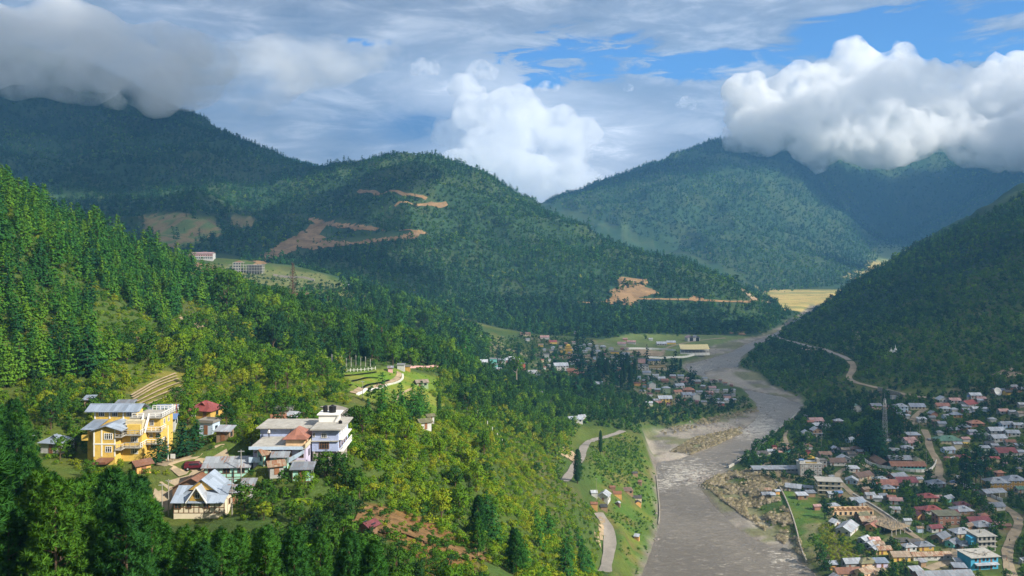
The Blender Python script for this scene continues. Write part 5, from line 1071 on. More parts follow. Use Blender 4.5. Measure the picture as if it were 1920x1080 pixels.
(1488, 909, 35, 'gx', 'silver', 'grey', 1, -24), (1515, 911, 22, 'gx', 'silver', 'grey', 1, -20), (1503, 926, 22, 'shed', 'pale', 'plank', 1, 4), (1520, 922, 18, 'shed', 'grey', 'plank', 1, 6), (1437, 923, 22, 'gx', 'grey', 'plank', 1, 4), (1449, 926, 10, 'shed', 'pale', 'grey', 1, 0), (1457, 918, 12, 'gx', 'pale', 'orange', 1, 10), (1440, 917, 12, 'shed', 'tan', 'plank', 1, 0), (1531, 946, 16, 'gx', 'pink', 'brick', 1, 10), (1558, 891, 12, 'gx', 'silver', 'grey', 1, 10), (1571, 921, 16, 'gx', 'blue', 'brick', 1, 4), (1557, 924, 10, 'shed', 'white', 'white', 1, 0),
(1529, 785, 28, 'gx', 'pink', 'white', 1, 4), (1531, 794, 26, 'gx', 'pale', 'brown', 1, 22), (1546, 796, 18, 'gx', 'white', 'white', 1, 2), (1519, 789, 12, 'gx', 'brick red', 'plank', 1, 0), (1572, 786, 19, 'hip', 'silver', 'brown', 2, 4), (1511, 779, 8, 'shed', 'grey', 'white', 1, 0)]
MTOWN_H = [
(901, 675, 28, 'gx', 'pale', 'green', 2, 2), (925, 672, 14, 'flat', 'white', 'teal', 2, 0), (938, 673, 22, 'gx', 'grey', 'white', 1, 4), (930, 683, 8, 'flat', 'white', 'teal', 2, 0), (932, 689, 16, 'gx', 'pale', 'peach', 1, 0), (945, 691, 14, 'gx', 'silver', 'brick', 1, 10), (960, 670, 32, 'hip', 'pale', 'brick', 2, 4), (981, 681, 9, 'flat', 'white', 'red', 3, 0), (996, 695, 24, 'gx', 'grey', 'white', 1, 12), (1008, 702, 10, 'gx', 'silver', 'cream', 1, 0), (1051, 682, 30, 'gx', 'white', 'white', 2, 10), (1073, 692, 22, 'gx', 'rust', 'brick', 1, 4), (1086, 698, 18, 'gx', 'brick red', 'brown', 1, 0),
(896, 629, 13, 'gx', 'pale', 'brick', 1, 8), (912, 637, 6, 'shed', 'white', 'white', 1, 0), (985, 624, 20, 'gx', 'brown', 'cream', 1, 4), (989, 635, 9, 'gx', 'silver', 'white', 1, 20), (869, 650, 12, 'flat', 'pink', 'peach', 2, 0), (902, 663, 8, 'shed', 'white', 'white', 1, 0), (1021, 630, 18, 'gx', 'pink', 'white', 1, 4), (1036, 639, 18, 'gx', 'red', 'yellow', 1, 20), (1014, 645, 10, 'gx', 'tan', 'yellow', 1, 0), (1038, 650, 10, 'hip', 'white', 'white', 2, 0), (1038, 657, 16, 'flat', 'white', 'cream', 1, 0), (1023, 663, 14, 'flat', 'concrete', 'white', 2, 0), (1055, 658, 8, 'gx', 'yellow', 'yellow', 1, 0),
(1081, 650, 8, 'hip', 'pale', 'white', 1, 0), (1096, 645, 6, 'hip', 'white', 'white', 1, 0), (1103, 652, 11, 'hip', 'silver', 'white', 1, 0), (1119, 647, 7, 'hip', 'white', 'white', 2, 0), (1131, 648, 11, 'hip', 'white', 'grey', 1, 0), (1118, 657, 16, 'gx', 'silver', 'white', 1, 8), (1097, 657, 9, 'gx', 'pale', 'white', 1, 0), (1100, 666, 14, 'gx', 'tan', 'cream', 1, 4), (1085, 664, 9, 'gx', 'silver', 'white', 1, 0), (1146, 652, 10, 'hip', 'silver', 'white', 1, 0), (1152, 659, 16, 'flat', 'concrete', 'yellow', 1, 0), (1152, 667, 14, 'flat', 'concrete', 'white', 1, 0), (1172, 662, 16, 'gx', 'silver', 'grey', 1, 0), (1157, 676, 13, 'gx', 'silver', 'pale green', 1, 0), (1082, 674, 9, 'gx', 'pale', 'white', 1, 0), (1160, 690, 9, 'gx', 'pink', 'brown', 1, 0), (1162, 704, 12, 'gx', 'pink', 'white', 1, 0),
(1226, 675, 24, 'flat', 'blue', 'cream', 2, 2), (1203, 672, 14, 'flat', 'concrete', 'pink', 2, 0), (1206, 684, 20, 'flat', 'concrete', 'white', 2, 2), (1232, 687, 34, 'flat', 'yellow', 'cream', 1, 3), (1212, 696, 16, 'gx', 'silver', 'white', 1, 0), (1229, 702, 12, 'gx', 'silver', 'white', 1, 0), (1240, 707, 14, 'gx', 'pale', 'white', 1, 0), (1222, 717, 16, 'gy', 'green', 'white', 2, 10), (1195, 718, 13, 'flat', 'orange', 'orange', 1, 0), (1120, 717, 22, 'gx', 'white', 'white', 1, 6), (1134, 719, 14, 'gx', 'pink', 'white', 1, 6), (1109, 719, 12, 'gx', 'white', 'white', 1, 20), (1249, 725, 16, 'hip', 'white', 'green', 2, 4), (1273, 720, 22, 'gx', 'pale', 'white', 1, 20), (1282, 715, 12, 'gx', 'brick red', 'white', 1, 0),
(1270, 732, 20, 'gx', 'orange', 'cream', 1, 22), (1291, 728, 22, 'hip', 'orange', 'brick', 1, 0), (1287, 737, 22, 'gx', 'pale', 'white', 1, 10), (1304, 739, 18, 'gy', 'silver', 'white', 2, 14), (1311, 733, 12, 'gx', 'silver', 'white', 1, 0), (1246, 743, 28, 'gx', 'pale', 'yellow', 2, 6), (1231, 748, 15, 'gx', 'silver', 'pink', 1, 10), (1217, 753, 13, 'gx', 'pale', 'white', 1, 0), (1241, 753, 12, 'gx', 'brick red', 'brown', 1, 0), (1344, 748, 16, 'gx', 'bluegrey', 'white', 1, 10), (1358, 748, 18, 'gx', 'silver', 'white', 1, 4), (1363, 741, 14, 'flat', 'pale', 'pink', 1, 0), (1352, 755, 12, 'shed', 'silver', 'red', 1, 0), (1360, 730, 9, 'gx', 'pale', 'white', 1, 0), (1335, 725, 15, 'gx', 'pink', 'white', 1, 4), (1330, 734, 14, 'gx', 'pink', 'brick', 1, 0), (1327, 741, 13, 'gx', 'pale', 'white', 1, 0), (1276, 703, 12, 'gx', 'bluegrey', 'white', 1, 0), (1246, 711, 15, 'gx', 'brick red', 'brown', 1, 4), (1305, 713, 17, 'gx', 'grey', 'brown', 1, 4), (1344, 730, 9, 'gx', 'silver', 'white', 1, 0), (1288, 708, 8, 'gx', 'pink', 'peach', 1, 0),
(1010, 735, 16, 'flat', 'white', 'peach', 1, 4), (1076, 712, 9, 'gx', 'silver', 'white', 1, 0), (1051, 701, 7, 'gx', 'silver', 'cream', 1, 0), (1076, 641, 8, 'shed', 'pink', 'white', 1, 0), (1080, 622, 9, 'gx', 'pale', 'white', 1, 0), (1220, 634, 8, 'gx', 'white', 'white', 1, 0), (1172, 634, 9, 'gx', 'pink', 'brick', 1, 0), (1166, 642, 18, 'gx', 'pink', 'white', 1, -10), (1184, 639, 18, 'gx', 'pink', 'white', 1, -10), (1240, 642, 19, 'gx', 'pale', 'grey', 1, 0), (1258, 640, 17, 'gx', 'white', 'yellow', 1, 0)]
for t in RTOWN: house(t[0], t[1], t[2], t[3], t[4], t[5], t[6], t[7], 0.68 if t[2] < 46 else 0.22 if t[2] > 70 else 0.55, group="houses of the town on the right bank", timber=(t[0], t[1]) in ((1868, 898), (1901, 894), (1597, 896)), over=0.55)
for t in MTOWN_H: house(t[0], t[1], t[2], t[3], t[4], t[5], t[6], t[7], 0.68, group="houses of the far town", over=0.4)
# a few more roofs where they crowd together
def fill(poly, n, wr, seed, group):
    r_ = np.random.default_rng(seed); got = 0; tries = 0
    while got < n and tries < 4000:
        tries += 1; p_ = np.asarray(poly, float); px_ = r_.uniform(p_[:, 0].min(), p_[:, 0].max()); py_ = r_.uniform(p_[:, 1].min(), p_[:, 1].max())
        if not inpoly(np.array([px_]), np.array([py_]), poly)[0]: continue
        w_ = r_.uniform(*wr)
        if any(abs(h['px'] - px_) < (h['w'] + w_) * 0.52 and abs(h['py'] - py_) < (h['w'] + w_) * 0.26 + 3 for h in HOUSES): continue
        q = at(px_, py_)
        if any(polydist(np.array([q[0]]), np.array([q[1]]), l)[0] < w2 + w_ / FPX * q[1] * 0.5 for l, w2 in ROADLINES): continue
        roof = r_.choice(['silver', 'pale', 'grey', 'white', 'silver', 'pink', 'rust', 'tan', 'maroon', 'brick red']); wall = r_.choice(['white', 'cream', 'plank', 'grey', 'pale blue', 'brick', 'white'])
        house(px_, py_, w_, r_.choice(['gx', 'hip', 'shed', 'gx']), str(roof), str(wall), 1, float(r_.uniform(-25, 25)), 0.7, group=group, over=0.4); got += 1
fill([(1740, 760), (1915, 760), (1915, 890), (1760, 860)], 8, (10, 17), 3, "houses of the town on the right bank")
fill([(1700, 920), (1860, 950), (1860, 1060), (1690, 1060), (1640, 990)], 6, (12, 20), 4, "houses of the town on the right bank")
fill([(1010, 640), (1180, 646), (1190, 684), (1020, 690)], 44, (6, 10), 5, "houses of the far town"); fill([(1200, 695), (1370, 712), (1380, 752), (1240, 756), (1190, 722)], 34, (8, 13), 6, "houses of the far town")

# a label that singles each house out: its look, then the landmark it stands by
LANDMARKS = [("lattice mast", 1659, 800), ("satellite dish", 1868, 737), ("walled school yard", 1680, 868), ("twin ochre buildings", 1885, 905), ("tall roadside pines", 1825, 885), ("long green roof", 1776, 822), ("slanting long red roof", 1815, 752), ("turquoise block by the dirt road", 1850, 1050), ("golden shrine roof", 1518, 858), ("long grey river shed", 1455, 880), ("cream three-storey block", 1553, 912), ("maize plot", 1580, 1020), ("pole-strewn concrete roof", 1676, 980), ("white river block", 1521, 880),
             ("sports ground stand", 1288, 660), ("grey hangar", 1300, 635), ("golden temple", 1065, 656), ("teal tower house", 928, 676), ("white hall above the rust roofs", 1051, 682), ("yellow house on the bank edge", 1246, 745), ("river bluff", 1365, 745), ("cypress row", 1165, 700), ("roofless block", 1598, 955), ("river bend houses", 1530, 795)]
ORD = ["", "second ", "third ", "fourth ", "fifth ", "sixth ", "seventh ", "eighth ", "ninth ", "tenth "]
RTN = {'gx': "gabled", 'gy': "gable-fronted", 'hip': "hipped", 'shed': "lean-to", 'flat': "flat-roofed"}
cand = {}
for h in HOUSES:
    if h['lab']: continue
    nm, lx, ly = min(LANDMARKS, key=lambda l: math.hypot(l[1] - h['px'], (l[2] - h['py']) * 1.3)); dx = h['px'] - lx; dy = h['py'] - ly
    rel = ("right of" if dx > 0 else "left of") if abs(dx) > abs(dy) * 1.2 else ("in front of" if dy > 0 else "behind")
    base = "%s %s house with %s roof %s the %s" % ("small" if h['w'] < 13 else "wide" if h['w'] > 36 else "", h['wall'] + ("-walled" if h['wall'] in ('plank', 'brick') else ""), h['roof'], rel, nm); base = " ".join(base.split())
    cand.setdefault(base, []).append((math.hypot(dx, dy), h, rel, nm))
for base, L in cand.items():
    L.sort(key=lambda t: t[0])
    for i, (d_, h, rel, nm) in enumerate(L):
        lab = base if len(L) == 1 else base.replace(" %s the %s" % (rel, nm), ", %snearest %s the %s" % (ORD[min(i, 9)], rel, nm))
        if len(lab.split()) > 16: lab = lab.replace("small ", "").replace("wide ", "")
        h['o']["label"] = lab; h['o']["category"] = "house"
# the smallest roofs of the crowded far town, past the 300 that show largest, as one mass
def merge_houses(hs, name, label):
    V = []; F = []; MI = []; UV = []; mats = []
    for h in hs:
        e = h['o']; M0 = e.matrix_basis.copy()
        for c in list(e.children):
            for g_ in list(c.children): bpy.data.objects.remove(g_)
            M = M0 @ c.matrix_basis; me = c.data; o = len(V); V += [tuple(M @ v.co) for v in me.vertices]; mt = me.materials[0]
            if mt not in mats: mats.append(mt)
            k = mats.index(mt); uv = me.uv_layers.active
            for p_ in me.polygons:
                F.append(tuple(v + o for v in p_.vertices)); MI.append(k); UV += [tuple(uv.data[i].uv) if uv else (0, 0) for i in p_.loop_indices]
            bpy.data.objects.remove(c)
        bpy.data.objects.remove(e)
    ob = mesh_obj(name, V, F, mats, mi=MI); l = ob.data.uv_layers.new(name="UVMap"); l.data.foreach_set("uv", [c for q in UV for c in q]); tag(ob, label, "houses", kind='stuff')
plain = [h for h in HOUSES if h['o'].name.startswith("house")]; plain.sort(key=lambda h: -h['w']); extra = plain[298:]
merge_houses(extra, "distant_houses", "smallest pale roofs crowded together in the far town"); HOUSES = [h for h in HOUSES if h not in extra]
# ------------------------------------------------------------------ single buildings and structures
def place(name, px, py, lab, cat, rot=0, group=None, d=None, clear=3.0, dz=0.0):
    if d: X = (px - 960) / FPX * d; Y = d; Z = float(hz(X, Y))
    else: X, Y, Z = at(px, py)
    e = empty(name, (X, Y, Z + dz), math.radians(rot)); tag(e, lab, cat, group); CLEAR.append((X, Y, clear)); return e, Y
def px2m(p, d): return p / FPX * d
# long grey shed along the right bank
e, D = place("river_shed", 1456, 888, "long low grey shed with flat sheet roof near the right bank", "shed", 2, clear=6); w = px2m(86, D)
for k in (-0.35, 0, 0.35): CLEAR.append((e.location.x + k * w, D - 3, 5))
MB().box(-w / 2, w / 2, 0, 5, -1.5, 2.6).build("wall", WALLM["grey"], e); MB().slab([(-w / 2 - 0.5, -0.7, 2.75), (w / 2 + 0.5, -0.7, 2.75), (w / 2 + 0.5, 5.6, 3.6), (-w / 2 - 0.5, 5.6, 3.6)]).build("roof", ROOFS["grey"], e)
for i in range(11): put("window", DARKWIN, e, (-w / 2 + (i + 0.5) * w / 11, -0.004, 1.7), 0, (w / 11 * 0.75, 1, 0.6))
# white block with brown floor bands and rooftop clutter
e, D = place("white_block", 1521, 893, "white three-storey block with brown floor bands beside the long grey shed", "building", -3, clear=8); w = px2m(40, D)
MB().box(-w / 2, w / 2, 0, 9, -2, 7.2).build("wall", WALLM["white"], e); MB().box(-w / 2 - 0.3, w / 2 + 0.3, -0.3, 9.3, 7.203, 7.4).build("roof_slab", M_CONC, e)
for z in (0.1, 2.4, 4.8, 7.0): MB().box(-w / 2 - 0.05, w / 2 + 0.05, -0.08, -0.006, z, z + 0.2).build("floor_band", M_TIMBER, e)
for i in range(6): x = -w / 2 + i * w / 5; MB().box(x - 0.1, x + 0.1, -0.07, -0.004, -2, 7.0).build("pilaster", M_TIMBER, e)
for s_ in range(3):
    for i in range(5):
        if (i + s_) % 4 != 3: window(e, -w / 2 + (i + 0.5) * w / 5, -0.004, s_ * 2.4 + 0.8, 1.3, 1.1, 2)
MB().box(-w / 2 + 0.2, -w / 2 + 2.6, 2, 5, 7.41, 9.2).build("rooftop_room", WALLM["white"], e); r = MB(); gable_roof(r, -w / 2 + 0.2, -w / 2 + 2.6, 2, 5, 9.22, 0.4, 'x', 0.3); r.build("roof", ROOFS["blue"], e); MB().box(-w / 2 + 4, w / 2 - 2.5, 1.5, 3.5, 7.41, 7.7).build("tarpaulin", ROOFS["yellow"], e); MB().box(w / 2 - 2, w / 2 - 0.3, 4, 8, 7.41, 9.4).build("rooftop_room", M_CONC, e)
# golden roofed shrine
e, D = place("shrine", 1518, 866, "small red shrine with bright golden hip roof behind the white block", "shrine", 0, clear=4); w = px2m(15, D)
MB().box(-w / 2, w / 2, 0, w, -1.5, 3.0).build("wall", WALLM["red"], e); r = MB(); hip_roof(r, -w / 2, w / 2, 0, w, 3.02, 0.9, 1.3); r.build("roof", ROOFS["yellow"], e); 
# cream three-storey block
e, D = place("cream_block", 1556, 928, "cream three-storey concrete block with stained flat roof and open balconies", "building", -8, clear=9); w = px2m(44, D)
MB().box(-w / 2, w / 2, 0, 8, -1.5, 7.6).build("wall", WALLM["cream"], e); MB().box(-w / 2 - 0.5, w / 2 + 0.5, -1.3, 8.5, 7.603, 7.85).build("roof_slab", M_CONC, e)
for z in (2.4, 4.9): MB().box(-w / 2, w / 2 + 0.5, -1.2, -0.003, z, z + 0.2).build("balcony", M_CONC, e); railing(e, [(0, -1.15, z + 0.2), (w / 2 + 0.4, -1.15, z + 0.2)], 0.9, M_CONC, 1.2)
for s_ in range(3):
    for i in range(4): put("window", DARKWIN, e, (-w / 2 + (i + 0.5) * w / 4, -0.004, s_ * 2.5 + 0.7), 0, (1.4, 1, 1.3))
    put("window", DARKWIN, e, (-w / 2 - 0.004, 2.5, s_ * 2.5 + 0.7), -math.pi / 2, (1.6, 1, 1.4)); put("window", DARKWIN, e, (-w / 2 - 0.004, 5.5, s_ * 2.5 + 0.7), -math.pi / 2, (1.6, 1, 1.4))
# turquoise block by the dirt road and the grey concrete block behind it
e, D = place("turquoise_block", 1846, 1068, "turquoise two-storey block with cluttered flat roof by the dirt road", "building", 8, clear=9); w = px2m(56, D); tq = simple("turquoise_paint", (0.05, 0.30, 0.48), 0.8, 0.12, 0.6)
MB().box(-w / 2, w / 2, 0, 9, -2, 5.6).build("wall", tq, e); MB().box(-w / 2 - 0.6, w / 2 + 0.6, -1.2, 9.4, 5.603, 5.8).build("roof_slab", M_CONC, e); MB().slab([(-w / 2 + 1.5, -2.0, 2.6), (w / 2 - 0.5, -2.0, 2.6), (w / 2 - 0.5, -0.05, 3.1), (-w / 2 + 1.5, -0.05, 3.1)]).build("awning", ROOFS["pale"], e)
for s_ in range(2):
    for i in range(6): (put("door", DOORM, e, (-w / 2 + 1.5 + (i + 0.5) * (w - 2) / 6, -0.004, s_ * 2.9), 0, (0.9, 1, 2.0)) if i % 3 == 1 else window(e, -w / 2 + 1.5 + (i + 0.5) * (w - 2) / 6, -0.004, s_ * 2.9 + 0.8, 1.0, 1.2, 2, 't'))
rr_ = random.Random(3)
for i in range(7): MB().bar((rr_.uniform(-w / 2, w / 2 - 2), rr_.uniform(0, 8), 5.95), (rr_.uniform(-w / 2 + 1, w / 2), rr_.uniform(0, 8), 6.2), 0.12).build("timber", M_POLE, e)
e, D = place("concrete_block", 1850, 1034, "grey three-storey concrete block with dirty flat roof beside the dirt road", "building", 6, clear=8); w = px2m(36, D)
MB().box(-w / 2, w / 2, 0, 8, -2, 7).build("wall", M_CONC, e); MB().box(-w / 2 - 0.5, w / 2 + 0.5, -0.8, 8.5, 7.003, 7.2).build("roof_slab", M_CONC, e); MB().box(-w / 2 - 2.6, -w / 2 - 0.01, 1, 5, 0, 6.2).build("side_room", tq, e); MB().box(-0.4, 0.4, 4, 4.8, 7.203, 8.2).build("rooftop_box", M_CONC, e)
for z in (2.2, 4.6): MB().box(-w / 2, w / 2, -1.2, -0.003, z, z + 0.2).build("balcony", M_CONC, e)
for s_ in range(3):
    for i in range(4): put("window", DARKWIN, e, (-w / 2 + (i + 0.5) * w / 4, -0.004, s_ * 2.4 + 0.4), 0, (1.1, 1, 1.5))
# roofless block: bare rooms seen from above
e, D = place("roofless_block", 1600, 966, "beige roofless row of bare rooms with broken walls", "ruin", 3, clear=6); w = px2m(78, D); be = WALLM["peach"]
for k in (-0.35, 0.35): CLEAR.append((e.location.x + k * w, D, 6))
for y in (0, 6): MB().box(-w / 2, w / 2, y, y + 0.25, -1.5, 2.6 if y else 2.1).build("wall", be, e)
for i in range(9): x = -w / 2 + 0.01 + i * (w - 0.27) / 8; MB().box(x, x + 0.22, 0.26, 5.99, -1.5, 2.55).build("wall", be, e)
for i in range(8): put("window", DARKWIN, e, (-w / 2 + (i + 0.5) * w / 8, -0.006, 0.2), 0, (1.2, 1, 1.6))
# pole-strewn concrete roof on columns
e, D = place("unfinished_hall", 1690, 1002, "unfinished hall whose concrete roof is strewn with upright bamboo poles", "building", 28, clear=11); w = px2m(52, D)
MB().box(-w / 2, w / 2, 0, 15, 2.9, 3.15).build("roof_slab", M_DRYEARTH, e)
for i in range(5):
    for j in (0.4, 7, 14): MB().box(-w / 2 + 0.3 + i * (w - 1) / 4, -w / 2 + 0.65 + i * (w - 1) / 4, j, j + 0.35, -2, 2.9).build("column", M_CONC, e)
pb = MB(); 
for i in range(260): x = rr_.uniform(-w / 2, w / 2); y = rr_.uniform(0, 15); pb.bar((x, y, 3.15), (x + rr_.uniform(-0.4, 0.4), y + rr_.uniform(-0.4, 0.4), 3.15 + rr_.uniform(0.5, 1.5)), 0.06)
o = pb.build("poles", M_POLE, e); o["kind"] = 'stuff'
# walled school yard: long L of rust roofs, white panelled wall
e, D = place("school", 1704, 880, "long L-shaped school with faded rust roof inside the white wall", "school", 0, clear=9); w = px2m(62, D)
for k in (-0.4, 0.4): CLEAR.append((e.location.x + k * w, D + 3, 8))
MB().box(-w / 2, w / 2, 0, 6.5, -1.5, 2.5).build("wall", WALLM["teal"], e); r = MB(); gable_roof(r, -w / 2, w / 2, 0, 6.5, 2.52, 1.7, 'x', 0.9); r.build("roof", ROOFS["rust"], e)
MB().box(-w / 2 - 6, -w / 2 + 0.5, 6.6, 22, -1.5, 2.5).build("wall", WALLM["plank"], e); r = MB(); gable_roof(r, -w / 2 - 6, -w / 2 + 0.5, 3, 22, 2.55, 1.8, 'y', 0.7); r.build("roof", ROOFS["brown"], e)
MB().box(-w / 4, w / 2 - 2, 14, 21, -1.5, 2.6).build("wall", WALLM["pink"], e); r = MB(); gable_roof(r, -w / 4, w / 2 - 2, 14, 21, 2.62, 1.7, 'x', 0.7); r.build("roof", ROOFS["grey"], e); r = MB(); hip_roof(r, w / 2 - 1.5, w / 2 + 4, 9, 21, 2.6, 1.6, 0.5); r.build("roof", ROOFS["olive"], e)
for i in range(9): put("window", DARKWIN, e, (-w / 2 + (i + 0.5) * w / 9, -0.004, 0.9), 0, (1.3, 1, 1.1))
def wall_line(name, pix, h, th, mat, lab, cat="wall", step=3.0, post=None):
    p = smooth_line([at(*q)[:2] for q in pix], step, 1); e = empty(name, (float(p[0][0]), float(p[0][1]), float(hz(*p[0])))); tag(e, lab, cat)
    for a, b in zip(p[:-1], p[1:]):
        t = (b - a) / (np.linalg.norm(b - a) + 1e-9); n = np.array([-t[1], t[0]]) * th / 2; za = float(hz(*a)); zb = float(hz(*b)); m = MB(); o = np.array([e.location.x, e.location.y]); g = t * 0.04
        c = [a + g - n - o, b - g - n - o, b - g + n - o, a + g + n - o]; zz = [za, zb, zb, za]
        V = [(q[0], q[1], z - e.location.z - 1.0) for q, z in zip(c, zz)] + [(q[0], q[1], z - e.location.z + h) for q, z in zip(c, zz)]
        m.V = V; m.F = [(3, 2, 1, 0), (4, 5, 6, 7), (0, 1, 5, 4), (1, 2, 6, 5), (2, 3, 7, 6), (3, 0, 4, 7)]; m.UV = [[(0, 0)] * 4] * 6; m.build("panel", mat, e)
        if post is not None: MB().box(a[0] - o[0] - 0.17, a[0] - o[0] + 0.17, a[1] - o[1] - 0.17, a[1] - o[1] + 0.17, za - e.location.z - 1, za - e.location.z + h + 0.15).build("post", post, e)
    return e
wall_line("compound_wall", [(1618, 851), (1619, 862), (1626, 870), (1642, 876), (1672, 880), (1706, 885), (1728, 887), (1746, 884), (1754, 872), (1756, 866)], 1.7, 0.2, M_WHITE, "white panelled wall curving round the school yard", post=M_CONC)
wall_line("river_wall", [(1231, 893), (1233, 915), (1236, 945), (1237, 965), (1235, 985)], 0.9, 0.5, M_STONE, "low stone embankment along the left river bank", "embankment")
wall_line("embankment", [(1366, 878), (1394, 862), (1428, 838), (1450, 816), (1466, 800), (1486, 786), (1494, 776)], 1.6, 0.8, M_CONC, "pale concrete embankment along the right river bank", "embankment", 5)
wall_line("field_wall", [(1440, 893), (1455, 905), (1470, 930), (1482, 960), (1495, 1000), (1502, 1035), (1512, 1055)], 1.3, 0.5, M_STONE, "old grey stone wall between the plume grass and the green field", "wall", 4)
wall_line("concrete_channel", [(1600, 928), (1630, 945), (1660, 964), (1686, 983), (1710, 1000)], 1.0, 0.9, M_CONC, "straight concrete channel running aslant through the town", "channel", 5)
wall_line("retaining_wall", [(1646, 732), (1660, 736), (1676, 740), (1690, 744)], 3.2, 0.6, M_STONE, "dark stone retaining wall below the hill road", "wall", 4)
wall_line("white_wall", [(1780, 862), (1796, 857)], 1.5, 0.2, M_WHITE, "short white wall below the pale blue house", "wall", 3); wall_line("white_wall", [(1846, 853), (1862, 850), (1884, 856)], 1.5, 0.2, M_WHITE, "white wall in front of the long red roof", "wall", 3, post=M_TIMBER); wall_line("white_wall", [(1800, 908), (1822, 920), (1846, 928), (1880, 940)], 1.6, 0.2, M_WHITE, "white roadside wall in front of the ochre twin buildings", "wall", 3, post=M_TIMBER)
# open shed with grey roof by the ochre buildings
e, D = place("open_shed", 1868, 932, "open-sided shed with pale grey roof in front of the ochre buildings", "shed", 10, clear=7); w = px2m(42, D); r = MB(); gable_roof(r, -w / 2, w / 2, 0, 7, 2.6, 1.2, 'x', 0.5); r.build("roof", ROOFS["silver"], e)
for i in range(4):
    for y in (0, 6.8): MB().box(-w / 2 + i * (w - 0.2) / 3, -w / 2 + 0.2 + i * (w - 0.2) / 3, y, y + 0.2, -1, 2.6).build("post", M_WHITE, e)
# frame of the unfinished building on the plateau
e, D = place("unfinished_building", 460, 512, "unfinished concrete frame building on the grassy plateau", "building", 2, clear=10); w = px2m(64, D); fh = 3.3
CLEAR.append((e.location.x - w * 0.3, D, 22)); CLEAR.append((e.location.x + w * 0.3, D, 22))
for k in range(4): MB().box(-w / 2 + w * 0.12, w / 2 if k < 4 else 0, 0, 12, k * fh + fh - 0.35, k * fh + fh).build("floor_slab", M_CONC, e) if k < 3 else MB().box(-w / 2 + w * 0.14, -w * 0.08, 0, 12, k * fh + fh - 0.35, k * fh + fh).build("floor_slab", M_CONC, e)
for k in range(3): MB().box(-w / 2, -w / 2 + w * 0.118, 1, 11, k * fh + fh - 0.3, k * fh + fh).build("floor_slab", M_CONC, e)
for k in range(4):
    for i in range(12):
        x = -w / 2 + w * 0.13 + i * w * 0.86 / 11
        if k == 3 and x > -w * 0.1: continue
        for y in (0.1, 11.4): MB().box(x - 0.25, x + 0.25, y, y + 0.5, k * fh - (1.5 if k == 0 else 0), k * fh + fh - 0.35).build("column", M_CONC, e)
    if k < 4: MB().box(-w / 2 + w * 0.16, -w / 2 + w * 0.36, 0.12, 0.3, k * fh, k * fh + fh - 0.36).build("infill_wall", WALLM["grey"], e); [put("window", DARKWIN, e, (-w / 2 + w * (0.19 + 0.07 * i), 0.11, k * fh + 0.9), 0, (1.8, 1, 1.5)) for i in range(3)]
MB().box(w * 0.02, w / 2 - 0.3, 5.5, 5.8, 0, fh * 3 - 0.36).build("infill_wall", WALLM["grey"], e); r = MB(); hip_roof(r, -w / 2 + w * 0.16, -w * 0.1, 1, 11, 4 * fh, 2.0, 0.3); r.build("roof_frame", ROOFS["rust"], e)
# long white and red building further back
e, D = place("long_building", 376, 487, "long white and red building at the foot of the left mountain", "building", 0, clear=10); w = px2m(46, D)
CLEAR.append((e.location.x, D - 20, 30))
MB().box(-w / 2, w / 2, 0, 10, -3, 8).build("wall", WALLM["white"], e); r = MB(); gable_roof(r, -w / 2, w / 2, 0, 10, 8.02, 1.6, 'x', 0.8); r.build("roof", ROOFS["pink"], e); MB().box(-w / 2 - 0.05, w / 2 + 0.05, -0.12, -0.006, 4.6, 6.8).build("red_band", WALLM["pink"], e)
for i in range(14): put("window", DARKWIN, e, (-w / 2 + (i + 0.5) * w / 14, -0.01, 1.4), 0, (1.2, 1, 2.2)); put("window", DARKWIN, e, (-w / 2 + (i + 0.5) * w / 14, -0.13, 5.0), 0, (1.2, 1, 1.4))
e, D = place("temple", 382, 491, "small temple with orange roof below the long white and red building", "temple", 0, clear=6, d=1240); w = px2m(19, D); MB().box(-w / 2, w / 2, 0, 9, -2, 4).build("wall", WALLM["cream"], e); r = MB(); hip_roof(r, -w / 2, w / 2, 0, 9, 4.02, 2.2, 1.2); r.build("roof", ROOFS["orange"], e)
wall_line("plateau_wall", [(512, 517), (540, 519), (566, 523), (590, 527)], 2.5, 1.0, M_STONE, "pale stone retaining wall at the right edge of the plateau", "wall", 12)
# sports ground
e, D = place("grandstand", 1287, 664, "curved sports stand with long yellow roof and white front wall", "grandstand", -6, clear=9)
N_ = 9; R_ = 70.0
for k in (-18, 18): CLEAR.append((e.location.x + k, D, 12))
pts = [(math.sin(a) * R_, -math.cos(a) * R_ + R_) for a in np.linspace(-0.10, 0.42, N_)]
rf = MB(); st = MB(); fr = MB()
for (xa, ya), (xb, yb) in zip(pts[:-1], pts[1:]):
    rf.slab([(xa, ya - 2.0, 6.0), (xb, yb - 2.0, 6.0), (xb - 1, yb + 11, 10.5), (xa - 1, ya + 11, 10.5)])
    for s_ in range(4): st.slab([(xa, ya + s_ * 1.6, 1.0 + s_ * 0.8), (xb, yb + s_ * 1.6, 1.0 + s_ * 0.8), (xb, yb + s_ * 1.6 + 1.6, 1.0 + s_ * 0.8), (xa, ya + s_ * 1.6 + 1.6, 1.0 + s_ * 0.8)], 0.8)
    fr.poly([(xa, ya - 0.3, -1.5), (xb, yb - 0.3, -1.5), (xb, yb - 0.3, 1.6), (xa, ya - 0.3, 1.6)]); fr.poly([(xa, ya + 7.9, -1), (xa, ya + 7.9, 7.5), (xb, yb + 7.9, 7.5), (xb, yb + 7.9, -1)])
    MB().bar((xa, ya - 0.6, -1), (xa, ya - 0.6, 6.3), 0.16).build("column", M_WHITE, e)
rf.build("roof", simple("pale_yellow_sheet", (0.62, 0.52, 0.26), 0.6, 0.1, 0.3), e); st.build("tiers", M_CONC, e); fr.build("front_wall", M_WHITE, e)
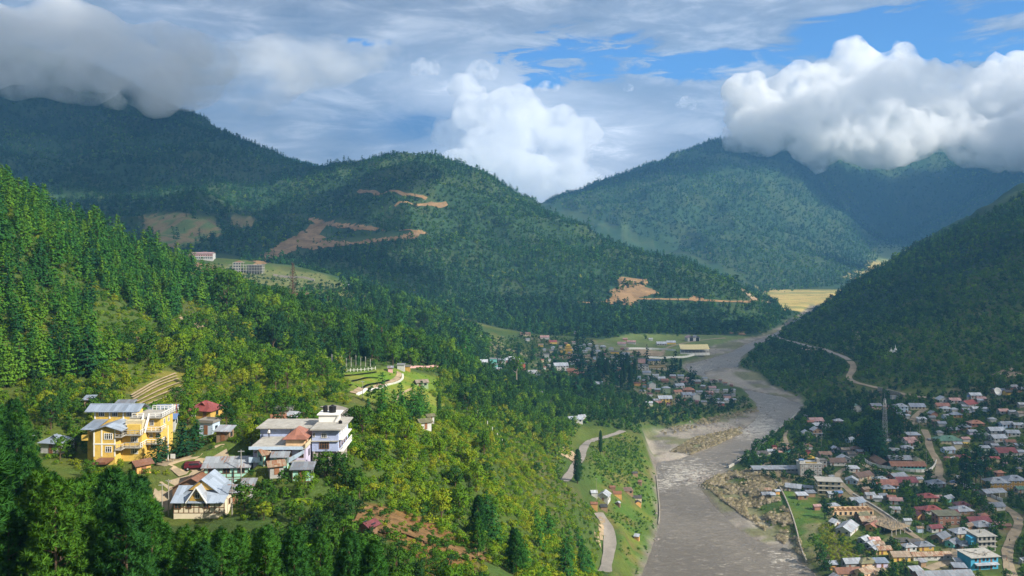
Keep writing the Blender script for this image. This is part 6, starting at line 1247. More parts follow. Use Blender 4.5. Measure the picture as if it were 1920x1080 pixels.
wall_line("sports_wall", [(1176, 655), (1200, 654.5), (1220, 654.5), (1250, 656), (1266, 658)], 2.2, 0.4, M_WHITE, "long white wall along the far side of the sports field", "wall", 8)
wall_line("sports_wall", [(1214, 671), (1240, 672.5), (1270, 672.5), (1292, 671), (1308, 667), (1306, 664)], 2.2, 0.4, M_WHITE, "white wall along the near side of the sports field", "wall", 8)
e, D = place("hangar", 1301, 640, "red and grey hangar with dark open gable ends on the airfield", "hangar", 8, clear=6); w = px2m(24, D); MB().box(-w / 2, w / 2, 0, 12, -1, 5).build("wall", WALLM["white"], e); r = MB(); gable_roof(r, -w / 2, w * 0.08, 0, 12, 5.02, 2.6, 'y', 0.4); r.build("roof", ROOFS["pink"], e); r = MB(); gable_roof(r, w * 0.09, w / 2, 0, 12, 5.0, 2.4, 'y', 0.3); r.build("roof", ROOFS["grey"], e)
for x in (-w * 0.2, w * 0.3): put("gate", DARKWIN, e, (x, -0.006, -0.5), 0, (w * 0.28, 1, 5.4))
# golden temple of the far town
e, D = place("temple", 1066, 663, "orange-gold temple with tiered roofs in the far town", "temple", 0, clear=6); w = px2m(15, D); go = WALLM["yellow"]
for k, (q, z0, z1) in enumerate(((1.0, -1, 4.0), (0.72, 4.9, 7.2), (0.4, 8.0, 9.6))):
    MB().box(-w / 2 * q, w / 2 * q, 5 - 5 * q, 5 + 5 * q, z0, z1).build("wall", go, e); r = MB(); hip_roof(r, -w / 2 * q, w / 2 * q, 5 - 5 * q, 5 + 5 * q, z1 + 0.02, 1.0, 0.9); r.build("roof", ROOFS["yellow"], e)
# white reliquary mounds on the right hill
for i, (px_, py_, s_, lab) in enumerate(((1679, 661, 1.25, "taller white stupa on the shaded right hill"), (1671, 659, 0.7, "small white stupa left of the taller one on the right hill"))):
    e, D = place("stupa", px_, py_, lab, "stupa", 0, clear=4 * s_); b = MB(); b.box(-1.8 * s_, 1.8 * s_, -1.8 * s_, 1.8 * s_, -1, 1.0 * s_); b.box(-1.3 * s_, 1.3 * s_, -1.3 * s_, 1.3 * s_, 1.0 * s_, 1.7 * s_); b.cyl((0, 0), 1.15 * s_, 1.7 * s_, 3.2 * s_, 12, 0.8 * s_); b.build("body", M_WHITE, e); MB().cyl((0, 0), 0.4 * s_, 3.2 * s_, 6.4 * s_, 10, 0.05).build("spire", M_WHITE, e)
# lattice mast
e, D = place("lattice_mast", 1659, 826, "tall steel lattice mast with white antenna panels in the town", "mast", 0, clear=3); Hm = 29.0; b0, b1 = 1.7, 0.55
for sx_ in (-1, 1):
    for sy_ in (-1, 1): MB().bar((sx_ * b0, sy_ * b0, -0.5), (sx_ * b1, sy_ * b1, Hm), 0.07).build("leg", M_STEEL, e)
lv = [Hm * (1 - (1 - i / 10) ** 1.15) for i in range(11)]; br = MB()
for i in range(10):
    h0, h1 = lv[i], lv[i + 1]; r0 = b0 + (b1 - b0) * h0 / Hm; r1 = b0 + (b1 - b0) * h1 / Hm
    for (ax, ay), (bx_, by_) in (((-1, -1), (1, -1)), ((1, -1), (1, 1)), ((1, 1), (-1, 1)), ((-1, 1), (-1, -1))):
        br.bar((ax * r0, ay * r0, h0), (bx_ * r1, by_ * r1, h1), 0.03); br.bar((bx_ * r0, by_ * r0, h0), (ax * r1, ay * r1, h1), 0.03); br.bar((ax * r1, ay * r1, h1), (bx_ * r1, by_ * r1, h1), 0.05)
br.build("bracing", M_STEEL, e)
for i in range(4): a = i * 1.57; MB().box(-0.2 + 0.9 * math.cos(a), 0.2 + 0.9 * math.cos(a), -0.1 + 0.9 * math.sin(a), 0.1 + 0.9 * math.sin(a), Hm - 5.5 + (i % 2) * 2.4, Hm - 3.2 + (i % 2) * 2.4).build("antenna_panel", M_WHITE, e)
MB().bar((0, 0, Hm), (0, 0, Hm + 4), 0.06).build("rod", M_STEEL, e)
# satellite dish
e, D = place("satellite_dish", 1868, 744, "large white satellite dish on a grassy bank above the town", "dish", 10, clear=7); R_ = px2m(7.6, D); V = []; F = []; n_, m_ = 20, 6
for j in range(m_ + 1):
    for i in range(n_): r_ = R_ * j / m_; a = 6.2832 * i / n_; V.append((r_ * math.cos(a), -0.35 * R_ + (-(r_ / R_) ** 2 * -0.32) * -R_ * 1.0 + 0.35 * R_ * 0, r_ * math.sin(a)))
for j in range(m_):
    for i in range(n_): F.append((j * n_ + i, j * n_ + (i + 1) % n_, (j + 1) * n_ + (i + 1) % n_, (j + 1) * n_ + i))
o = mesh_obj("reflector", V, F, M_WHITE, e, smooth=True); o.location = (0, 0, R_ * 1.15); o.rotation_euler = (math.radians(-24), 0, 0); s_ = o.modifiers.new("skin", 'SOLIDIFY'); s_.thickness = 0.12
MB().bar((0, 0.6, -1), (0, 0.2, R_ * 1.1), 0.3).build("mount", M_STEEL, e); f = MB()
for a in (0.5, 2.6, 4.7): f.bar((R_ * 0.9 * math.cos(a), -R_ * 0.9, R_ * 1.15 + R_ * 0.9 * math.sin(a)), (0, -R_ * 1.35, R_ * 1.6), 0.05)
f.build("feed_arm", M_STEEL, e)
# ------------------------------------------------------------------ poles, flags, fences
def pole(px, py, h, lab, kind="utility_pole", d=None, arms=1, mat=None, group="poles along the lanes"):
    e, D = place(kind, px, py, lab, "pole", random.uniform(-20, 20), group, d, 0.5)
    MB().cyl((0, 0), 0.11, -0.6, h, 8, 0.07).build("pole", mat or M_POLE, e)
    for k in range(arms): MB().bar((-0.6, 0, h - 0.3 - k * 0.6), (0.6, 0, h - 0.3 - k * 0.6), 0.05).build("crossarm", M_STEEL, e)
    return e
pole(315, 866, 7.4, "white pole standing left of the dark round conifer", "flag_pole", None, 0, M_WHITE, None); pole(435, 958, 6.6, "bare pole in the garden right of the timbered house", d=151); pole(316, 950, 6.5, "thin pole behind the lane left of the timbered house", d=152); pole(304, 955, 6.0, "thin grey pole at the left edge of the lane", d=151)
pole(452, 906, 5.6, "pole in front of the two-storey mint house", d=160); pole(632, 862, 7.0, "pole at the right corner of the lilac building", d=170); pole(680, 748, 6.0, "pole on the meadow below the stone path"); pole(777, 775, 7.0, "lamp pole at the lower end of the meadow"); pole(1118, 938, 11, "tall mast beside the white hall in the field")
for i, (a, b, h_, w_) in enumerate(((1737, 872, 9, "at the town road fork"), (1707, 832, 11, "beside the pink roofs"), (1724, 815, 10, "at the bend of the dirt road"), (1753, 806, 10, "above the long green roof"), (1540, 846, 9, "behind the white river block"), (1532, 840, 9, "left of the ruined grey houses"), (1886, 975, 9, "with yellow paint at the dirt road"), (1892, 1066, 8, "on the dirt road near the turquoise block"), (1730, 1012, 8, "near the concrete channel"), (1594, 838, 9, "beside the pale blue gable"), (1710, 660, 10, "on the right hill above the road"), (1852, 762, 9, "below the satellite dish"))):
    pole(a, b, h_, "wooden utility pole " + w_)
FLAGC = {"white": M_WHITE, "grey": WALLM["grey"], "yellow": WALLM["yellow"], "red": WALLM["red"]}
def flag(px, py, h, c, lab, d=None):
    e, D = place("prayer_flag", px, py, lab, "flag", random.uniform(-15, 15), "tall prayer flags", d, 0.4); MB().cyl((0, 0), 0.05, -0.4, h, 6, 0.03).build("pole", M_POLE, e); m = MB(); n = 6
    for i in range(n):
        z0 = h * (0.25 + 0.7 * i / n); z1 = h * (0.25 + 0.7 * (i + 1) / n); wv = 0.08 * math.sin(i * 1.3); wv1 = 0.08 * math.sin((i + 1) * 1.3); m.poly([(0.04, 0, z0), (0.26, wv, z0), (0.26, wv1, z1), (0.04, 0, z1)])
    m.build("cloth", FLAGC[c], e)
for i, (a, c, l) in enumerate(((322, "white", "left white prayer flag of the trio right of the yellow building"), (326, "yellow", "yellow prayer flag in the middle of the trio by the blue roof"), (330, "red", "red prayer flag at the right of the trio by the blue roof"))): flag(a, 772, 4.2, c, l, 196 + i)
flag(518, 682, 6.5, "yellow", "yellow prayer flag beside the small brick red hut")
for i, a in enumerate(range(604, 700, 9)): flag(a, 694 - (i % 3), 5.2 + 1.9 * ((i * 7) % 5) / 4, "grey", "white prayer flag pole in the row above the terraced meadow")
e, D = place("white_fence", 615, 697, "white post and rail fence above the terraced meadow", "fence", 0, None, None, 0.5); line = smooth_line([at(*q)[:2] for q in ((612, 698), (650, 697), (690, 695), (704, 693))], 2.2, 1)
prev = None
for q in line:
    z = float(hz(*q)); c = Vector((q[0] - e.location.x, q[1] - e.location.y, z - e.location.z)); MB().bar(c - Vector((0, 0, 0.3)), c + Vector((0, 0, 1.5)), 0.11, (1, 0, 0)).build("post", M_WHITE, e)
    if prev is not None: MB().bar(prev + Vector((0, 0, 0.8)), c + Vector((0, 0, 0.8)), 0.05).build("rail", M_WHITE, e)
    prev = c
wall_line("low_wall", [(750, 690), (790, 690), (822, 688)], 1.2, 0.3, WALLM["pink"], "low pinkish wall right of the gate kiosk", "wall", 4)
line = smooth_line([at(*q)[:2] for q in ((663, 739), (690, 729), (720, 720), (743, 715), (752, 707), (749, 699))], 1.3, 3); e = empty("path_edging", (float(line[0][0]), float(line[0][1]), float(hz(*line[0])))); tag(e, "row of pale edging stones along the meadow path", "edging")
for i, q in enumerate(line[:-1]):
    t = line[i + 1] - q; n = np.array([t[1], -t[0]]) / np.linalg.norm(t); 
    c = q + n * 1.35; MB().box(c[0] - e.location.x - 0.42, c[0] - e.location.x + 0.42, c[1] - e.location.y - 0.3, c[1] - e.location.y + 0.3, float(hz(*c)) - e.location.z - 0.3, float(hz(*c)) - e.location.z + 0.55).build("stone", M_WHITE, e)
e, D = place("sign_board", 324, 868, "small white sign board beside the white pole", "sign", -10, None, None, 0.5); MB().box(-0.5, 0.5, -0.04, 0.04, 0.9, 1.8).build("board", M_WHITE, e); MB().bar((0, 0.06, -0.3), (0, 0.06, 1.7), 0.05).build("post", M_POLE, e)
for i in range(9):
    a = (868 + i * 9.2, 742 + i * 11.5); q = at(*a); 
    if q: tag(MB().bar((q[0], q[1], q[2] - 0.3), (q[0] + 0.05, q[1], q[2] + 2.4), 0.13).build("fence_post", M_WHITE), "white concrete fence post running down the green slope", "fence post", "fence posts down the green slope")
# ------------------------------------------------------------------ cars
def car(px, py, mat, lab, rot, d=None, van=False):
    e, D = place("parked_car", px, py, lab, "car", rot, "cars parked in the lanes", d, 2.6, 0.02); L, W = 4.1, 1.65
    V = [(-2.05, 0.45), (2.05, 0.45), (2.05, 0.85), (1.2, 0.98), (0.75, 1.48), (-1.3 if not van else -1.95, 1.5), (-1.85 if not van else -2.03, 1.0), (-2.05, 0.9)]
    vv = [(x, y * W / 2, z) for y in (-1, 1) for x, z in V]; n = len(V); F = [tuple(range(n)), tuple(range(2 * n - 1, n - 1, -1))] + [(i, i + n, (i + 1) % n + n, (i + 1) % n) for i in range(n)]
    o = mesh_obj("body", vv, F, mat, e); bv = o.modifiers.new("bevel", 'BEVEL'); bv.width = 0.08; bv.segments = 2
    for y in (-1, 1):
        g = MB(); yy = y * (W / 2 + 0.012); p = [(-1.1, 1.0), (0.85, 1.0), (0.62, 1.4), (-1.1, 1.42)]; q = [(x, yy, z) for x, z in p]; g.poly(q if y < 0 else q[::-1]); g.build("side_window", M_GLASS, e)
    MB().poly([(1.21, -0.68, 1.0), (1.21, 0.68, 1.0), (0.80, 0.62, 1.46), (0.80, -0.62, 1.46)]).build("windscreen", M_GLASS, e); MB().poly([(-1.72 if not van else -2.05, 0.66, 1.05), (-1.72 if not van else -2.05, -0.66, 1.05), (-1.38 if not van else -2.02, -0.6, 1.45), (-1.38 if not van else -2.02, 0.6, 1.45)]).build("rear_window", M_GLASS, e)
    for x in (-1.3, 1.3):
        for y in (-1, 1):
            w = MB(); w.cyl((0, 0), 0.33, -0.1, 0.1, 14); o = w.build("wheel", M_BLACK, e); o.location = (x, y * 0.76, 0.33); o.rotation_euler = (math.pi / 2, 0, 0); h_ = MB(); h_.cyl((0, 0), 0.17, -0.11, 0.11, 10); h_.build("hub", M_STEEL, o)
    for y in (-0.55, 0.55): MB().box(2.03, 2.09, y - 0.15, y + 0.15, 0.62, 0.8).build("headlight", M_WHITE, e)
CARP = {k: simple("car_" + k, c, 0.3, 0.05, 1, 0, 0.5) for k, c in (("maroon", (0.10, 0.012, 0.02)), ("white", (0.6, 0.6, 0.6)), ("grey", (0.18, 0.19, 0.20)), ("blue", (0.06, 0.10, 0.2)))}
car(366, 880, CARP["maroon"], "dark maroon car parked at the bend of the lane", 12, None, True); car(1822, 909, CARP["white"], "white car parked under the tall roadside pines", 25); car(1797, 897, CARP["white"], "white car on the parking strip behind the pines", 10); car(1795, 1022, CARP["grey"], "silver grey car in the yard between grey roofs", 20); car(1742, 826, CARP["grey"], "grey car on the upper dirt road", 80); car(1787, 906, CARP["blue"], "dark car at the road fork before the pines", 10); car(1826, 849, CARP["white"], "white car left of the long red roof", 15)
# ------------------------------------------------------------------ people
def person_mesh():
    pts = {0: (0, 0, 0.95, .13), 1: (0, 0, 1.2, .15), 2: (0, 0, 1.42, .13), 3: (0, 0, 1.52, .06), 4: (0, -.01, 1.63, .105), 5: (0, -.01, 1.73, .08), 6: (.18, 0, 1.40, .06), 7: (.24, .0, 1.12, .045), 8: (.25, -.06, .86, .035), 9: (.25, -.08, .78, .04), 10: (-.18, 0, 1.40, .06), 11: (-.24, 0, 1.12, .045), 12: (-.25, -.06, .86, .035), 13: (-.25, -.08, .78, .04),
           14: (.09, 0, .86, .10), 15: (.11, -.06, .48, .07), 16: (.11, 0.02, .10, .05), 17: (.11, -.13, .04, .045), 18: (-.09, 0, .86, .10), 19: (-.11, .02, .48, .07), 20: (-.11, .10, .10, .05), 21: (-.11, -.04, .04, .045), 22: (0, -.11, 1.62, .02)}
    ed = [(0, 1), (1, 2), (2, 3), (3, 4), (4, 5), (4, 22), (2, 6), (6, 7), (7, 8), (8, 9), (2, 10), (10, 11), (11, 12), (12, 13), (0, 14), (14, 15), (15, 16), (16, 17), (0, 18), (18, 19), (19, 20), (20, 21)]
    me = bpy.data.meshes.new("body"); me.from_pydata([pts[i][:3] for i in range(len(pts))], ed, []); o = bpy.data.objects.new("body", me); COL.objects.link(o)
    sk = o.modifiers.new("skin", 'SKIN'); layer = me.skin_vertices[0].data if me.skin_vertices else None
    if layer is None:
        bpy.context.view_layer.objects.active = o; dg = bpy.context.evaluated_depsgraph_get()
    for i in range(len(pts)): me.skin_vertices[0].data[i].radius = (pts[i][3], pts[i][3] * 0.85); me.skin_vertices[0].data[i].use_root = (i == 0)
    ss_ = o.modifiers.new("smooth", 'SUBSURF'); ss_.levels = 1; ss_.render_levels = 1
    dg = bpy.context.evaluated_depsgraph_get(); m2 = bpy.data.meshes.new_from_object(o.evaluated_get(dg)); bpy.data.objects.remove(o); return m2
M_SKIN = simple("skin", (0.36, 0.21, 0.14), 0.7, 0.06, 4); M_HAIR = simple("black_hair", (0.012, 0.010, 0.009), 0.6, 0.2, 4)
try: BODY = person_mesh()
except Exception as ex: print("person", ex); BODY = None
def person(px, py, shirt, trousers, lab, rot=0, d=None, group=None, loc=None):
    if BODY is None: return
    if loc: e = empty("person", loc, math.radians(rot)); tag(e, lab, "person", group)
    else: e, D = place("person", px, py, lab, "person", rot, group, d, 0.6)
    b = bpy.data.objects.new("body", BODY.copy()); COL.objects.link(b); b.parent = e; me = b.data; me.materials.clear()
    for m_ in (M_SKIN, shirt, trousers): me.materials.append(m_)
    for p in me.polygons:
        c = p.center; p.material_index = 0 if c.z > 1.49 or (abs(c.x) > 0.2 and c.z < 0.92 and c.z > 0.7) else (1 if c.z > 0.92 else 2); p.use_smooth = True
    hm = unit_ico_h; o = mesh_obj("hair", [(v[0] * 0.112, v[1] * 0.115 + 0.015, v[2] * 0.10 + 1.685) for v in hm[0]], [tuple(int(i) for i in f) for f in hm[1] if all(hm[0][i][2] > -0.25 or hm[0][i][1] > 0.2 for i in f)], M_HAIR, e, smooth=True)
def ico_np():
    import bmesh
    bm = bmesh.new(); bmesh.ops.create_icosphere(bm, subdivisions=2, radius=1.0); V = [tuple(v.co) for v in bm.verts]; F = [tuple(v.index for v in f.verts) for f in bm.faces]; bm.free(); return V, F
unit_ico_h = ico_np()
CL = {"white": M_WHITE, "red": WALLM["red"], "dark": M_BLACK, "blue": WALLM["blue"], "grey": WALLM["grey"], "maroon": CARP["maroon"]}
person(300, 948, CL["white"], CL["grey"], "person in white shirt walking on the lane left of the timbered house", 20, 152)
person(0, 0, CL["white"], CL["dark"], "person in white standing on the terrace of the lilac building", 0, loc=(bx - 9.0, by + 4.0, bz + 5.245))
for i, (a, b, c, t, l) in enumerate(((1893, 1016, "dark", "dark", "dark clad person walking up the dirt road"), (1887, 1052, "red", "dark", "person in red on the dirt road near the turquoise block"), (1602, 862, "grey", "dark", "person on the lane left of the school wall"), (1908, 975, "white", "blue", "person in white at the upper bend of the dirt road"))): person(a, b, CL[c], CL[t], l, i * 60)
for i in range(16): person(1628 + i * 1.9, 868.5 + i * 0.5 + (i % 3) * 0.8, CL["maroon"], CL["dark"], "pupil in maroon uniform lined up inside the school yard", 180 + i * 11, group="pupils in the school yard")
# ------------------------------------------------------------------ special trees
def tree_obj(name, px, py, h, meshes, tint, lab, cat="tree", d=None, wide=1.0, group=None, clear=2.0):
    e, D = place(name, px, py, lab, cat, random.uniform(0, 360), group, d, clear); e.scale = (h * wide, h * wide, h)
    for pn, me in zip(("crown", "trunk"), meshes):
        if me is None: continue
        c = bpy.data.objects.new(pn, me); COL.objects.link(c); c.parent = e; c["leaf_tint"] = tint
    return e
def poplar(seed):
    rng = np.random.default_rng(seed); n = 1500; z = rng.uniform(0.1, 1.0, n); r = 0.10 * np.sqrt(np.clip(np.minimum((z - 0.06) * 6, (1.02 - z) * 3.2), 0.02, 1)) * rng.uniform(0.4, 1.05, n); a = rng.uniform(0, 6.28, n); d = np.stack([np.cos(a), np.sin(a), np.zeros(n)], 1)
    c = d * r[:, None] + np.stack([np.zeros(n), np.zeros(n), z], 1); return leaf_quads(c, d + rng.normal(0, 0.4, (n, 3)) + np.array([0, 0, 0.3]), rng.uniform(0.025, 0.05, n), np.full(n, 0.7), rng), d + np.array([0, 0, 0.4]), [tube([(0, 0, -0.04), (0, 0, 0.5), (0, 0, 0.95)], [0.012, 0.009, 0.002], 6)]
POP = asset("poplar", poplar(1), M_LEAF, M_BARK)
def openpine(seed):
    q, s, t = conifer(seed, 22, 6, 5, 0.055, 0.17, 0.34, 0.12, shape=0.55); return q, s, t
OPEN = [asset("open_pine", openpine(300 + i), M_NEEDLE, M_BARK) for i in range(3)]
SPARSE = [asset("sparse_tree", broadleaf(320 + i, 9, 46, 0.26, 0.45, 0.06), M_LEAF, M_PALEBARK) for i in range(2)]
def bare(seed, n=90, w=0.16):
    rng = np.random.default_rng(seed); t = [tube([(0, 0, -0.02), (0.004, 0, 0.5), (0, 0, 1.0)], [0.013, 0.009, 0.001], 6)]
    for i in range(n):
        z = 0.22 + 0.75 * i / n; L = w * (1.05 - z) ** 0.6 * rng.uniform(0.5, 1.2); a = i * 2.4; d = np.array([math.cos(a), math.sin(a), 0]); p1 = d * L * 0.5 + np.array([0, 0, z + 0.02]); p2 = d * L + np.array([0, 0, z + 0.05 + rng.normal(0, 0.02)]); t.append(tube([(0, 0, z), p1, p2], [0.006, 0.004, 0.0015], 3))
        for s in (-1, 1): q = p1 + d * L * 0.3 + np.array([-d[1], d[0], 0]) * s * L * 0.3 + np.array([0, 0, 0.015]); t.append(tube([p1, q], [0.0035, 0.0012], 3))
    return trunk_mesh("bare_branches", t, M_TWIG)
tree_obj("bare_tree", 549, 566, 1.0, (None, bare(5)), 0, "tall leafless brown tree standing against the middle hill", d=560).scale = (31, 31, 31)
for px_, py_, h_, l in ((716, 660, 14, "slim leafless brown tree in the spur woods"), (836, 690, 9, "small leafless tree at the right end of the low wall")): q = at(px_, py_); tree_obj("bare_tree", px_, py_, h_, (None, bare(8)), 0, l)
tree_obj("round_conifer", 341, 858, 7.6, PINE[1], 0.12, "dense dark round conifer right of the yellow building", "conifer", None, 1.5, None, 4.0)
tree_obj("pine_tree", 298, 858, 6.0, PINE[2], 0.25, "dark bushy pine between the yellow building and the white pole", "pine tree", 172, 1.5)
tree_obj("pine_tree", 368, 828, 6.5, PINE[3], 0.35, "pale green bushy pine behind the dark round conifer", "pine tree", 180, 1.5)
tree_obj("poplar_tree", 1083, 920, 17, POP, 0.12, "slender dark poplar beside the river road", "poplar", 420, 1.3); tree_obj("poplar_tree", 1126, 869, 14, POP, 0.10, "slender dark poplar below the upper river road", "poplar", 505, 0.9); tree_obj("poplar_tree", 823, 785, 11, POP, 0.35, "slender poplar right of the white cottage", "poplar")
tree_obj("sparse_tree", 668, 596, 14, SPARSE[0], 0.75, "slim pale tree left of the spur houses", "tree", 600, 0.8); tree_obj("sparse_tree", 705, 608, 16, SPARSE[1], 0.72, "slim pale tree right of the spur houses", "tree", 610, 0.75); tree_obj("sparse_tree", 969, 722, 26, SPARSE[0], 0.55, "tall open tree with forked pale trunk below the brick block", "tree", 640, 0.85)
for px_, py_, h_, i, l in ((1812, 908, 22, 0, "left tall open pine by the town road"), (1830, 923, 27, 1, "tallest open pine by the town road"), (1838, 905, 23, 2, "right tall open pine by the town road"), (1803, 897, 15, 0, "short dark pine left of the tall roadside pines"), (1848, 912, 20, 1, "slim pine in front of the ochre buildings")): tree_obj("roadside_pine", px_, py_, h_, OPEN[i], 0.14, l, "pine tree", None, 1.15, None, 1.5)
for px_, py_, h_, l in ((1632, 850, 24, "big dark pine group's left tree above the school wall"), (1641, 858, 26, "tallest dark pine above the school wall"), (1622, 842, 20, "dark pine left of the two above the school wall"), (1651, 848, 19, "dark pine nearest the lattice mast")): tree_obj("dark_pine", px_, py_, h_, PINE[int(px_) % 5], 0.14, l, "pine tree", None, 1.25, None, 1.5)
for k, (px_, py_, h_) in enumerate(((1170, 722, 30), (1182, 726, 28), (1176, 700, 26), (1165, 730, 24), (1130, 700, 28), (1138, 706, 25), (1122, 702, 22), (1190, 705, 24), (1276, 692, 16))): tree_obj("cypress_tree", px_, py_, h_ * 0.72, POP, 0.08, "tall dark cypress in the middle of the far town", "cypress", None, 1.0 + 0.2 * (k % 3), "dark cypresses of the far town", 1.0)
def banana(seed):
    rng = np.random.default_rng(seed); V = []; F = []
    for i in range(9):
        a = i * 2.4; d = np.array([math.cos(a), math.sin(a), 0]); s = np.array([-d[1], d[0], 0]); o = len(V); L = rng.uniform(0.45, 0.65)
        for k in range(5): t = k / 4; c = d * L * t + np.array([0, 0, 0.45 + 0.5 * t - 0.75 * t * t * (0.6 + 0.5 * (i % 3) / 2)]); wd = 0.085 * math.sin(math.pi * min(0.95, t * 0.85 + 0.12)); V += [c - s * wd, c + np.array([0, 0, -0.02]), c + s * wd]
        for k in range(4):
            b = o + k * 3; F += [(b, b + 1, b + 4, b + 3), (b + 1, b + 2, b + 5, b + 4)]
    me = bpy.data.meshes.new("banana_leaves"); me.from_pydata([tuple(v) for v in V], [], F); me.materials.append(M_LEAF); me.update(); return me
BAN = (banana(3), trunk_mesh("banana_stem", [tube([(0, 0, -0.05), (0, 0, 0.5)], [0.05, 0.03], 6)], M_PALEBARK))
for px_, py_, l in ((893, 1020, "bright yellow-green banana plant at the edge of the brown clearing"), (566, 728, "banana plant among the trees above the lilac building"), (560, 962, "banana plant in the garden below the stilt hut")): tree_obj("banana_plant", px_, py_, 4.2, BAN, 0.85, l, "banana plant", None, 1.0, None, 2.5)
# boulders in the river
brng = np.random.default_rng(12); V = []; F = []; IC = ico_np()
BL = [(1318, 893, 46, 14, 170), (1385, 806, 30, 12, 90), (1395, 680, 50, 18, 60), (1230, 1000, 6, 40, 20), (1330, 800, 60, 16, 110), (1440, 780, 30, 14, 50), (1340, 668, 40, 12, 60), (1330, 900, 30, 10, 80)]
for (px_, py_, rx, ry, n) in BL:
    for _ in range(n):
        a, b = px_ + brng.normal(0, rx * 0.6), py_ + brng.normal(0, ry * 0.6); x, y = flatpt(a, max(b, 600)); z = float(hz(x, y)); z = max(z, -0.1); r = brng.uniform(0.3, 0.95); o = len(V); sc = brng.uniform(0.6, 1.2, 3) * r
        V += [(x + v[0] * sc[0] * (1 + 0.25 * math.sin(v[1] * 5 + o)), y + v[1] * sc[1], z + v[2] * sc[2] * 0.7) for v in IC[0]]; F += [tuple(i + o for i in f) for f in IC[1]]
o = mesh_obj("boulders", V, F, simple("river_stone", (0.21, 0.18, 0.16), 0.85, 0.35, 0.8, 0.3)); tag(o, "grey and brown boulders scattered through the rapids", "boulders", kind='stuff')
# ------------------------------------------------------------------ vegetation
CLEAR = globals().get('CLEAR', [])       # (x, y, radius) kept free of plants: houses, masts, vehicles
def jitter_grid(x0, x1, y0, y1, s, rng):
    nx_ = int((x1 - x0) / s) + 1; ny_ = int((y1 - y0) / s) + 1
    X, Y = np.meshgrid(x0 + np.arange(nx_) * s, y0 + np.arange(ny_) * s)
    X = X + rng.uniform(-0.48, 0.48, X.shape) * s; Y = Y + rng.uniform(-0.48, 0.48, Y.shape) * s
    return X.ravel(), Y.ravel()
PLANTS = {k: [] for k in ("pine", "broad", "shrub", "reed")}
VRNG = np.random.default_rng(5)
def scatter(kind, poly, d0, d1, s, h, tint, keep=None, sd=0.12, where='', near_only=False, ceil=None, nclear=None, jit=0.3):
    poly_ = np.asarray(poly, float); ang0 = (poly_[:, 0].min() - 960) / FPX; ang1 = (poly_[:, 0].max() - 960) / FPX
    x0 = min(ang0 * d0, ang0 * d1); x1 = max(ang1 * d0, ang1 * d1)
    X, Y = jitter_grid(x0, x1, d0, d1, s, VRNG)
    px = 960 + X / Y * FPX; m = (px > -140) & (px < 2060); X = X[m]; Y = Y[m]
    Z = hz(X, Y); px = 960 + X / Y * FPX; py = HOR - (Z - CAM_Z) / Y * FPX
    m = inpoly(px, py, poly_)
    X, Y, Z, px, py = X[m], Y[m], Z[m], px[m], py[m]
    hh = VRNG.uniform(h[0], h[1], len(X)) * np.exp(VRNG.normal(0, 0.10 if d1 < 700 else 0.24, len(X)))
    if ceil is not None:
        top = np.interp(px, [c[0] for c in ceil], [c[1] for c in ceil]) + VRNG.uniform(0, 22, len(X))
        hm = CAM_Z + (HOR - top) / FPX * Y - Z; hh = np.minimum(hh, hm); m = hh > h[0] * 0.45
        X, Y, Z, px, py, hh = X[m], Y[m], Z[m], px[m], py[m], hh[m]
    hid = hidden_by(px, py - hh / Y * FPX, Y)
    m = hid < 7
    m &= ~((py < 268) & (px > 1385))
    i_ = np.clip(np.searchsorted(GX, X), 0, len(GX) - 1); j_ = np.clip(np.searchsorted(GY, Y), 0, len(GY) - 1)
    m &= dbed[j_, i_] > ((3 if nclear != 2 else 0.3) if kind != 'reed' else -1e9)
    if keep is not None:
        k = np.clip(keep(X, Y, px, py), 0, 1); m &= VRNG.random(len(X)) < k
    X, Y, Z, px, py, hh, hid = X[m], Y[m], Z[m], px[m], py[m], hh[m], hid[m]
    m = np.ones(len(X), bool); pad = {"pine": 0.16, "broad": 0.30, "shrub": 0.45, "reed": 0.3}[kind]
    if nclear is None:
        for (cx_, cy_, r_) in CLEAR:
            if d0 - 30 < cy_ < d1 + 30: m &= np.hypot(X - cx_, Y - cy_) > r_ + hh * pad
        for (line, w_) in ROADLINES:
            if line[:, 1].min() < d1 and line[:, 1].max() > d0: 
                mm = m & (Y > line[:, 1].min() - 12) & (Y < line[:, 1].max() + 12) & (X > line[:, 0].min() - 12) & (X < line[:, 0].max() + 12)
                ix = np.nonzero(mm)[0]
                if len(ix): m[ix] = polydist(X[ix], Y[ix], line) > w_ + hh[ix] * pad * 0.6
        for (pl, a_, b_) in NOPLANT: m &= ~(inpoly(px, py, pl) & (Y > a_) & (Y < b_) & (VRNG.random(len(X)) > (0.06 if kind != 'shrub' else 0.03)))
    tv = tint + VRNG.normal(0, sd, len(X)) + (fbm(X, Y, max(25, d0 * 0.12), 3, 71) - 0.5) * 0.55
    for t in zip(X[m], Y[m], Z[m], hh[m], np.clip(tv, 0, 1)[m], px[m], py[m], hid[m]):
        PLANTS[kind].append((*t, where))
G_PLATN = [(380, 490), (470, 505), (600, 512), (650, 545), (700, 566), (640, 558), (540, 566), (430, 530)]
G_MEADN = [(640, 700), (740, 690), (825, 700), (805, 752), (785, 775), (740, 768), (668, 745)]
